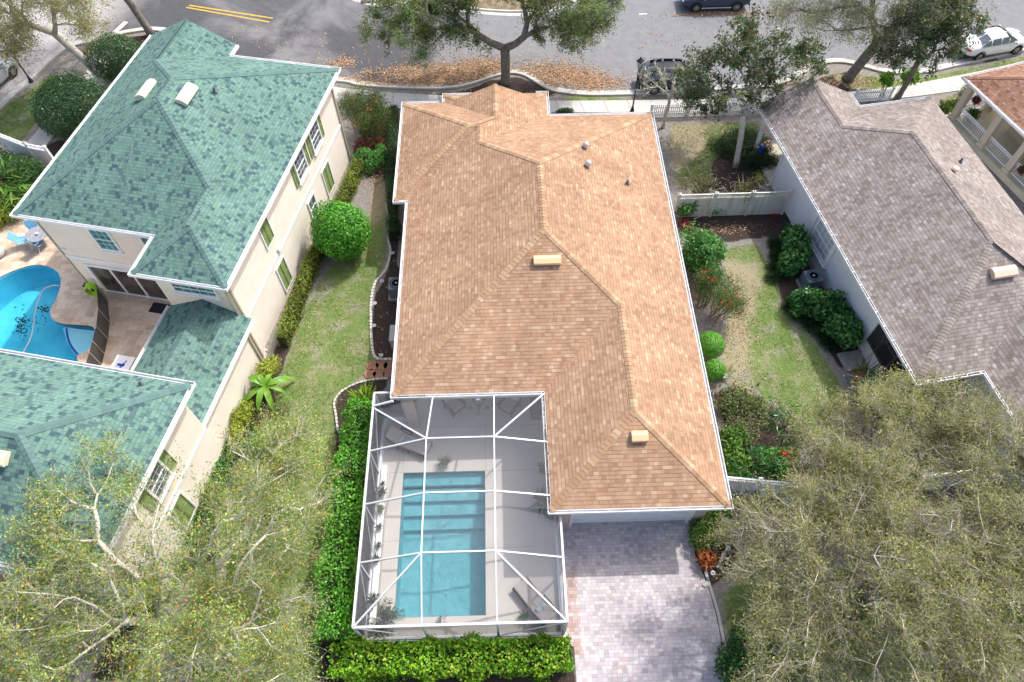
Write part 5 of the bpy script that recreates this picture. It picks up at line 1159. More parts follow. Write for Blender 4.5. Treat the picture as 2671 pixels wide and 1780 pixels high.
c_ = k('6',310,1100,.15); potplant((c_.x,c_.y,0), 'white pot with lime grassy plant beside the tan eave', .18, .26, 110, .42, [(.22,.36,.05),(.14,.26,.04)], 'pot_pale', 1.0, .6, .08, seed=51)
# black hose heap and shoe like item by the slab
mb = MB(); rg = np.random.default_rng(2); c_ = k('6',1120,905,.03); pts = [Vector((c_.x + .75*sin(i*.9)*(.5+.5*rg.random()), c_.y+.25+.22*cos(i*1.3), .04+.03*rg.random())) for i in range(34)]; mb.tube(pts, .02, 5); setp(mb.build('garden_hose', M['dark']), 'heap of black hose at the foot of the clusia shrubs', 'hose')
c_ = k('6',1135,1110,.05); t = thing('garden_item', 'small dark object with a pale base lying on the soil beside the clay pot', 'garden item', (c_.x,c_.y,0), 2.0); mb = MB(); mb.box((0,0,.03),(.30,.11,.05)); mb.build('base', M['pot_pale'], t, bevel=.02); mb = MB(); mb.box((-.04,0,.075),(.2,.1,.06)); mb.build('top', M['lead'], t, bevel=.025)
# porch ornaments of the grey roofed house
c_ = k('3',556,1030,.5); t = thing('vase', 'tall cobalt blue vase on the grey roofed house porch', 'vase', (c_.x,c_.y,.16)); mb = MB(); mb.lathe([(.12,0),(.19,.25),(.15,.5),(.09,.75),(.11,.8),(.08,.78)], (0,0,0), 14); mb.build('body', flat('cobalt glaze', (.02,.09,.36), .25, .1, 3), t, smooth=True)
c_ = k('3',585,1015,.4); t = thing('flower_basket', 'wicker basket with red and white flowers beside the blue vase', 'basket', (c_.x+.1,c_.y-.05,.16)); mb = MB(); mb.lathe([(.16,0),(.24,.3),(.26,.32),(.2,.28),(.01,.28)], (0,0,0), 14); mb.tube([(.24*cos(a),0,.3+.45*sin(a)) for a in np.linspace(0,pi,12)], .018, 6); mb.build('basket', M['stem'], t)
rg = np.random.default_rng(9); leaves('flowers', np.c_[rg.normal(size=(90,2))*.13, .36+.35*rg.random(90)], .12, [(.55,.02,.02),(.8,.8,.8),(.5,.03,.03),(.05,.1,.03)], M['petal'], t, asp=.8, seed=9)
for X, Y, z, lab, cols in ((2025,690,1.9,'hanging basket of purple and red flowers behind the beige column',[(.12,.02,.14),(.45,.02,.06),(.05,.09,.03)]),(2340,1165,1.5,'hanging basket of dark red flowers at the right edge of the porch',[(.30,.03,.05),(.05,.09,.03)])):
    c_ = k('3',X,Y,z); t = thing('hanging_basket', lab, 'hanging basket', (c_.x,c_.y,z), 0, 'flower baskets hung under the beige porch'); mb = MB(); mb.lathe([(.05,-.2),(.2,-.02),(.22,0),(.01,0)], (0,0,0), 14); mb.build('basket', M['stem'], t); mb = MB()
    for i in range(3): a = i*2.1; mb.tube([(.2*cos(a),.2*sin(a),0),(0,0,.5)], .006, 4)
    mb.tube([(0,0,.5),(0,0,3.0-z)], .006, 4); mb.build('hanger', M['dark'], t)
    rg = np.random.default_rng(int(X)); leaves('flowers', unit(rg.normal(size=(220,3)))*.27*(rg.random((220,1))**.4)+[0,0,.06], .12, cols, M['petal'], t, asp=.7, seed=3)
# stepping stones
random.seed(4)
for i, (X, Y, rr) in enumerate(((245,1035,.34),(303,1030,.33),(352,1028,.30),(225,1090,.36),(285,1090,.33),(345,1088,.30))):
    c_ = k('5',X,Y); mb = MB(); n = 7; poly = [(rr*(.85+.3*random.random())*cos(2*pi*j/n+i), rr*(.8+.25*random.random())*sin(2*pi*j/n+i)) for j in range(n)]; mb.prism(poly, -.02, .05)
    pos_ = ['outermost stone of the far row, by the lawn','middle stone of the far row','stone of the far row under the eave','outermost stone of the near row, by the lawn','middle stone of the near row','stone of the near row under the eave'][i]
    setp(mb.build('stepping_stone', M['stone'], None, Matrix.Translation((c_.x,c_.y,0)), bevel=.02), 'red brown flagstone, '+pos_, 'stepping stone', 'flagstones between the mulch beds')
# path lights
def pathlight(c_, label):
    t = thing('path_light', label, 'path light', (c_.x,c_.y,0), 0, 'round path lights in the mulch beds'); mb = MB(); mb.tube([(0,0,0),(0,0,.34)], .018, 6); mb.build('stake', M['dark'], t); mb = MB(); mb.lathe([(.05,.30),(.095,.34),(.10,.36),(.06,.38),(.01,.385)], (0,0,0), 14); mb.build('cap', M['pot_pale'], t); mb = MB(); mb.lathe([(.035,.386),(.03,.395),(.01,.396)], (0,0,0), 10); mb.build('lens', M['lead'], t)
for (cc, X, Y, lab) in (('5',378,265,'path light farthest up the left mulch bed'),('5',303,457,'second path light down the left mulch bed'),('5',258,608,'path light level with the left air conditioner'),('5',253,760,'path light at the widest part of the left mulch bed'),('5',300,962,'path light nearest the stepping stones'),('9',332,658,'path light by the lawn edge right of the driveway shrubs'),('9',230,826,'path light just below the orange croton')):
    pathlight(k(cc,X,Y,.3), lab)
# stone edging
def edging(label, pts, w=.14, step=.2):
    P = spline(pts, 8, False); mb = MB(); acc = 0
    for a, b in zip(P[:-1], P[1:]):
        L = (b-a).length; t_ = -acc
        while t_ + step <= L:
            t_ += step; p = a.lerp(b, min(1, max(0,t_/L))); mb.box((p.x,p.y,.04),(step*.9,w*(.9+.2*random.random()),.12+.03*random.random()), atan2((b-a).y,(b-a).x)+.1*(random.random()-.5))
        acc = L - t_
    setp(mb.build('bed_edging', M['edging'], None, None, bevel=.02), label, 'edging')
edging('pale stone edging round the long mulch bed left of the tan roof', [k('5',*p) for p in ((345,-10),(352,60),(345,160),(362,260),(330,380),(260,470),(236,560),(230,680),(232,800),(240,920),(258,975),(300,990),(370,990))])
edging('thin pale edging curving round the small bed by the pool hedge', [k('5',*p) for p in ((360,1122),(260,1128),(150,1150),(60,1190),(10,1230),(-20,1290),(-10,1360),(5,1480))], .1)
edging('straight pale edging across the top of the mulch bed by the tan eave', [k('5',*p) for p in ((362,156),(395,156),(430,156))])
edging('pale edging curving round the driveway bed', [k('9',*p) for p in ((390,450),(385,530),(350,620),(300,700),(260,790))], .1)
edging('short row of pale stones where the driveway bed meets the grass', [k('9',*p) for p in ((150,935),(180,905),(215,880))], .2, .28)
edging('dark line of stones by the upper left bed', [k('2',*p) for p in ((362,1240),(340,1330),(338,1420),(350,1568))], .1)

# ------------------------------------------------------------------ lamps
def lamp(loc, label, h=3.4):
    t = thing('street_lamp', label, 'lamp post', loc, 0, 'black street lamps'); mb = MB(); mb.lathe([(.14,0),(.14,.1),(.09,.3),(.05,.5),(.045,h-.4),(.06,h-.35),(.06,h-.3)], (0,0,0), 12); mb.build('post', M['dark'], t)
    mb = MB(); z = h-.3
    for a in range(4): A = pi/4+a*pi/2; B = A+pi/2; mb.bar((.12*cos(A),.12*sin(A),z),(.22*cos(A),.22*sin(A),z+.42),.022,.022)
    mb.lathe([(.08,z-.03),(.13,z)], (0,0,0), 4); mb.lathe([(.27,z+.42),(.25,z+.46),(.08,z+.60),(.03,z+.70),(.01,z+.71)], (0,0,0), 4); mb.build('lantern', M['dark'], t)
    mb = MB(); mb.lathe([(.10,z),(.18,z+.41)], (0,0,0), 4); mb.build('glass', M['blind'], t)
c_ = k('2',2008,765); lamp((c_.x,c_.y,0), 'black lantern lamp post by the sidewalk behind the tan roof', 3.6)
c_ = k('1',215,560); lamp((c_.x,c_.y,0), 'black lamp post leaning up from the grass at the left edge', 4.2)

# ------------------------------------------------------------------ cars
def car(loc, rz, label, paint, L=4.85, W_=1.86, H=1.46, kind='sedan', wb=2.85, r=.335, cat='car', name='parked_car'):
    t = thing(name, label, cat, loc, rz); hl = L/2
    if kind == 'sedan':
        stt = [(-hl,.50,.62,.70),(-hl+.06,.46,.80,.84),(-hl+.35,.36,.97,1.0),(-hl+.85,.30,1.0,1.06),(-hl+1.55,.24,.99,H-.03),(-.15,.22,.98,H),(.45,.22,.96,H-.03),(1.28,.22,.93,1.0),(1.95,.24,.84,.90),(hl-.22,.30,.70,.74),(hl-.03,.34,.56,.60),(hl,.40,.50,.53)]
        wi = {(3,4):'rear',(6,7):'wind'}; side = [3,4,5,6]
    else:
        stt = [(-hl,.55,.75,.85),(-hl+.05,.45,1.0,1.05),(-hl+.18,.38,1.08,1.15),(-hl+.62,.32,1.10,H-.06),(-hl+1.5,.28,1.08,H),(-.1,.26,1.06,H),(.52,.26,1.03,H-.05),(1.22,.26,1.0,1.06),(1.85,.28,.95,1.0),(hl-.25,.33,.86,.90),(hl-.04,.38,.68,.72),(hl,.44,.58,.62)]
        wi = {(2,3):'rear',(6,7):'wind'}; side = [2,3,4,5,6]
    V = []; ringn = 11
    for i, (x, zb, zk, zt_) in enumerate(stt):
        e = min(1, min(x+hl, hl-x)/.55); w = W_/2*(.80+.20*min(1,e**.6)); cab = zt_-zk > .2; wr = w*(.70 if cab else .80); wk = w*.945
        half = [(0,zb),(w*.86,zb),(w*.98,zb+.10),(w,(zb+zk)/2+.03),(wk,zk),(wr,zt_-(.05 if cab else .02))]
        ring = [(-a,b) for a, b in half[1:][::-1]] + [half[0]] + half[1:]
        ring = [(0,zt_)] + [(a,b) for a, b in half[1:][::-1]] + [half[0]] + [(-a,b) for a, b in half[1:]]
        V.append([(x,a,b) for a, b in ring])
    n = len(V[0])   # 0 roof centre, 1 roof edge R, 2 belt R, 3 mid, 4 sill, 5 under, 6 bottom, 7 under L, 8 sill, 9 mid, 10 belt L, 11 roof edge L
    body = MB(); gl = MB(); flatv = [p for rg_ in V for p in rg_]; body.v = list(flatv); gl_faces = []
    for i in range(len(V)-1):
        for j in range(n):
            f = (i*n+j, (i+1)*n+j, (i+1)*n+(j+1)%n, i*n+(j+1)%n); isg = False
            if (i,i+1) in wi and j in (0, n-1): isg = True
            if i in side and j in (1, n-2): isg = True
            if isg: gl_faces.append([Vector(flatv[q_]) for q_ in f])
            body.f.append(list(f))
    body.f.append(list(range(n))); body.f.append(list(range((len(V)-1)*n, len(V)*n))[::-1])
    b = body.build('body', paint, t, smooth=True); b.modifiers.new('sub','SUBSURF').levels = 1; b.modifiers['sub'].render_levels = 1
    es = b.modifiers.new('edge','EDGE_SPLIT'); es.split_angle = rad(50)
    for k_, f in enumerate(gl_faces):
        cen = sum(f, Vector())/4; nn = (f[1]-f[0]).cross(f[3]-f[0]).normalized(); nn = nn if nn.dot(cen-Vector((cen.x,0,.8))) > 0 or abs(nn.z) > .5 and nn.z > 0 else -nn
        gl.quad([cen+(p-cen)*.88+nn*.012 for p in f])
    gl.build('windows', M['glass'], t)
    for sx in (-wb/2, wb/2):
        for sy in (-1,1):
            mb = MB(); N_ = 22; pr = [(r*.62,-.10),(r*.92,-.11),(r,-.07),(r,.07),(r*.92,.11),(r*.62,.10)]; vs = [(a*cos(2*pi*j/N_), q_, a*sin(2*pi*j/N_)) for a, q_ in pr for j in range(N_)]
            mb.add(vs, [(i*N_+j, i*N_+(j+1)%N_, ((i+1)%6)*N_+(j+1)%N_, ((i+1)%6)*N_+j) for i in range(6) for j in range(N_)])
            mb.tube([(0,-.03,0),(0,.03,0)], r*.63, N_); w = mb.build('wheel', M['tyre'], t); w.matrix_basis = Matrix.Translation((sx, sy*(W_/2-.10), r)); WORLD[w.name] = WORLD[t.name] @ w.matrix_basis
            mb = MB(); o_ = .085*sy
            for j in range(10): a = 2*pi*j/10; mb.bar((.05*cos(a),o_,.05*sin(a)),(r*.60*cos(a),o_,r*.60*sin(a)),.025,.05,(0,1,0))
            mb.tube([(0,o_-.02*sy,0),(0,o_+.015*sy,0)], .06, 10)
            vs = [(a*cos(2*pi*j/N_), o_+q_, a*sin(2*pi*j/N_)) for a, q_ in ((r*.57,0),(r*.66,.01*sy),(r*.66,-.03*sy)) for j in range(N_)]; mb.add(vs, [(i*N_+j, i*N_+(j+1)%N_, (i+1)*N_+(j+1)%N_, (i+1)*N_+j) for i in range(2) for j in range(N_)]); mb.build('rim', M['rim'], w)
            mb = MB(); vs = [(sx+(r+d_)*cos(a), sy*(W_/2+.004+ (0 if d_ else -.02)), r+(r+d_)*sin(a)) for d_ in (.0,.065) for a in np.linspace(-.25,pi+.25,20)]; mb.add(vs, [(i,i+1,20+i+1,20+i) for i in range(19)]); mb.build('wheel_arch', M['tyre'], t)
    for s_ in (-1,1):
        mb = MB(); mb.box((hl-.13,s_*(W_/2-.36),.66),(.16,.36,.13), s_*.35); mb.build('headlight', M['blind'], t, bevel=.03)
        mb = MB(); mb.box((-hl+.10,s_*(W_/2-.34),.84),(.14,.40,.15), -s_*.3); mb.build('tail_light', flat('red lens', (.30,.015,.015), .25, .05, 3), t, bevel=.03)
        mb = MB(); mb.box((1.02,s_*(W_/2+.06),.98),(.14,.20,.13)); mb.build('mirror', paint, t, bevel=.04)
    mb = MB(); mb.box((-hl+.02,0,.40),(.08,W_*.78,.16)); mb.build('rear_bumper', M['tyre'], t, bevel=.02)
    if kind != 'sedan':
        for s_ in (-1,1):
            mb = MB(); mb.box((0,s_*(W_/2+.003),.36),(wb-.75,.03,.07)); mb.build('side_sill', M['galv'], t)
            mb = MB(); mb.bar((-hl+.8,s_*.55,H+.04),(.4,s_*.55,H+.03),.03,.03); mb.build('roof_rail', M['dark'], t)
    return t
def paintm(name, c, rough=.25):
    m = NT(name, rough, .35); m.color(m.ramp(m.noise(m.tc(), 1.5, 2), [(.3,tuple(x*.93 for x in c)),(.7,c)])); m.set(m.b, 'Coat Weight', .12); m.set(m.b, 'Coat Roughness', .06); return m.m
pw = paintm('white car paint', (.78,.79,.80)); pdk = paintm('slate blue car paint', (.035,.055,.085)); pnv = paintm('navy car paint', (.008,.011,.022)); pgr = paintm('silver car paint', (.40,.43,.46))
a, b = k('3',2025,415), k('3',2275,370); d = (b-a).normalized(); n_ = Vector((-d.y,d.x,0)); c_ = (a+b)/2 + n_*.83; car((c_.x,c_.y,.01), atan2(d.y,d.x), 'white sedan parked by the kerb at the upper right', pw)
a, b = k('3',105,85), k('3',385,78); d = (b-a).normalized(); n_ = Vector((-d.y,d.x,0)); c_ = (a+b)/2 + n_*.86; car((c_.x,c_.y,.01), atan2(d.y,d.x)+pi, 'dark slate blue SUV parked along the far kerb, cut by the top edge', pdk, 4.9, 1.95, 1.74, 'suv', 2.9, .37)
a = k('2',2190,605); d = Vector((cos(-.02),sin(-.02),0)); c_ = a + d*.95 + Vector((0,.25,0)); car((c_.x,c_.y,.01), -.02, 'navy SUV parked behind the bare branching tree', pnv, 4.6, 1.86, 1.62, 'suv', 2.75, .35)
a = k('1',105,520); rz_ = heading(k('1',0,750),k('1',340,425)); c_ = a - Vector((cos(rz_),sin(rz_),0))*1.375 + Vector((-sin(rz_),cos(rz_),0))*.81; car((c_.x,c_.y,.01), rz_, 'silver grey car on the side street, cut by the left edge', pgr, 4.6, 1.82, 1.45, 'sedan', 2.75, .34)
# ------------------------------------------------------------------ shrubs and hedges
G_BRIGHT = [(0.095,0.365,0.034,3),(0.162,0.499,0.047,3),(0.270,0.620,0.081,2),(0.041,0.162,0.022,1.5)]
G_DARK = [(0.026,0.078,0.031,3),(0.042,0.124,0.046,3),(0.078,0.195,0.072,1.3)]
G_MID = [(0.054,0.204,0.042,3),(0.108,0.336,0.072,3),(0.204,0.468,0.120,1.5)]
G_YEL = [(.34,.42,.05,3),(.48,.52,.08,2),(.16,.28,.03,2),(.60,.60,.14,1)]
def cloud(blobs, rg, shell=.22, bump=.14, floor=.02):
    """leaf positions and outward normals over lumpy ellipsoids (cx,cy,cz,rx,ry,rz,n)"""
    P = []; Nn = []
    for cx, cy, cz, rx, ry, rz, n in blobs:
        d = unit(rg.normal(size=(n,3))); lump = np.ones(n)
        dirs = unit(rg.normal(size=(14,3)))
        lump += bump*(np.clip((d@dirs.T), 0, 1)**10).sum(1) - bump*.4
        rr = (1 - shell*rg.random(n)**1.6)*lump
        p = d*rr[:,None]*[rx,ry,rz] + [cx,cy,cz]; nn = unit(d/[rx,ry,rz])
        ok = p[:,2] > floor; P.append(p[ok]); Nn.append(nn[ok])
    return np.concatenate(P), np.concatenate(Nn)
def shrub(name, label, base, blobs, cols, size=.10, cat='shrub', group=None, seed=0, mat='leaf', stems=5, asp=.55, jit=.8, shell=.25, bump=.14, flowers=None, fl_n=0, fl_size=.1, lump=True):
    """blobs relative to base"""
    rg = np.random.default_rng(seed); t = thing(name, label, cat, (base.x, base.y, 0), 0, group)
    if cat not in ('topiary',) and lump:
        bl = []
        for cx, cy, cz, rx, ry, rz, n in blobs:                    # break each mass into uneven leafy clumps
            m_ = 9
            for j in range(m_):
                d = unit(rg.normal(size=3)); f = .35+.3*rg.random(); r_ = .42+.28*rg.random(); bl.append((cx+d[0]*rx*f*1.15, cy+d[1]*ry*f*1.15, max(rz*r_*.6, cz+d[2]*rz*f), rx*r_, ry*r_, rz*r_, int(n*1.25/m_)))
        blobs = bl
    P, Nn = cloud(blobs, rg, shell, bump); leaves('foliage', P, size, cols, M[mat], t, nrm=Nn+[0,0,.25], jit=jit, asp=asp, seed=seed)
    if stems:
        stems = max(1, stems*3//max(1,len(blobs))) if len(blobs) > 4 else stems
        A = []; B = []
        for cx, cy, cz, rx, ry, rz, n in blobs:
            for i in range(stems):
                A.append((cx*.6+rg.normal()*.06, cy*.6+rg.normal()*.06, 0)); B.append((cx+rg.normal()*rx*.4, cy+rg.normal()*ry*.4, cz+rz*.4*rg.random()))
        sticks('stem', A, B, .022, .008, M['stem'], t, n=5)
    if flowers:
        i = rg.choice(len(P), fl_n); Q = P[i] + Nn[i]*.04
        leaves('flowers', np.repeat(Q, 5, 0)+rg.normal(size=(fl_n*5,3))*fl_size*.25, fl_size, flowers, M['petal'], t, seed=seed+1, asp=.6)
    return t
def hedge(name, label, path, w, h, cols, size=.10, dens=260, seed=0, group=None, cat='hedge', mat='leaf', rag=.10, asp=.6):
    """clipped hedge along a plan path: leaves over the top and both flanks, thick enough to hide the inside"""
    rg = np.random.default_rng(seed); path = [Vector((p[0],p[1])) for p in path]; P = []; Nn = []; A = []; B = []
    base = path[0]; t = thing(name, label, cat, (base.x, base.y, 0), 0, group)
    for a, b in zip(path[:-1], path[1:]):
        L = (b-a).length; d = (b-a)/L; s_ = Vector((-d.y,d.x)); n = int(L*(w+2*h)*dens)
        u = rg.random(n)*L; q_ = rg.random(n)*(w+2*h+.3)-.15; r_ = rg.random(n)**1.8*.22
        ph = rg.random(6)*6; lump = rag*(np.sin(u*2.3+ph[0])+np.sin(u*4.9+ph[1])*.7+np.sin(q_*3.1+u*1.3+ph[2])*.8)+rg.normal(size=n)*.035
        y = np.where(q_ < h, -w/2, np.where(q_ < h+w, q_-h-w/2, w/2)); z = np.where(q_ < h, q_, np.where(q_ < h+w, h, w+2*h-q_))
        ny = np.where(q_ < h, -1., np.where(q_ < h+w, 0., 1.)); nz = np.where((q_ >= h) & (q_ < h+w), 1., .15)
        y = y + ny*(lump-r_); z = z + np.where(ny == 0, lump-r_, 0)
        ec = np.clip((np.abs(y)-w*.32)/(w*.2), 0, 1)*np.clip((z-h*.75)/(h*.25), 0, 1); z = z - ec*.12
        P.append(np.stack([a.x+d.x*u+s_.x*y-base.x, a.y+d.y*u+s_.y*y-base.y, np.maximum(z,.03)], 1)); Nn.append(np.stack([s_.x*ny, s_.y*ny, nz], 1))
        for i in range(int(L*7)):
            uu = rg.random()*L; yy = (rg.random()-.5)*w*.7; x_, y_ = a.x+d.x*uu+s_.x*yy-base.x, a.y+d.y*uu+s_.y*yy-base.y
            A.append((x_,y_,0)); B.append((x_+rg.normal()*.12, y_+rg.normal()*.12, h*.85))
    P = np.concatenate(P); Nn = np.concatenate(Nn); top = np.where(P[:,2] > h*.9)[0]; pick = rg.choice(top, min(len(top), max(12, len(top)//160)))
    for q_ in range(7): P = np.concatenate([P, P[pick] + np.c_[rg.normal(size=(len(pick),2))*.05, .03+.035*q_+rg.random(len(pick))*.03]]); Nn = np.concatenate([Nn, rg.normal(size=(len(pick),3))])   # unclipped shoots
    patch = .78 + .44*(np.sin(P[:,0]*1.9+P[:,1]*1.3+seed)*.5+.5)*(np.sin(P[:,1]*2.7-P[:,0]*.8+seed*2)*.5+.5) + .25*(rg.random(len(P))-.5)
    leaves('foliage', P, size, cols, M[mat], t, nrm=Nn, jit=.75, asp=asp, seed=seed, tint=patch, var=.45)
    sticks('stem', A, B, .02, .008, M['stem'], t, n=4)
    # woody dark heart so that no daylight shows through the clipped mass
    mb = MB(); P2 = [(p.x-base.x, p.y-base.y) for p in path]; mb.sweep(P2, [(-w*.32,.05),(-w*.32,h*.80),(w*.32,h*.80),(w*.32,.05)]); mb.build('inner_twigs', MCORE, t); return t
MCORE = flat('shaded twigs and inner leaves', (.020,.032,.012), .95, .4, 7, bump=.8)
# pool hedge: left flank and front
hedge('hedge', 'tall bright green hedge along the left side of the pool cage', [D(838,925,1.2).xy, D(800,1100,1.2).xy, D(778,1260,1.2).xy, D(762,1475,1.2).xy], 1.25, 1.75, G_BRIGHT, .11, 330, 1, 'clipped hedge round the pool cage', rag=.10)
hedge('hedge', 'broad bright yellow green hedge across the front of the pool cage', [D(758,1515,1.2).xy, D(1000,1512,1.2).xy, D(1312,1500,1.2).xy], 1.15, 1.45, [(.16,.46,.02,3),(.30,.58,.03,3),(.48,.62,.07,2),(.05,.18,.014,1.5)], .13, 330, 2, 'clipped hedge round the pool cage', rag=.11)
hedge('hedge', 'clipped olive hedge along the base of the two storey cream wall', [D(826,375,.5).xy, D(790,455,.5).xy, D(722,590,.5).xy, D(648,785,.5).xy], .62, 1.0, [(.18,.27,.03,3),(.30,.37,.05,3),(.42,.44,.09,1.5),(.08,.14,.02,1.6)], .085, 430, 3, rag=.03)
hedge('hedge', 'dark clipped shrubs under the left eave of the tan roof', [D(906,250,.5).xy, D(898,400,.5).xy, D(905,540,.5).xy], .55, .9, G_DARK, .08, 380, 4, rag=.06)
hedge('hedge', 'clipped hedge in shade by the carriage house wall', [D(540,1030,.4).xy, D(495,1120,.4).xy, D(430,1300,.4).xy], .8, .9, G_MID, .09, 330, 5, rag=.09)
# topiary ball
c_ = D(784,530,1.75); shrub('topiary', 'large round bright green clipped ball shrub beside the cream wall', Vector((c_.x,c_.y,0)), [(-.1,.05,1.72,1.5,1.5,1.45,9500),(.25,-.2,1.7,1.35,1.35,1.40,4500),(-.2,.2,2.0,1.25,1.25,1.28,3000)], [(.07,.32,.025,3),(.13,.44,.04,3),(.03,.13,.016,1.6),(.24,.52,.10,1.4)], .125, 'topiary', None, 11, stems=10, shell=.30, bump=.09, jit=1.0)
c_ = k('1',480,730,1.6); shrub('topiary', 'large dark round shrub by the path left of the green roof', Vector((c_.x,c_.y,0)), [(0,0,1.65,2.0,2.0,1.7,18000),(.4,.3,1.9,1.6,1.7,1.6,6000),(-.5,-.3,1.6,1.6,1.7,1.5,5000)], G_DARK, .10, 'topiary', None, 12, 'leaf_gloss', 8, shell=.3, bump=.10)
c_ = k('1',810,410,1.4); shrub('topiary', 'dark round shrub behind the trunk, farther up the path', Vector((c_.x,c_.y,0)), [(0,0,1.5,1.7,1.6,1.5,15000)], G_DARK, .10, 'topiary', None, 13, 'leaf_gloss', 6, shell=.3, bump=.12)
# red flowering bottlebrush shrubs
FL_R = [(.62,.05,.03,3),(.75,.12,.05,1)]
c_ = D(835,275,1.2); shrub('flowering_shrub', 'tall loose shrub dotted with red flowers, between the cream wall and the tan roof', Vector((c_.x,c_.y,0)), [(0,0,1.5,1.6,1.5,1.3,6500),(.5,.5,2.3,1.1,1.0,.9,2600),(-.7,.4,1.9,1.0,1.0,.8,2200)], [(.06,.12,.03,3),(.12,.19,.05,3),(.19,.24,.09,1)], .11, 'flowering shrub', None, 14, shell=.7, bump=.2, asp=.3, flowers=FL_R, fl_n=85)
c_ = D(845,340,.5); shrub('shrub', 'dark red leaved cordylines below the red flowered shrub', Vector((c_.x,c_.y,0)), [(0,0,.55,.8,.5,.5,900),(.5,.15,.5,.5,.5,.45,500)], [(.09,.012,.02,3),(.18,.02,.03,2),(.03,.02,.015,1)], .26, 'shrub', None, 15, asp=.2)
c_ = D(838,365,.5); shrub('shrub', 'dense dark green shrubs at the end of the olive hedge', Vector((c_.x,c_.y,0)), [(.2,0,.5,.8,.75,.6,3500),(.9,.45,.45,.6,.6,.5,1800)], G_MID, .10, 'shrub', None, 16)
c_ = k('6',280,560,1.0); shrub('flowering_shrub', 'leaning shrub with scattered red flowers along the right eave of the tan roof', Vector((c_.x-.7,c_.y-.4,0)), [(.5,.3,1.6,1.4,1.5,1.0,4200),(1.1,-.2,1.5,.9,1.0,.7,1800),(.2,1.1,1.7,.9,.8,.7,1600)], [(.05,.12,.03,3),(.10,.18,.05,3),(.20,.25,.09,1)], .10, 'flowering shrub', None, 17, shell=.8, bump=.25, asp=.32, flowers=FL_R, fl_n=70)
c_ = k('6',165,280,1.0); shrub('shrub', 'glossy broad leaved green shrub against the tan eave, upper right yard', Vector((c_.x,c_.y,0)), [(0,0,1.2,1.15,1.25,1.1,4200),(.1,-.9,.9,.8,.7,.8,1500)], G_MID, .24, 'shrub', None, 18, 'leaf_gloss', asp=.34, shell=.6, bump=.3)
c_ = k('6',215,885,.7); shrub('topiary', 'small round clipped shrub by the right eave, the larger of two', Vector((c_.x,c_.y,0)), [(0,0,.68,.70,.70,.64,5200)], G_BRIGHT, .07, 'topiary', 'small ball shrubs by the right eave', 19, shell=.2, bump=.05)
c_ = k('6',243,1055,.6); shrub('topiary', 'small round clipped shrub by the right eave, the smaller of two', Vector((c_.x,c_.y,0)), [(0,0,.55,.54,.52,.50,3600)], G_BRIGHT, .065, 'topiary', 'small ball shrubs by the right eave', 20, shell=.2, bump=.05)
# clusia shrubs along the white wall
for i, (X, Y, bl, lab) in enumerate((('6',(790,200),[(0,0,.9,.55,.85,.9,2600),(.1,-.7,.8,.55,.6,.75,1700),(.0,.7,.8,.4,.5,.6,1000)],'glossy green shrub below the white window, above the air conditioner'),('6',(800,310),[(0,0,.8,.6,.55,.75,2200),(-.35,-.1,.65,.5,.5,.55,1200)],'glossy green shrub with a browned top just above the air conditioner'),('6',(950,600),[(0,-.05,.9,.95,.62,.8,3400),(-.7,.1,.8,.6,.6,.7,1600)],'broad glossy green shrub just below the air conditioner'),('6',(1110,760),[(0,.1,.9,.75,1.1,.85,3600),(.15,-.7,.8,.6,.6,.7,1500)],'glossy green shrub nearest the screened corner porch'))):
    c_ = k(X,*Y,.9); shrub('shrub', lab, Vector((c_.x,c_.y,0)), bl, [(.03,.12,.03,3),(.06,.21,.045,3),(.11,.31,.075,2)], .19, 'shrub', 'glossy shrubs along the white wall', 30+i, 'leaf_gloss', asp=.65, shell=.55, bump=.34)
c_ = k('6',760,350,1.45); t_ = bpy.data.objects['shrub.004'] if 'shrub.004' in bpy.data.objects else None
rg = np.random.default_rng(77)
def grass_clump(c, label, r=.5, h=.5, n=170, cols=[(.02,.06,.025,3),(.035,.09,.035,2)], group=None, seed=0, cat='grass clump', name='grass_clump', asp=.07, L=.55):
    rg = np.random.default_rng(seed); t = thing(name, label, cat, (c.x,c.y,0), 0, group); a = rg.random(n)*2*pi; el = .35+rg.random(n)*1.0; ax = np.stack([np.cos(a)*np.cos(el), np.sin(a)*np.cos(el), np.sin(el)], 1)
    P = np.stack([np.cos(a)*r*.25*rg.random(n), np.sin(a)*r*.25*rg.random(n), np.zeros(n)+.02], 1); leaves('blade', P, L*r*2, cols, M['leaf'], t, axis=ax, asp=asp, seed=seed)
    P2 = P + ax*L*r*1.2; ax2 = unit(ax*[1,1,.1]-[0,0,.35]); leaves('blade_tip', P2, L*r*1.1, cols, M['leaf'], t, axis=ax2, asp=asp, seed=seed+1); return t
for i, (X, Y, lab) in enumerate(((655,185,'liriope clump at the top of the row, by the bare soil'),(665,265,'second liriope clump from the top of the row'),(655,345,'third liriope clump from the top of the row'),(645,420,'liriope clump level with the air conditioner'),(760,610,'liriope clump just below the air conditioner'),(825,680,'liriope clump left of the broad glossy shrub'),(890,740,'liriope clump at the narrow part of the right bed'),(960,800,'liriope clump left of the lowest glossy shrub'),(1025,870,'liriope clump nearest the concrete slab'))):
    grass_clump(k('6',X,Y,.25), 'dark green '+lab, .42, .4, 260, group='liriope along the right bed', seed=60+i)
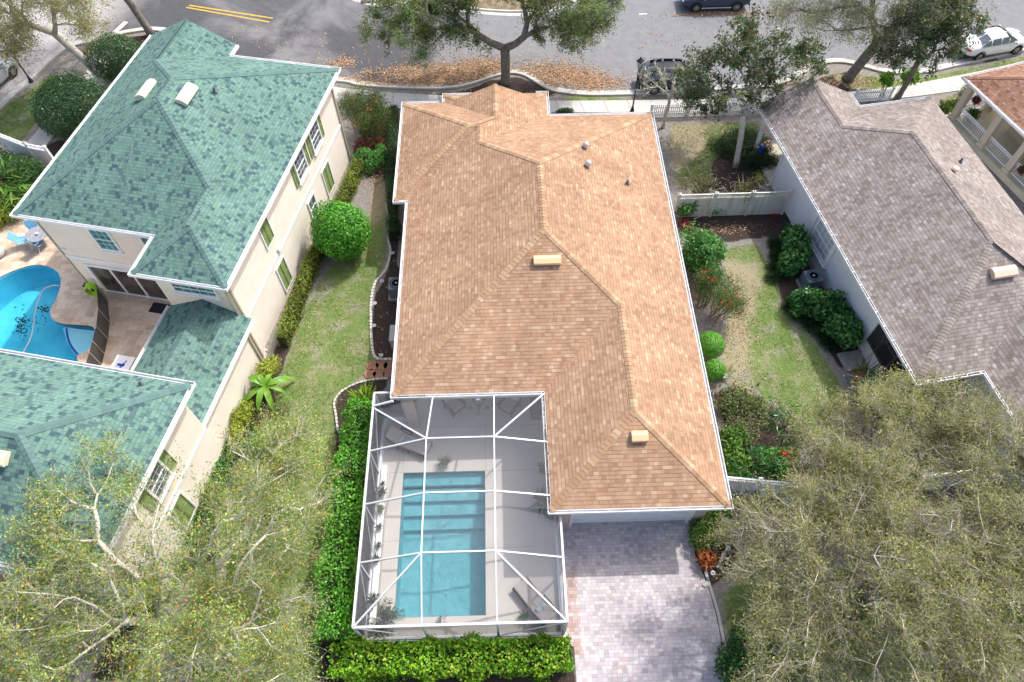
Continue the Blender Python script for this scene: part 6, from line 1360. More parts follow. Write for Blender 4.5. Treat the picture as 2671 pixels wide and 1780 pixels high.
# right yard: low plants near the fence
c_ = D(1700,340,.3); shrub('shrub', 'wide dark low shrub mass round the foot of the right yard tree', Vector((c_.x+.2,c_.y,0)), [(-.6,.5,.3,1.3,1.5,.42,5200),(.4,-.7,.3,1.5,1.2,.42,5200),(1.0,.7,.3,1.0,1.2,.4,3200)], [(.012,.045,.018,3),(.02,.07,.028,3),(.035,.09,.04,1)], .085, 'ground shrub', None, 36, shell=.5)
for i, (Pp, lab, bl, cols, s_) in enumerate(((D(1590,455,.7),'thorny half bare bougainvillea sprawling over the left end of the stained fence',[(0,0,1.5,1.1,.6,.5,650),(.6,.1,1.75,.8,.5,.35,400)],[(.10,.10,.04,3),(.18,.11,.06,2),(.06,.09,.03,2)],.10),(D(1715,455,.7),'olive half bare shrub sprawling over the right end of the stained fence',[(0,0,1.3,1.0,.7,.7,1300),(.5,.3,1.9,.4,.4,.5,250)],[(.13,.15,.04,3),(.20,.20,.06,2),(.08,.10,.03,2)],.09),(D(1575,490,.4),'leafy green shrub at the left end of the stained fence',[(0,0,.7,.6,.6,.6,700)],G_MID,.16),(D(1645,485,.3),'small thin sapling in front of the stained fence',[(0,0,.5,.5,.4,.4,190)],G_MID,.12))):
    t = shrub('shrub', lab, Vector((Pp.x,Pp.y,0)), bl, cols, s_, 'shrub', None, 44+i, shell=.9, stems=3)
    if i < 2:
        rg = np.random.default_rng(80+i); A = rg.normal(size=(150,3))*[.8,.45,.3]+[.2,0,1.35]; A[:,2] = np.maximum(A[:,2], .5); sticks('branch', A, A+rg.normal(size=(150,3))*[.3,.25,.22], .011, .004, M['twig'], t)
c_ = D(1572,515,.3); shrub('bromeliad', 'pink red bromeliad in the mulch below the stained fence', Vector((c_.x,c_.y,0)), [(0,0,.2,.35,.35,.22,150)], [(.45,.03,.10,3),(.30,.03,.07,2),(.5,.2,.2,1)], .32, 'bromeliad', None, 49, asp=.16, stems=0)
c_ = k('3',652,1470,.1); shrub('flower_cluster', 'tiny red flowers on the soil below the stained fence', Vector((c_.x,c_.y,0)), [(0,0,.12,.14,.12,.08,60)], [(.6,.02,.05,1)], .09, 'flowers', None, 50, 'petal', 0)
# bed along the right eave near the front: dead leaves, palms and philodendron, red flowers
for i, (X, Y, lab, bl, cols, s_, kw) in enumerate(((1470,250,0,0,0,0,0),) if False else ((380,1290,'loose green and straw coloured shrub in the sandy bed by the tan eave',[(0,0,.5,.9,.8,.5,1800),(.9,-.2,.4,.7,.6,.4,900)],[(.10,.17,.05,3),(.20,.24,.10,2),(.30,.28,.16,1)],.11,{}),(450,1480,'tangle of fine pale twigs and green leaves left of the philodendron',[(0,0,.55,1.1,.9,.5,1900)],[(.13,.17,.06,3),(.22,.24,.12,2),(.30,.27,.2,1)],.09,{}))):
    c_ = k('6',X,Y,.4); shrub('shrub', lab, Vector((c_.x,c_.y,0)), bl, cols, s_, 'shrub', None, 52+i, shell=.9)
def philo(c, label, n=16, L=.9, seed=0, cols=[(.02,.09,.025,3),(.04,.16,.04,3),(.09,.24,.07,1)], name='philodendron', cat='philodendron'):
    rg = np.random.default_rng(seed); t = thing(name, label, cat, (c.x,c.y,0)); P = []; A = []; mb = MB()
    for i in range(n):
        a = i*2.4+rg.random()*.5; el = .3+.8*rg.random(); r = L*(.6+.5*rg.random()); tip = Vector((cos(a)*cos(el)*r, sin(a)*cos(el)*r, .25+sin(el)*r)); mb.tube([(0,0,.05), tip*.55+Vector((0,0,.12)), tip], .012, 4); d = Vector((cos(a),sin(a),-.25)).normalized(); sd_ = Vector((-sin(a),cos(a),0))
        for j in range(9):
            f = j/8; c0 = tip+d*(f*.5-.1)
            for s_ in (-1,1): P.append(c0); A.append(sd_*s_*(1.0-.5*f)+d*.75)
    mb.build('stem', M['stem'], t); leaves('foliage', np.array([tuple(p) for p in P]), .30*L/.9, cols, M['leaf_gloss'], t, axis=unit(np.array([tuple(a) for a in A])), asp=.24, seed=seed); return t
for i, (cc, X, Y, lab, L) in enumerate((('6',725,1430,'philodendron with deeply cut leaves in the bed right of the garage wing',.75),('6',660,1335,'small bright philodendron above the larger one',.45),('9',440,95,'large feathery dark green philodendron left of the red flowers',1.05),('9',590,175,'philodendron spilling over the white fence',.85),('9',480,175,'low philodendron behind the white fence by the garage corner',.7),('6',850,1475,'small philodendron at the tree shade edge',.45))):
    philo(k(cc,X,Y,.4), lab, 17, L, 90+i)
c_ = k('9',370,40,.6); shrub('shrub', 'lime green broad leaved shrub against the tan eave near the white fence', Vector((c_.x,c_.y,0)), [(0,0,.7,.55,.9,.6,1100),(.3,.9,.6,.6,.6,.5,900)], [(.08,.20,.03,3),(.15,.30,.05,3)], .17, 'shrub', None, 54)
c_ = k('9',640,70,.5); shrub('shrub', 'mid green mixed shrub behind the white fence below the red flowers', Vector((c_.x,c_.y,0)), [(0,0,.6,.8,.7,.5,1400),(.6,.4,.5,.6,.6,.45,800)], G_MID, .12, 'shrub', None, 55)
c_ = k('9',735,25,.9); shrub('flowering_shrub', 'cluster of large orange red flowers at the edge of the tree shade', Vector((c_.x,c_.y,0)), [(0,0,.8,.5,.4,.3,90),(-.1,-.1,.5,.5,.5,.4,300)], [(.04,.12,.03,1)], .14, 'flowering shrub', None, 56, flowers=[(.65,.06,.02,3),(.75,.12,.05,1)], fl_n=34, fl_size=.16)
c_ = k('6',350,1240,.1); rg = np.random.default_rng(6)
setp(leaves('dead_leaves', np.c_[c_.x+rg.normal(size=260)*.55, c_.y+rg.normal(size=260)*.3, rg.random(260)*.18+.02], .24, [(.14,.08,.045,3),(.22,.13,.08,2),(.09,.055,.04,2)], M['litter'], asp=.3, seed=6), 'heap of dead brown leaves in the sandy bed by the tan eave', kind='stuff')
philo(k('6',395,1190,.3), 'lone young banana sprout above the dead leaves', 4, .5, 99, [(.10,.28,.03,1)], 'banana_plant', 'banana plant')
# driveway bed
c_ = D(1640,1215,.6); shrub('shrub', 'rounded green clipped shrub at the right of the garage door', Vector((c_.x,c_.y,0)), [(.1,.45,.55,.75,.75,.52,4200),(-.45,-.25,.5,.62,.6,.48,3400),(.2,-.1,.5,.7,.6,.5,2600)], [(.06,.13,.025,3),(.10,.20,.04,3),(.17,.26,.06,1)], .075, 'shrub', None, 57, shell=.2)
c_ = k('9',180,730,.3); shrub('croton', 'orange red croton in the bed beside the driveway', Vector((c_.x,c_.y,0)), [(0,0,.35,.42,.48,.35,330)], [(.50,.12,.03,3),(.60,.24,.10,2),(.22,.04,.02,2)], .22, 'croton', None, 58, asp=.34, shell=.6)
c_ = k('9',515,395,.2); philo(c_, 'single bright green seedling on the sand below the white fence', 5, .28, 98, [(.08,.30,.04,1)], 'seedling', 'seedling')
# left lawn side bed of the green house
for i, (X, Y, lab, bl, cols, s_, a_) in enumerate(((1820,1090,'yellow and green variegated croton nearest the downspouts',[(0,0,.6,.6,.9,.55,1700)],G_YEL,.13,.4),(1650,1400,'yellow green croton shrub below the banana plant',[(0,.4,.55,.6,.8,.5,1500),(-.3,-.6,.5,.55,.6,.45,1100)],G_YEL,.13,.4),(1740,1520,'strappy dark green clump in the cream wall bed',[(0,0,.35,.6,.6,.35,700)],G_MID,.30,.10),(1840,1350,'loose straw coloured shrub beside the lawn edge',[(0,0,.45,.9,.9,.42,1300)],[(.16,.18,.07,3),(.25,.25,.13,2),(.10,.14,.04,2)],.10,.4))):
    c_ = k('4',X,Y,.5); shrub('shrub', lab, Vector((c_.x,c_.y,0)), bl, cols, s_, 'shrub', None, 110+i, asp=a_, shell=.6)
def banana(c, label, n=9, L=1.5, seed=0):
    rg = np.random.default_rng(seed); t = thing('banana_plant', label, 'banana plant', (c.x,c.y,0)); mb = MB()
    for i in range(3): mb.tube([(rg.normal()*.12,rg.normal()*.12,0),(rg.normal()*.15,rg.normal()*.15,1.0)], [.07,.04], 8)
    mb.build('stem', M['stem'], t)
    for i in range(n):
        a = i*2.399+.3; el = .2+1.0*rg.random(); l = L*(.65+.6*rg.random()); mb = MB(); rows = []
        for j in range(9):
            f = j/8; r = l*f*cos(el); z = .9+l*f*sin(el)-.75*l*f*f; w = .105*l*(sin(pi*min(1,f*.93+.05))**.6); c0 = Vector((cos(a)*r, sin(a)*r, z)); s_ = Vector((-sin(a),cos(a),0)); rows.append((c0+s_*w+Vector((0,0,.06)), c0, c0-s_*w+Vector((0,0,.06))))
        vs = [p for r_ in rows for p in r_]; mb.add(vs, [(j*3+q_, j*3+q_+1, j*3+q_+4, j*3+q_+3) for j in range(8) for q_ in (0,1)]); mb.build('leaf_blade', MBAN, t, smooth=True)
    return t
m = NT('banana leaf', .4, .4); v = m.tc(); m.color(m.ramp(m.noise(v, 3, 3), [(.3,(.10,.30,.03)),(.7,(.26,.46,.06))])); tr = m.n('ShaderNodeBsdfTranslucent'); m.set(tr,'Color',(.3,.5,.05)); mx = m.n('ShaderNodeMixShader'); m.set(mx,0,.35); m.l(m.b.outputs[0],mx.inputs[1]); m.l(tr.outputs[0],mx.inputs[2]); m.l(mx.outputs[0],m.out.inputs[0]); MBAN = m.m
c_ = k('4',1830,1200,.5); banana(c_, 'banana plant with broad bright leaves beside the carriage house wall', 10, 1.35, 3)
c_ = D(832,905,1.2); grass_clump(c_, 'bright yellow green ti plant at the top of the pool hedge', .6, .6, 120, [(.22,.42,.03,3),(.40,.50,.08,1)], seed=120, cat='ti plant', name='ti_plant', asp=.16, L=.8)
# far left garden
palm(Vector((k('1',20,1250,1.2).x, k('1',20,1250,1.2).y, 0)), 'feathery bright green palm at the left edge', 14, 2.0, None, [(.10,.24,.04),(.18,.32,.06)], 130, 1.3, w=.3, droop=.7)
c_ = k('1',130,1200,.8); shrub('shrub', 'dark green shrub mass below the white lattice fence at the left', Vector((c_.x,c_.y,0)), [(0,0,1.0,1.5,1.3,.95,7000),(-1.4,.9,.9,1.2,1.0,.8,4000)], G_DARK, .12, 'shrub', None, 131)
c_ = k('1',40,1450,.5); shrub('croton', 'yellow leaved croton mass at the left edge above the patio', Vector((c_.x,c_.y,0)), [(0,0,.6,1.0,1.1,.6,1800),(-.8,-.6,.6,.9,.9,.6,1200)], [(.28,.36,.03,3),(.42,.44,.05,2),(.15,.22,.03,2)], .17, 'croton', None, 132, asp=.3)
# lower right ground plants under the trees
c_ = D(1725,1520,1.0); shrub('shrub', 'dark green broad shrub right of the driveway at the bottom edge', Vector((c_.x,c_.y,0)), [(0,0,1.0,1.1,1.2,.95,6000),(.5,-.7,.9,.9,.8,.8,3000)], [(.02,.085,.02,3),(.04,.15,.03,3),(.09,.23,.05,1)], .13, 'shrub', None, 133, 'leaf_gloss')
c_ = k('9',1050,1210,.8); shrub('shrub', 'dark green shrub glimpsed under the lower right trees', Vector((c_.x,c_.y,0)), [(0,0,.9,1.2,1.0,.8,3000)], [(.02,.085,.02,3),(.04,.15,.03,3)], .13, 'shrub', None, 134)
c_ = D(2035,910,1.0); shrub('topiary', 'rounded green shrub below the corner of the grey roof', Vector((c_.x,c_.y,0)), [(0,0,1.1,1.35,1.2,1.05,9000)], [(.04,.12,.025,3),(.08,.19,.04,3)], .09, 'topiary', None, 135, shell=.2)
c_ = k('6',1540,1110,1.0); philo(c_, 'bright broad leaved plant at the grey roof corner', 12, .8, 97, [(.07,.24,.03,3),(.14,.34,.05,2)], 'elephant_ear', 'elephant ear')
c_ = D(1500,258,.3); shrub('shrub', 'small dark clipped shrub between the tan roof and the sidewalk', Vector((k('2',1545,765,.3).x,k('2',1545,765,.3).y,0)), [(0,0,.3,.65,.3,.3,1500)], G_DARK, .08, 'shrub', None, 136)
c_ = k('3',1840,700,.3); shrub('shrub', 'low flower bed shrub in front of the beige porch', Vector((c_.x,c_.y,0)), [(0,0,.3,.5,.4,.3,700),(-.3,-.5,.25,.4,.4,.25,400)], [(.08,.18,.03,3),(.18,.26,.05,2)], .12, 'shrub', None, 137)
c_ = k('3',1925,620,.9); shrub('flowering_shrub', 'airy shrub with white flowers by the beige column', Vector((c_.x,c_.y,0)), [(0,0,1.0,.5,.5,.8,420)], [(.12,.17,.08,3),(.45,.45,.42,2)], .10, 'flowering shrub', None, 138, shell=.9)
c_ = k('3',1950,790,.7); shrub('shrub', 'dark plant behind the porch railing of the beige house', Vector((c_.x+.3,c_.y,0)), [(0,0,.9,.45,.45,.4,420)], G_DARK, .14, 'shrub', None, 139)
# ------------------------------------------------------------------ trees: a skeleton grown towards points in the crown
def tree(label, base, fork, crown, trunk_r, cols, leaf=.06, nper=40, tw=6, twl=.7, seed=0, npts=220, bark='bark', twig='twig', group=None, name='oak_tree', cat='tree', droop=.15, asp=.45, limbs=0.0, hollow=.55, mat='leaf_oak', forkv=None, twr=.0042, spread=.16):
    """crown: ellipsoids (cx,cy,cz,rx,ry,rz,weight) in world metres; leaves hang in clumps on twigs at the branch ends"""
    rg = np.random.default_rng(seed); b = np.array(base, float); t = thing(name, label, cat, tuple(b), 0, group)
    pts = []; wsum = sum(c[6] for c in crown)
    for cx, cy, cz, rx, ry, rz, w in crown:
        n = int(npts*w/wsum); d = unit(rg.normal(size=(n,3))); r = hollow+(1-hollow)*rg.random((n,1))**.6; p = d*r*[rx,ry,rz]+[cx,cy,cz]
        low = p[:,2] < cz-rz*.75; p[low,2] = cz-rz*.5*rg.random(low.sum()); pts.append(p)
    pts = np.concatenate(pts); nodes = []; par = []; plen = []
    tr = [b] + [np.array(f, float) for f in (fork if isinstance(fork, list) else [fork])]
    for i in range(len(tr)-1):
        m_ = 4
        for j in range(m_):
            nodes.append(tr[i]+(tr[i+1]-tr[i])*j/m_); par.append(len(nodes)-2); plen.append(0)
    nodes.append(tr[-1]); par.append(len(nodes)-2); plen.append(0); nt = len(nodes); par[0] = -1
    order = np.argsort(np.linalg.norm(pts-tr[-1], axis=1)); N = [tuple(x) for x in nodes]; NA = np.zeros((len(nodes)+len(pts)*3+5,3)); NA[:len(nodes)] = nodes; PL = np.zeros(len(NA)); cnt = len(nodes)
    ends = []
    for i in order:
        p = pts[i]; dd = np.linalg.norm(NA[:cnt]-p, axis=1); cost = dd + .32*PL[:cnt]; cost[:max(0,nt-2)] += 3.0
        up = NA[:cnt,2]-p[2]; cost += np.clip(up,0,None)*.5; j = int(np.argmin(cost)); L = dd[j]; m_ = 1 if L < .9 else 2 if L < 2 else 3; q0 = NA[j].copy(); pj = j
        for s_ in range(1, m_+1):
            f = s_/m_; q_ = q0+(p-q0)*f
            if s_ < m_: q_ = q_ + rg.normal(size=3)*L*.07 + [0,0,L*.10*sin(pi*f)]
            NA[cnt] = q_; par.append(pj); PL[cnt] = PL[pj]+np.linalg.norm(q_-NA[pj]); pj = cnt; cnt += 1
        ends.append(cnt-1)
    par = np.array(par); kd = [[] for _ in range(cnt)]
    for i in range(1, cnt): kd[par[i]].append(i)
    for _ in range(2):                                             # ease the kinks out of the limbs
        Q = NA[:cnt].copy()
        for i in range(nt, cnt):
            if kd[i]: Q[i] = .5*NA[i] + .25*NA[par[i]] + .25*np.mean(NA[kd[i]], 0)
        NA[:cnt] = Q
    rad_ = np.zeros(cnt); ch = np.zeros(cnt, int)
    for i in range(cnt-1, 0, -1):
        if rad_[i] == 0: rad_[i] = .010
        rad_[par[i]] = (rad_[par[i]]**1.8 + rad_[i]**1.8)**(1/1.8); ch[par[i]] += 1
    rad_ *= trunk_r/rad_[0]; rad_ = np.maximum(rad_, .006)
    A = NA[par[1:cnt]]; B = NA[1:cnt]; ra = np.minimum(rad_[par[1:cnt]], rad_[1:cnt]*1.35); rb = rad_[1:cnt]
    big = rb > .03; big[:nt-1] = True
    # trunk: continuous tapering tube with a flare
    mb = MB(); rr = [rad_[0]*1.28] + [float(rad_[i])*(1.06 if i < 2 else 1) for i in range(1,nt)]
    mb.tube([Vector(NA[i]-b) for i in range(nt)], rr, 10)
    kids_ = {}
    for i in range(1,cnt): kids_.setdefault(int(par[i]), []).append(i)
    for s_ in range(nt-1, cnt):                                   # each limb followed along its thickest child
        for c0 in kids_.get(s_, []):
            if rad_[c0] <= .03: continue
            mains = sorted(kids_.get(s_, []), key=lambda i: -rad_[i])
            if s_ >= nt and c0 == mains[0]: continue
            ch_ = [s_, c0]
            while kids_.get(ch_[-1]):
                nx_ = max(kids_[ch_[-1]], key=lambda i: rad_[i])
                if rad_[nx_] <= .025: break
                ch_.append(nx_)
            mb.tube([Vector(NA[i]-b) for i in ch_], [float(min(rad_[ch_[0]]*.9, rad_[c0]*1.25))]+[float(rad_[i]) for i in ch_[1:]], 7)
    mb.build('trunk', M[bark], t, smooth=True)
    sm = ~big; E = np.array(ends); E2 = np.concatenate([E, rg.integers(nt, cnt, len(E)//2)])
    o = np.repeat(NA[E2], tw, 0); cen = np.mean(pts, 0); out = unit(o-cen+[0,0,.4]); dirs = unit(out*.8+rg.normal(size=o.shape)*.75-[0,0,droop]); tl = twl*(.5+.8*rg.random((len(o),1))); tip = o+dirs*tl-[0,0,1]*tl*droop*.5; mid = o+dirs*tl*.5
    o2 = np.concatenate([mid,tip],0); d2 = unit(np.repeat(dirs,1,0)+rg.normal(size=dirs.shape)*.8); d3 = unit(dirs+rg.normal(size=dirs.shape)*.8); t2 = np.concatenate([mid+d2*tl*.5, tip+d3*tl*.4],0)
    rr_ = lambda n, v_: np.full(n, v_)
    join_sticks('branches', [(A[sm]-b,B[sm]-b,ra[sm],rb[sm]),(o-b,tip-b,rr_(len(o),twr*1.3),rr_(len(o),twr*.6)),(o2-b,t2-b,rr_(len(o2),twr),rr_(len(o2),twr*.5))], M[twig], t)
    segA = np.concatenate([o,o2]); segB = np.concatenate([tip,t2]); n = int(len(E)*nper); nE = len(E2); we = rg.random(nE)**1.7+.06; te = .62+.72*rg.random(nE); ws = np.tile(np.repeat(we,tw),len(segA)//(nE*tw)); ts = np.tile(np.repeat(te,tw),len(segA)//(nE*tw)); i = rg.choice(len(segA),n,p=ws/ws.sum()); f = rg.random((n,1))**.7; P = segA[i]+(segB[i]-segA[i])*f+rg.normal(size=(n,3))*spread*twl
    leaves('crown', P-b, leaf, cols, M[mat], t, nrm=np.array([[0,0,.6]]), jit=1.0, asp=asp, seed=seed, tint=ts[i], var=.5); return t
OLIVE = [(.25,.32,.09,4),(.37,.40,.14,4),(.52,.50,.25,2.2),(.09,.15,.04,2.2),(.62,.50,.12,1.0),(.46,.37,.23,2.6)]
OAKG = [(0.094,0.180,0.062,4),(0.156,0.258,0.094,4),(0.250,0.344,0.140,2),(0.375,0.281,0.125,1.2),(0.046,0.101,0.034,2)]
SPARSE = [(0.355,0.371,0.169,3),(0.236,0.304,0.119,3),(0.558,0.506,0.135,2),(0.608,0.338,0.119,.6)]
AUT = [(0.268,0.415,0.098,4),(0.378,0.525,0.146,4),(0.159,0.268,0.061,2.5),(0.660,0.561,0.073,1.3),(0.660,0.305,0.073,.9),(0.561,0.586,0.244,2)]
MAGN = [(0.034,0.088,0.030,4),(0.061,0.135,0.049,4),(0.176,0.230,0.115,1.5),(0.189,0.095,0.041,1.5)]
# 1 middle street oak
b = k('2',1147,570); tree('broad street oak behind the middle of the tan roof, trunk standing in the leaf litter', (b.x,b.y,0), [(b.x,b.y+.05,1.3),(b.x,b.y,2.6)], [(-4.6,b.y-.3,4.9,3.3,2.6,1.7,2.2),(4.3,b.y-.2,5.2,3.2,2.6,1.9,2.2),(.3,b.y+1.0,7.0,3.6,3.0,1.9,2.2),(-2.5,b.y+2.4,6.8,3.2,2.6,1.8,1.4),(3.0,b.y+2.2,7.0,3.2,2.6,1.8,1.4)], .31, OAKG, .115, 430, 6, .75, 1, 250, 'bark', hollow=.35)
# 2, 3 oaks at the street corner on the left
b = k('1',745,590); tree('leaning grey street oak with thin yellowing leaves, left of the green roof', (b.x,b.y,0), [(b.x-.9,b.y+.4,1.8),(b.x-2.0,b.y+.8,3.4)], [(b.x-4.2,b.y-1.2,5.2,2.9,2.6,1.9,2),(b.x-1.5,b.y+.5,7.2,3.4,2.6,1.9,2),(b.x-5.5,b.y+2.2,6.6,3.0,2.6,1.6,1.5),(b.x+.8,b.y-.2,5.6,1.7,1.7,1.3,.8)], .25, SPARSE, .095, 330, 7, .95, 2, 200, 'bark_pale', twig='twig', group=None, hollow=.3)
b = k('1',1035,240); tree('street oak rising above the peak of the green roof, leaves at the top edge', (b.x,b.y,0), [(b.x-.5,b.y+.2,2.2),(b.x-1.2,b.y+.4,4.2)], [(b.x-1.5,b.y,7.0,3.2,2.6,1.9,2),(b.x+3.3,b.y+.6,6.6,2.6,2.2,1.2,1.3),(b.x-3.5,b.y+.5,6.0,2,2,1.5,1)], .25, SPARSE+OAKG, .095, 150, 6, .8, 3, 150, 'bark', hollow=.3)
# 4 magnolia in the right front yard
b = D(1690,383); tree('young magnolia like tree with dark glossy leaves in the right front yard', (b.x,b.y,0), [(b.x-.08,b.y+.35,1.7),(b.x-.2,b.y+.9,3.3)], [(12.3,34.0,4.6,2.5,2.2,1.5,2),(15.3,34.3,5.4,2.6,2.0,1.3,1.8),(13.4,34.6,6.2,2.0,1.8,1.2,1.2),(11.7,33.4,4.0,1.3,1.2,.7,.6),(14.7,33.0,3.9,1.1,1.0,.6,.4)], .16, MAGN, .17, 80, 4, .55, 4, 175, 'bark_pale', hollow=.3, name='magnolia_tree', mat='leaf_gloss', asp=.45)
# 5 grey oak on the planted kerb bulge
b = k('3',1150,540); tree('grey street oak with a hazy thin crown on the planted kerb bulge', (b.x,b.y,0), [(b.x+.35,b.y-.1,1.4),(b.x+.7,b.y-.2,2.6)], [(b.x-3.2,b.y-.6,6.0,3.4,2.6,1.9,2),(b.x+2.2,b.y-.9,6.4,3.4,2.6,1.9,2),(b.x-.5,b.y+1.2,7.6,3.4,2.6,1.7,1.6),(b.x-.3,b.y-2.0,5.6,2.0,1.6,1.2,.8)], .33, [(.30,.31,.20,3),(.20,.24,.12,3),(.42,.40,.29,2)], .09, 300, 9, .85, 5, 220, 'bark', hollow=.3)
# 6 second magnolia by the sidewalk
b = k('3',1480,690); tree('dark glossy leaved tree overhanging the white sedan', (b.x,b.y,0), [(b.x+.0,b.y-.1,2.0),(b.x-.15,b.y-.3,3.4)], [(24.3,36.3,4.6,2.2,1.8,1.3,1.6),(25.4,36.6,5.8,1.9,1.8,1.3,1.6),(24.8,37.0,6.6,2.0,1.6,1.1,1.2)], .17, MAGN, .17, 95, 4, .55, 6, 130, 'bark', hollow=.3, name='magnolia_tree', mat='leaf_gloss')
# 7 bare frangipani
b = k('2',2220,870); tree('bare pale branching frangipani in front of the navy car', (b.x,b.y,0), [(b.x+.02,b.y+.1,.9),(b.x+.1,b.y+.15,1.7)], [(b.x-.3,b.y+.3,3.1,1.9,1.5,.9,2),(b.x+1.0,b.y+.4,3.2,1.2,1.2,.8,1)], .10, [(.10,.22,.05,1),(.18,.28,.09,1)], .20, 3, 3, .28, 7, 75, 'bark_pale', 'bark_pale', hollow=.5, name='frangipani_tree', asp=.22, twr=.018, droop=-.2)
b = k('3',1410,690); shrub('shrub', 'bare multi stemmed shrub with bright round leaves at the foot of the dark glossy tree', b, [(.9,.3,1.6,.7,.6,.5,260),(-.4,.4,1.5,.6,.5,.4,200)], [(.14,.34,.03,2),(.22,.42,.05,1)], .22, 'shrub', None, 141, asp=.9, shell=.8, stems=7)
# 8 big sparse oaks, bottom left
b = k('7',1480,1420); tree('big pale limbed oak with orange tinged leaves between the carriage house and the pool hedge', (b.x,b.y,0), [(b.x-.05,b.y+.1,1.4),(b.x+.05,b.y+.3,2.6)], [(-8.7,8.4,5.6,2.5,3.4,1.9,2.4),(-8.9,4.4,5.2,2.2,2.8,1.9,1.9),(-11.6,5.4,6.4,2.6,3.0,1.6,1.5),(-13.6,8.0,7.6,2.8,2.5,1.1,1.0),(-14.6,4.6,7.4,2.6,2.4,1.2,.9),(-9.0,11.2,5.2,1.9,1.6,1.2,1.0)], .40, AUT, .085, 270, 7, .8, 8, 380, 'bark_pale', 'bark_pale', hollow=.25, group='bottom left oaks', twr=.0042)
tree('pale nearly bare oak at the bottom left corner, limbs over the dark gravel', (-17.2,2.6,0), [(-16.6,2.9,2.6),(-15.6,3.3,4.6)], [(-14.8,4.4,7.2,2.2,1.8,1.2,1.4),(-15.4,2.2,6.2,2.8,1.6,1.2,1.2),(-12.2,2.6,5.8,2.2,1.6,1.2,1.2),(-17.5,5.0,7.6,1.8,1.6,1.0,.8)], .30, AUT, .085, 190, 7, .75, 9, 150, 'bark_pale', 'bark_pale', hollow=.25, group='bottom left oaks', twr=.0042)
# 9 olive oaks, bottom right
BRG = 'lower right oaks'
b = k('9',1280,1035); tree('olive leaved oak nearest the driveway, lower right', (b.x,b.y,0), [(b.x-.5,b.y+.1,1.5),(b.x-1.2,b.y+.1,2.8)], [(10.0,7.0,5.0,2.5,2.6,1.7,2.2),(9.9,3.6,4.8,2.5,2.2,1.5,1.6),(12.4,5.2,6.0,2.8,2.8,1.6,2.2),(12.6,8.6,5.4,2.4,2.0,1.4,1.5)], .30, OLIVE, .082, 180, 7, .7, 21, 330, 'bark', 'twig', hollow=.25, group=BRG, twr=.0052)
b = k('9',1900,1090); tree('olive leaved oak in the middle of the lower right group', (b.x,b.y,0), [(b.x-.3,b.y+.2,1.6),(b.x-.4,b.y+.2,3.0)], [(15.6,6.6,5.6,2.9,2.8,1.8,2.2),(17.6,4.0,5.6,2.8,2.6,1.7,1.8),(14.2,3.2,5.2,2.4,2.2,1.5,1.5)], .30, OLIVE, .082, 175, 7, .7, 22, 320, 'bark', 'twig', hollow=.25, group=BRG, twr=.0052)
b = k('9',2200,430); tree('olive leaved oak at the right edge over the white fence', (b.x,b.y,0), [(b.x-.1,b.y+.1,1.8),(b.x-.3,b.y+.1,3.2)], [(18.6,10.0,5.6,3.0,2.7,1.8,2.2),(21.6,9.0,5.8,2.5,2.7,1.7,1.6),(20.0,6.6,6.0,2.5,2.0,1.5,1.3)], .30, OLIVE, .082, 175, 7, .7, 23, 310, 'bark', 'twig', hollow=.25, group=BRG, twr=.0052)
b = D(2020,1160); tree('olive leaved oak topmost of the lower right group, reaching the grey roof corner', (b.x,b.y,0), [(b.x-.1,b.y-.1,1.6),(b.x-.3,b.y-.3,2.8)], [(14.0,11.6,4.9,2.6,2.1,1.6,2),(16.6,12.2,4.8,2.4,1.9,1.4,1.6),(12.6,10.0,4.4,1.9,1.7,1.2,1.2)], .24, OLIVE, .082, 175, 7, .65, 24, 250, 'bark', 'twig', hollow=.25, group=BRG, twr=.0052)
# ------------------------------------------------------------------ leaf litter on the street and in the beds
rg = np.random.default_rng(5); LP = []
def litter(cx, cy, sx, sy, n, rot=0.0, z=.02):
    a = rg.normal(size=(n,2))*[sx,sy]; LP.append(np.c_[cx+a[:,0]*cos(rot)-a[:,1]*sin(rot), cy+a[:,0]*sin(rot)+a[:,1]*cos(rot), np.full(n,z)+rg.random(n)*.03])
kb = np.array([tuple(p) for p in KERB]); 
def inroad(P):
    d = np.linalg.norm(P[:,None,:2]-kb[None],axis=2).argmin(1); return P[:,1] > kb[d][:,1]+.25
for X, Y, sx, sy, n in ((690,515,1.3,.7,2300),(600,560,.9,.6,1300),(830,500,1.0,.6,1500),(900,540,.8,.4,900),(960,475,.8,.7,1500),(1060,470,.7,.6,1000),(540,500,.7,.6,500),(1380,480,1.1,.6,1000),(1400,560,.9,.3,700),(1540,500,1.0,.6,1400),(1640,540,.8,.5,900),(1720,550,1.0,.55,1100),(1830,575,.8,.3,600),(380,510,.9,.4,420),(430,470,.6,.3,160),(30,430,.5,.3,420),(-100,480,.8,.4,260),(250,575,2.0,.22,800),(60,550,1.4,.22,520),(215,495,.3,.15,90)):
    c_ = k('2',X,Y); litter(c_.x,c_.y,sx,sy,n)
for X, Y, sx, sy, n in ((300,95,1.6,.14,900),(150,98,.8,.12,300),(880,440,.6,.4,120),(1300,440,1.5,.4,200)):
    c_ = k('3',X,Y); litter(c_.x,c_.y,sx,sy,n)
for i in range(1): P = np.c_[rg.uniform(-22,30,2600), rg.uniform(38,47,2600), np.full(2600,.02)]; LP.append(P)
P = np.concatenate(LP); P = P[inroad(P)]
DRYC = [(.46,.29,.175,4),(.55,.375,.24,3),(.33,.19,.11,2.5),(.62,.47,.33,1.5)]
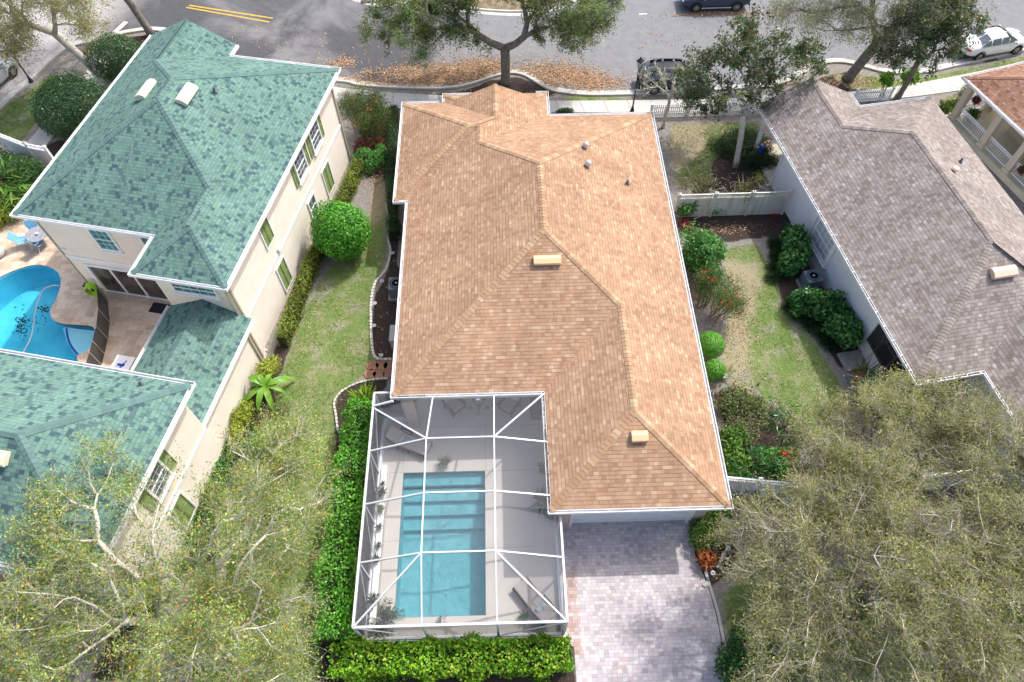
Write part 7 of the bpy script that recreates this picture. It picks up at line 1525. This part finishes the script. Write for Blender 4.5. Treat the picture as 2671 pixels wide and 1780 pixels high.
setp(leaves('fallen_leaves', P, .125, DRYC, M['litter'], nrm=np.array([[0,0,1.]]), jit=.28, asp=.5, seed=5), 'tan fallen leaves drifted on the street along the kerb', kind='stuff')
LP = []
for (cc, X, Y, sx, sy, n) in (('2',280,1000,.35,1.6,800),('2',300,800,.4,1.2,600),('2',260,1200,.3,.9,300),('3',1200,560,1.4,.35,700),('3',800,575,1.2,.12,500),('1',850,300,1.0,.6,400),('1',150,1330,.9,.7,900),('3',120,1000,.7,1.2,350),('6',330,100,1.0,.25,260),('6',420,700,.5,1.6,260),('9',1100,700,3.0,2.4,500),('2',600,640,2.4,.15,260),('2',1500,640,2.4,.12,260)):
    c_ = k(cc,X,Y); litter(c_.x,c_.y,sx,sy,n)
for _ in range(1): LP.append(np.c_[rg.uniform(-10.5,-6,700), rg.uniform(12,33,700), np.full(700,.02)]); LP.append(np.c_[rg.uniform(9,17,500), rg.uniform(12,34,500), np.full(500,.02)])
setp(leaves('fallen_leaves', np.concatenate(LP), .095, DRYC, M['litter'], nrm=np.array([[0,0,1.]]), jit=.5, asp=.5, seed=6), 'scattered dry leaves on the yards and beds', kind='stuff')
# short grass tufts standing out of the lawns
T_ = []
for poly in lawn:
    xs_ = [p.x for p in poly]; ys_ = [p.y for p in poly]; A_ = (max(xs_)-min(xs_))*(max(ys_)-min(ys_)); n = int(min(A_*170, 48000)); X = rg.uniform(min(xs_),max(xs_),n); Y = rg.uniform(min(ys_),max(ys_),n); ok = pip(X, Y, poly)
    nz = np.sin(X*1.7+np.sin(Y*1.1)*2)+np.sin(Y*2.1+np.sin(X*.9)*2)+rg.normal(size=n)*.9; ok &= nz > -.5; T_.append(np.c_[X,Y,np.full(n,.0)][ok])
T_ = np.concatenate(T_); ax = unit(np.c_[rg.normal(size=(len(T_),2))*.7, np.full(len(T_),.75)])
setp(leaves('grass', T_, .085, [(.11,.17,.045,3),(.16,.22,.065,3),(.25,.27,.11,2),(.32,.29,.16,1)], M['leaf'], axis=ax, asp=.3, seed=7), 'short patchy lawn grass', kind='stuff')
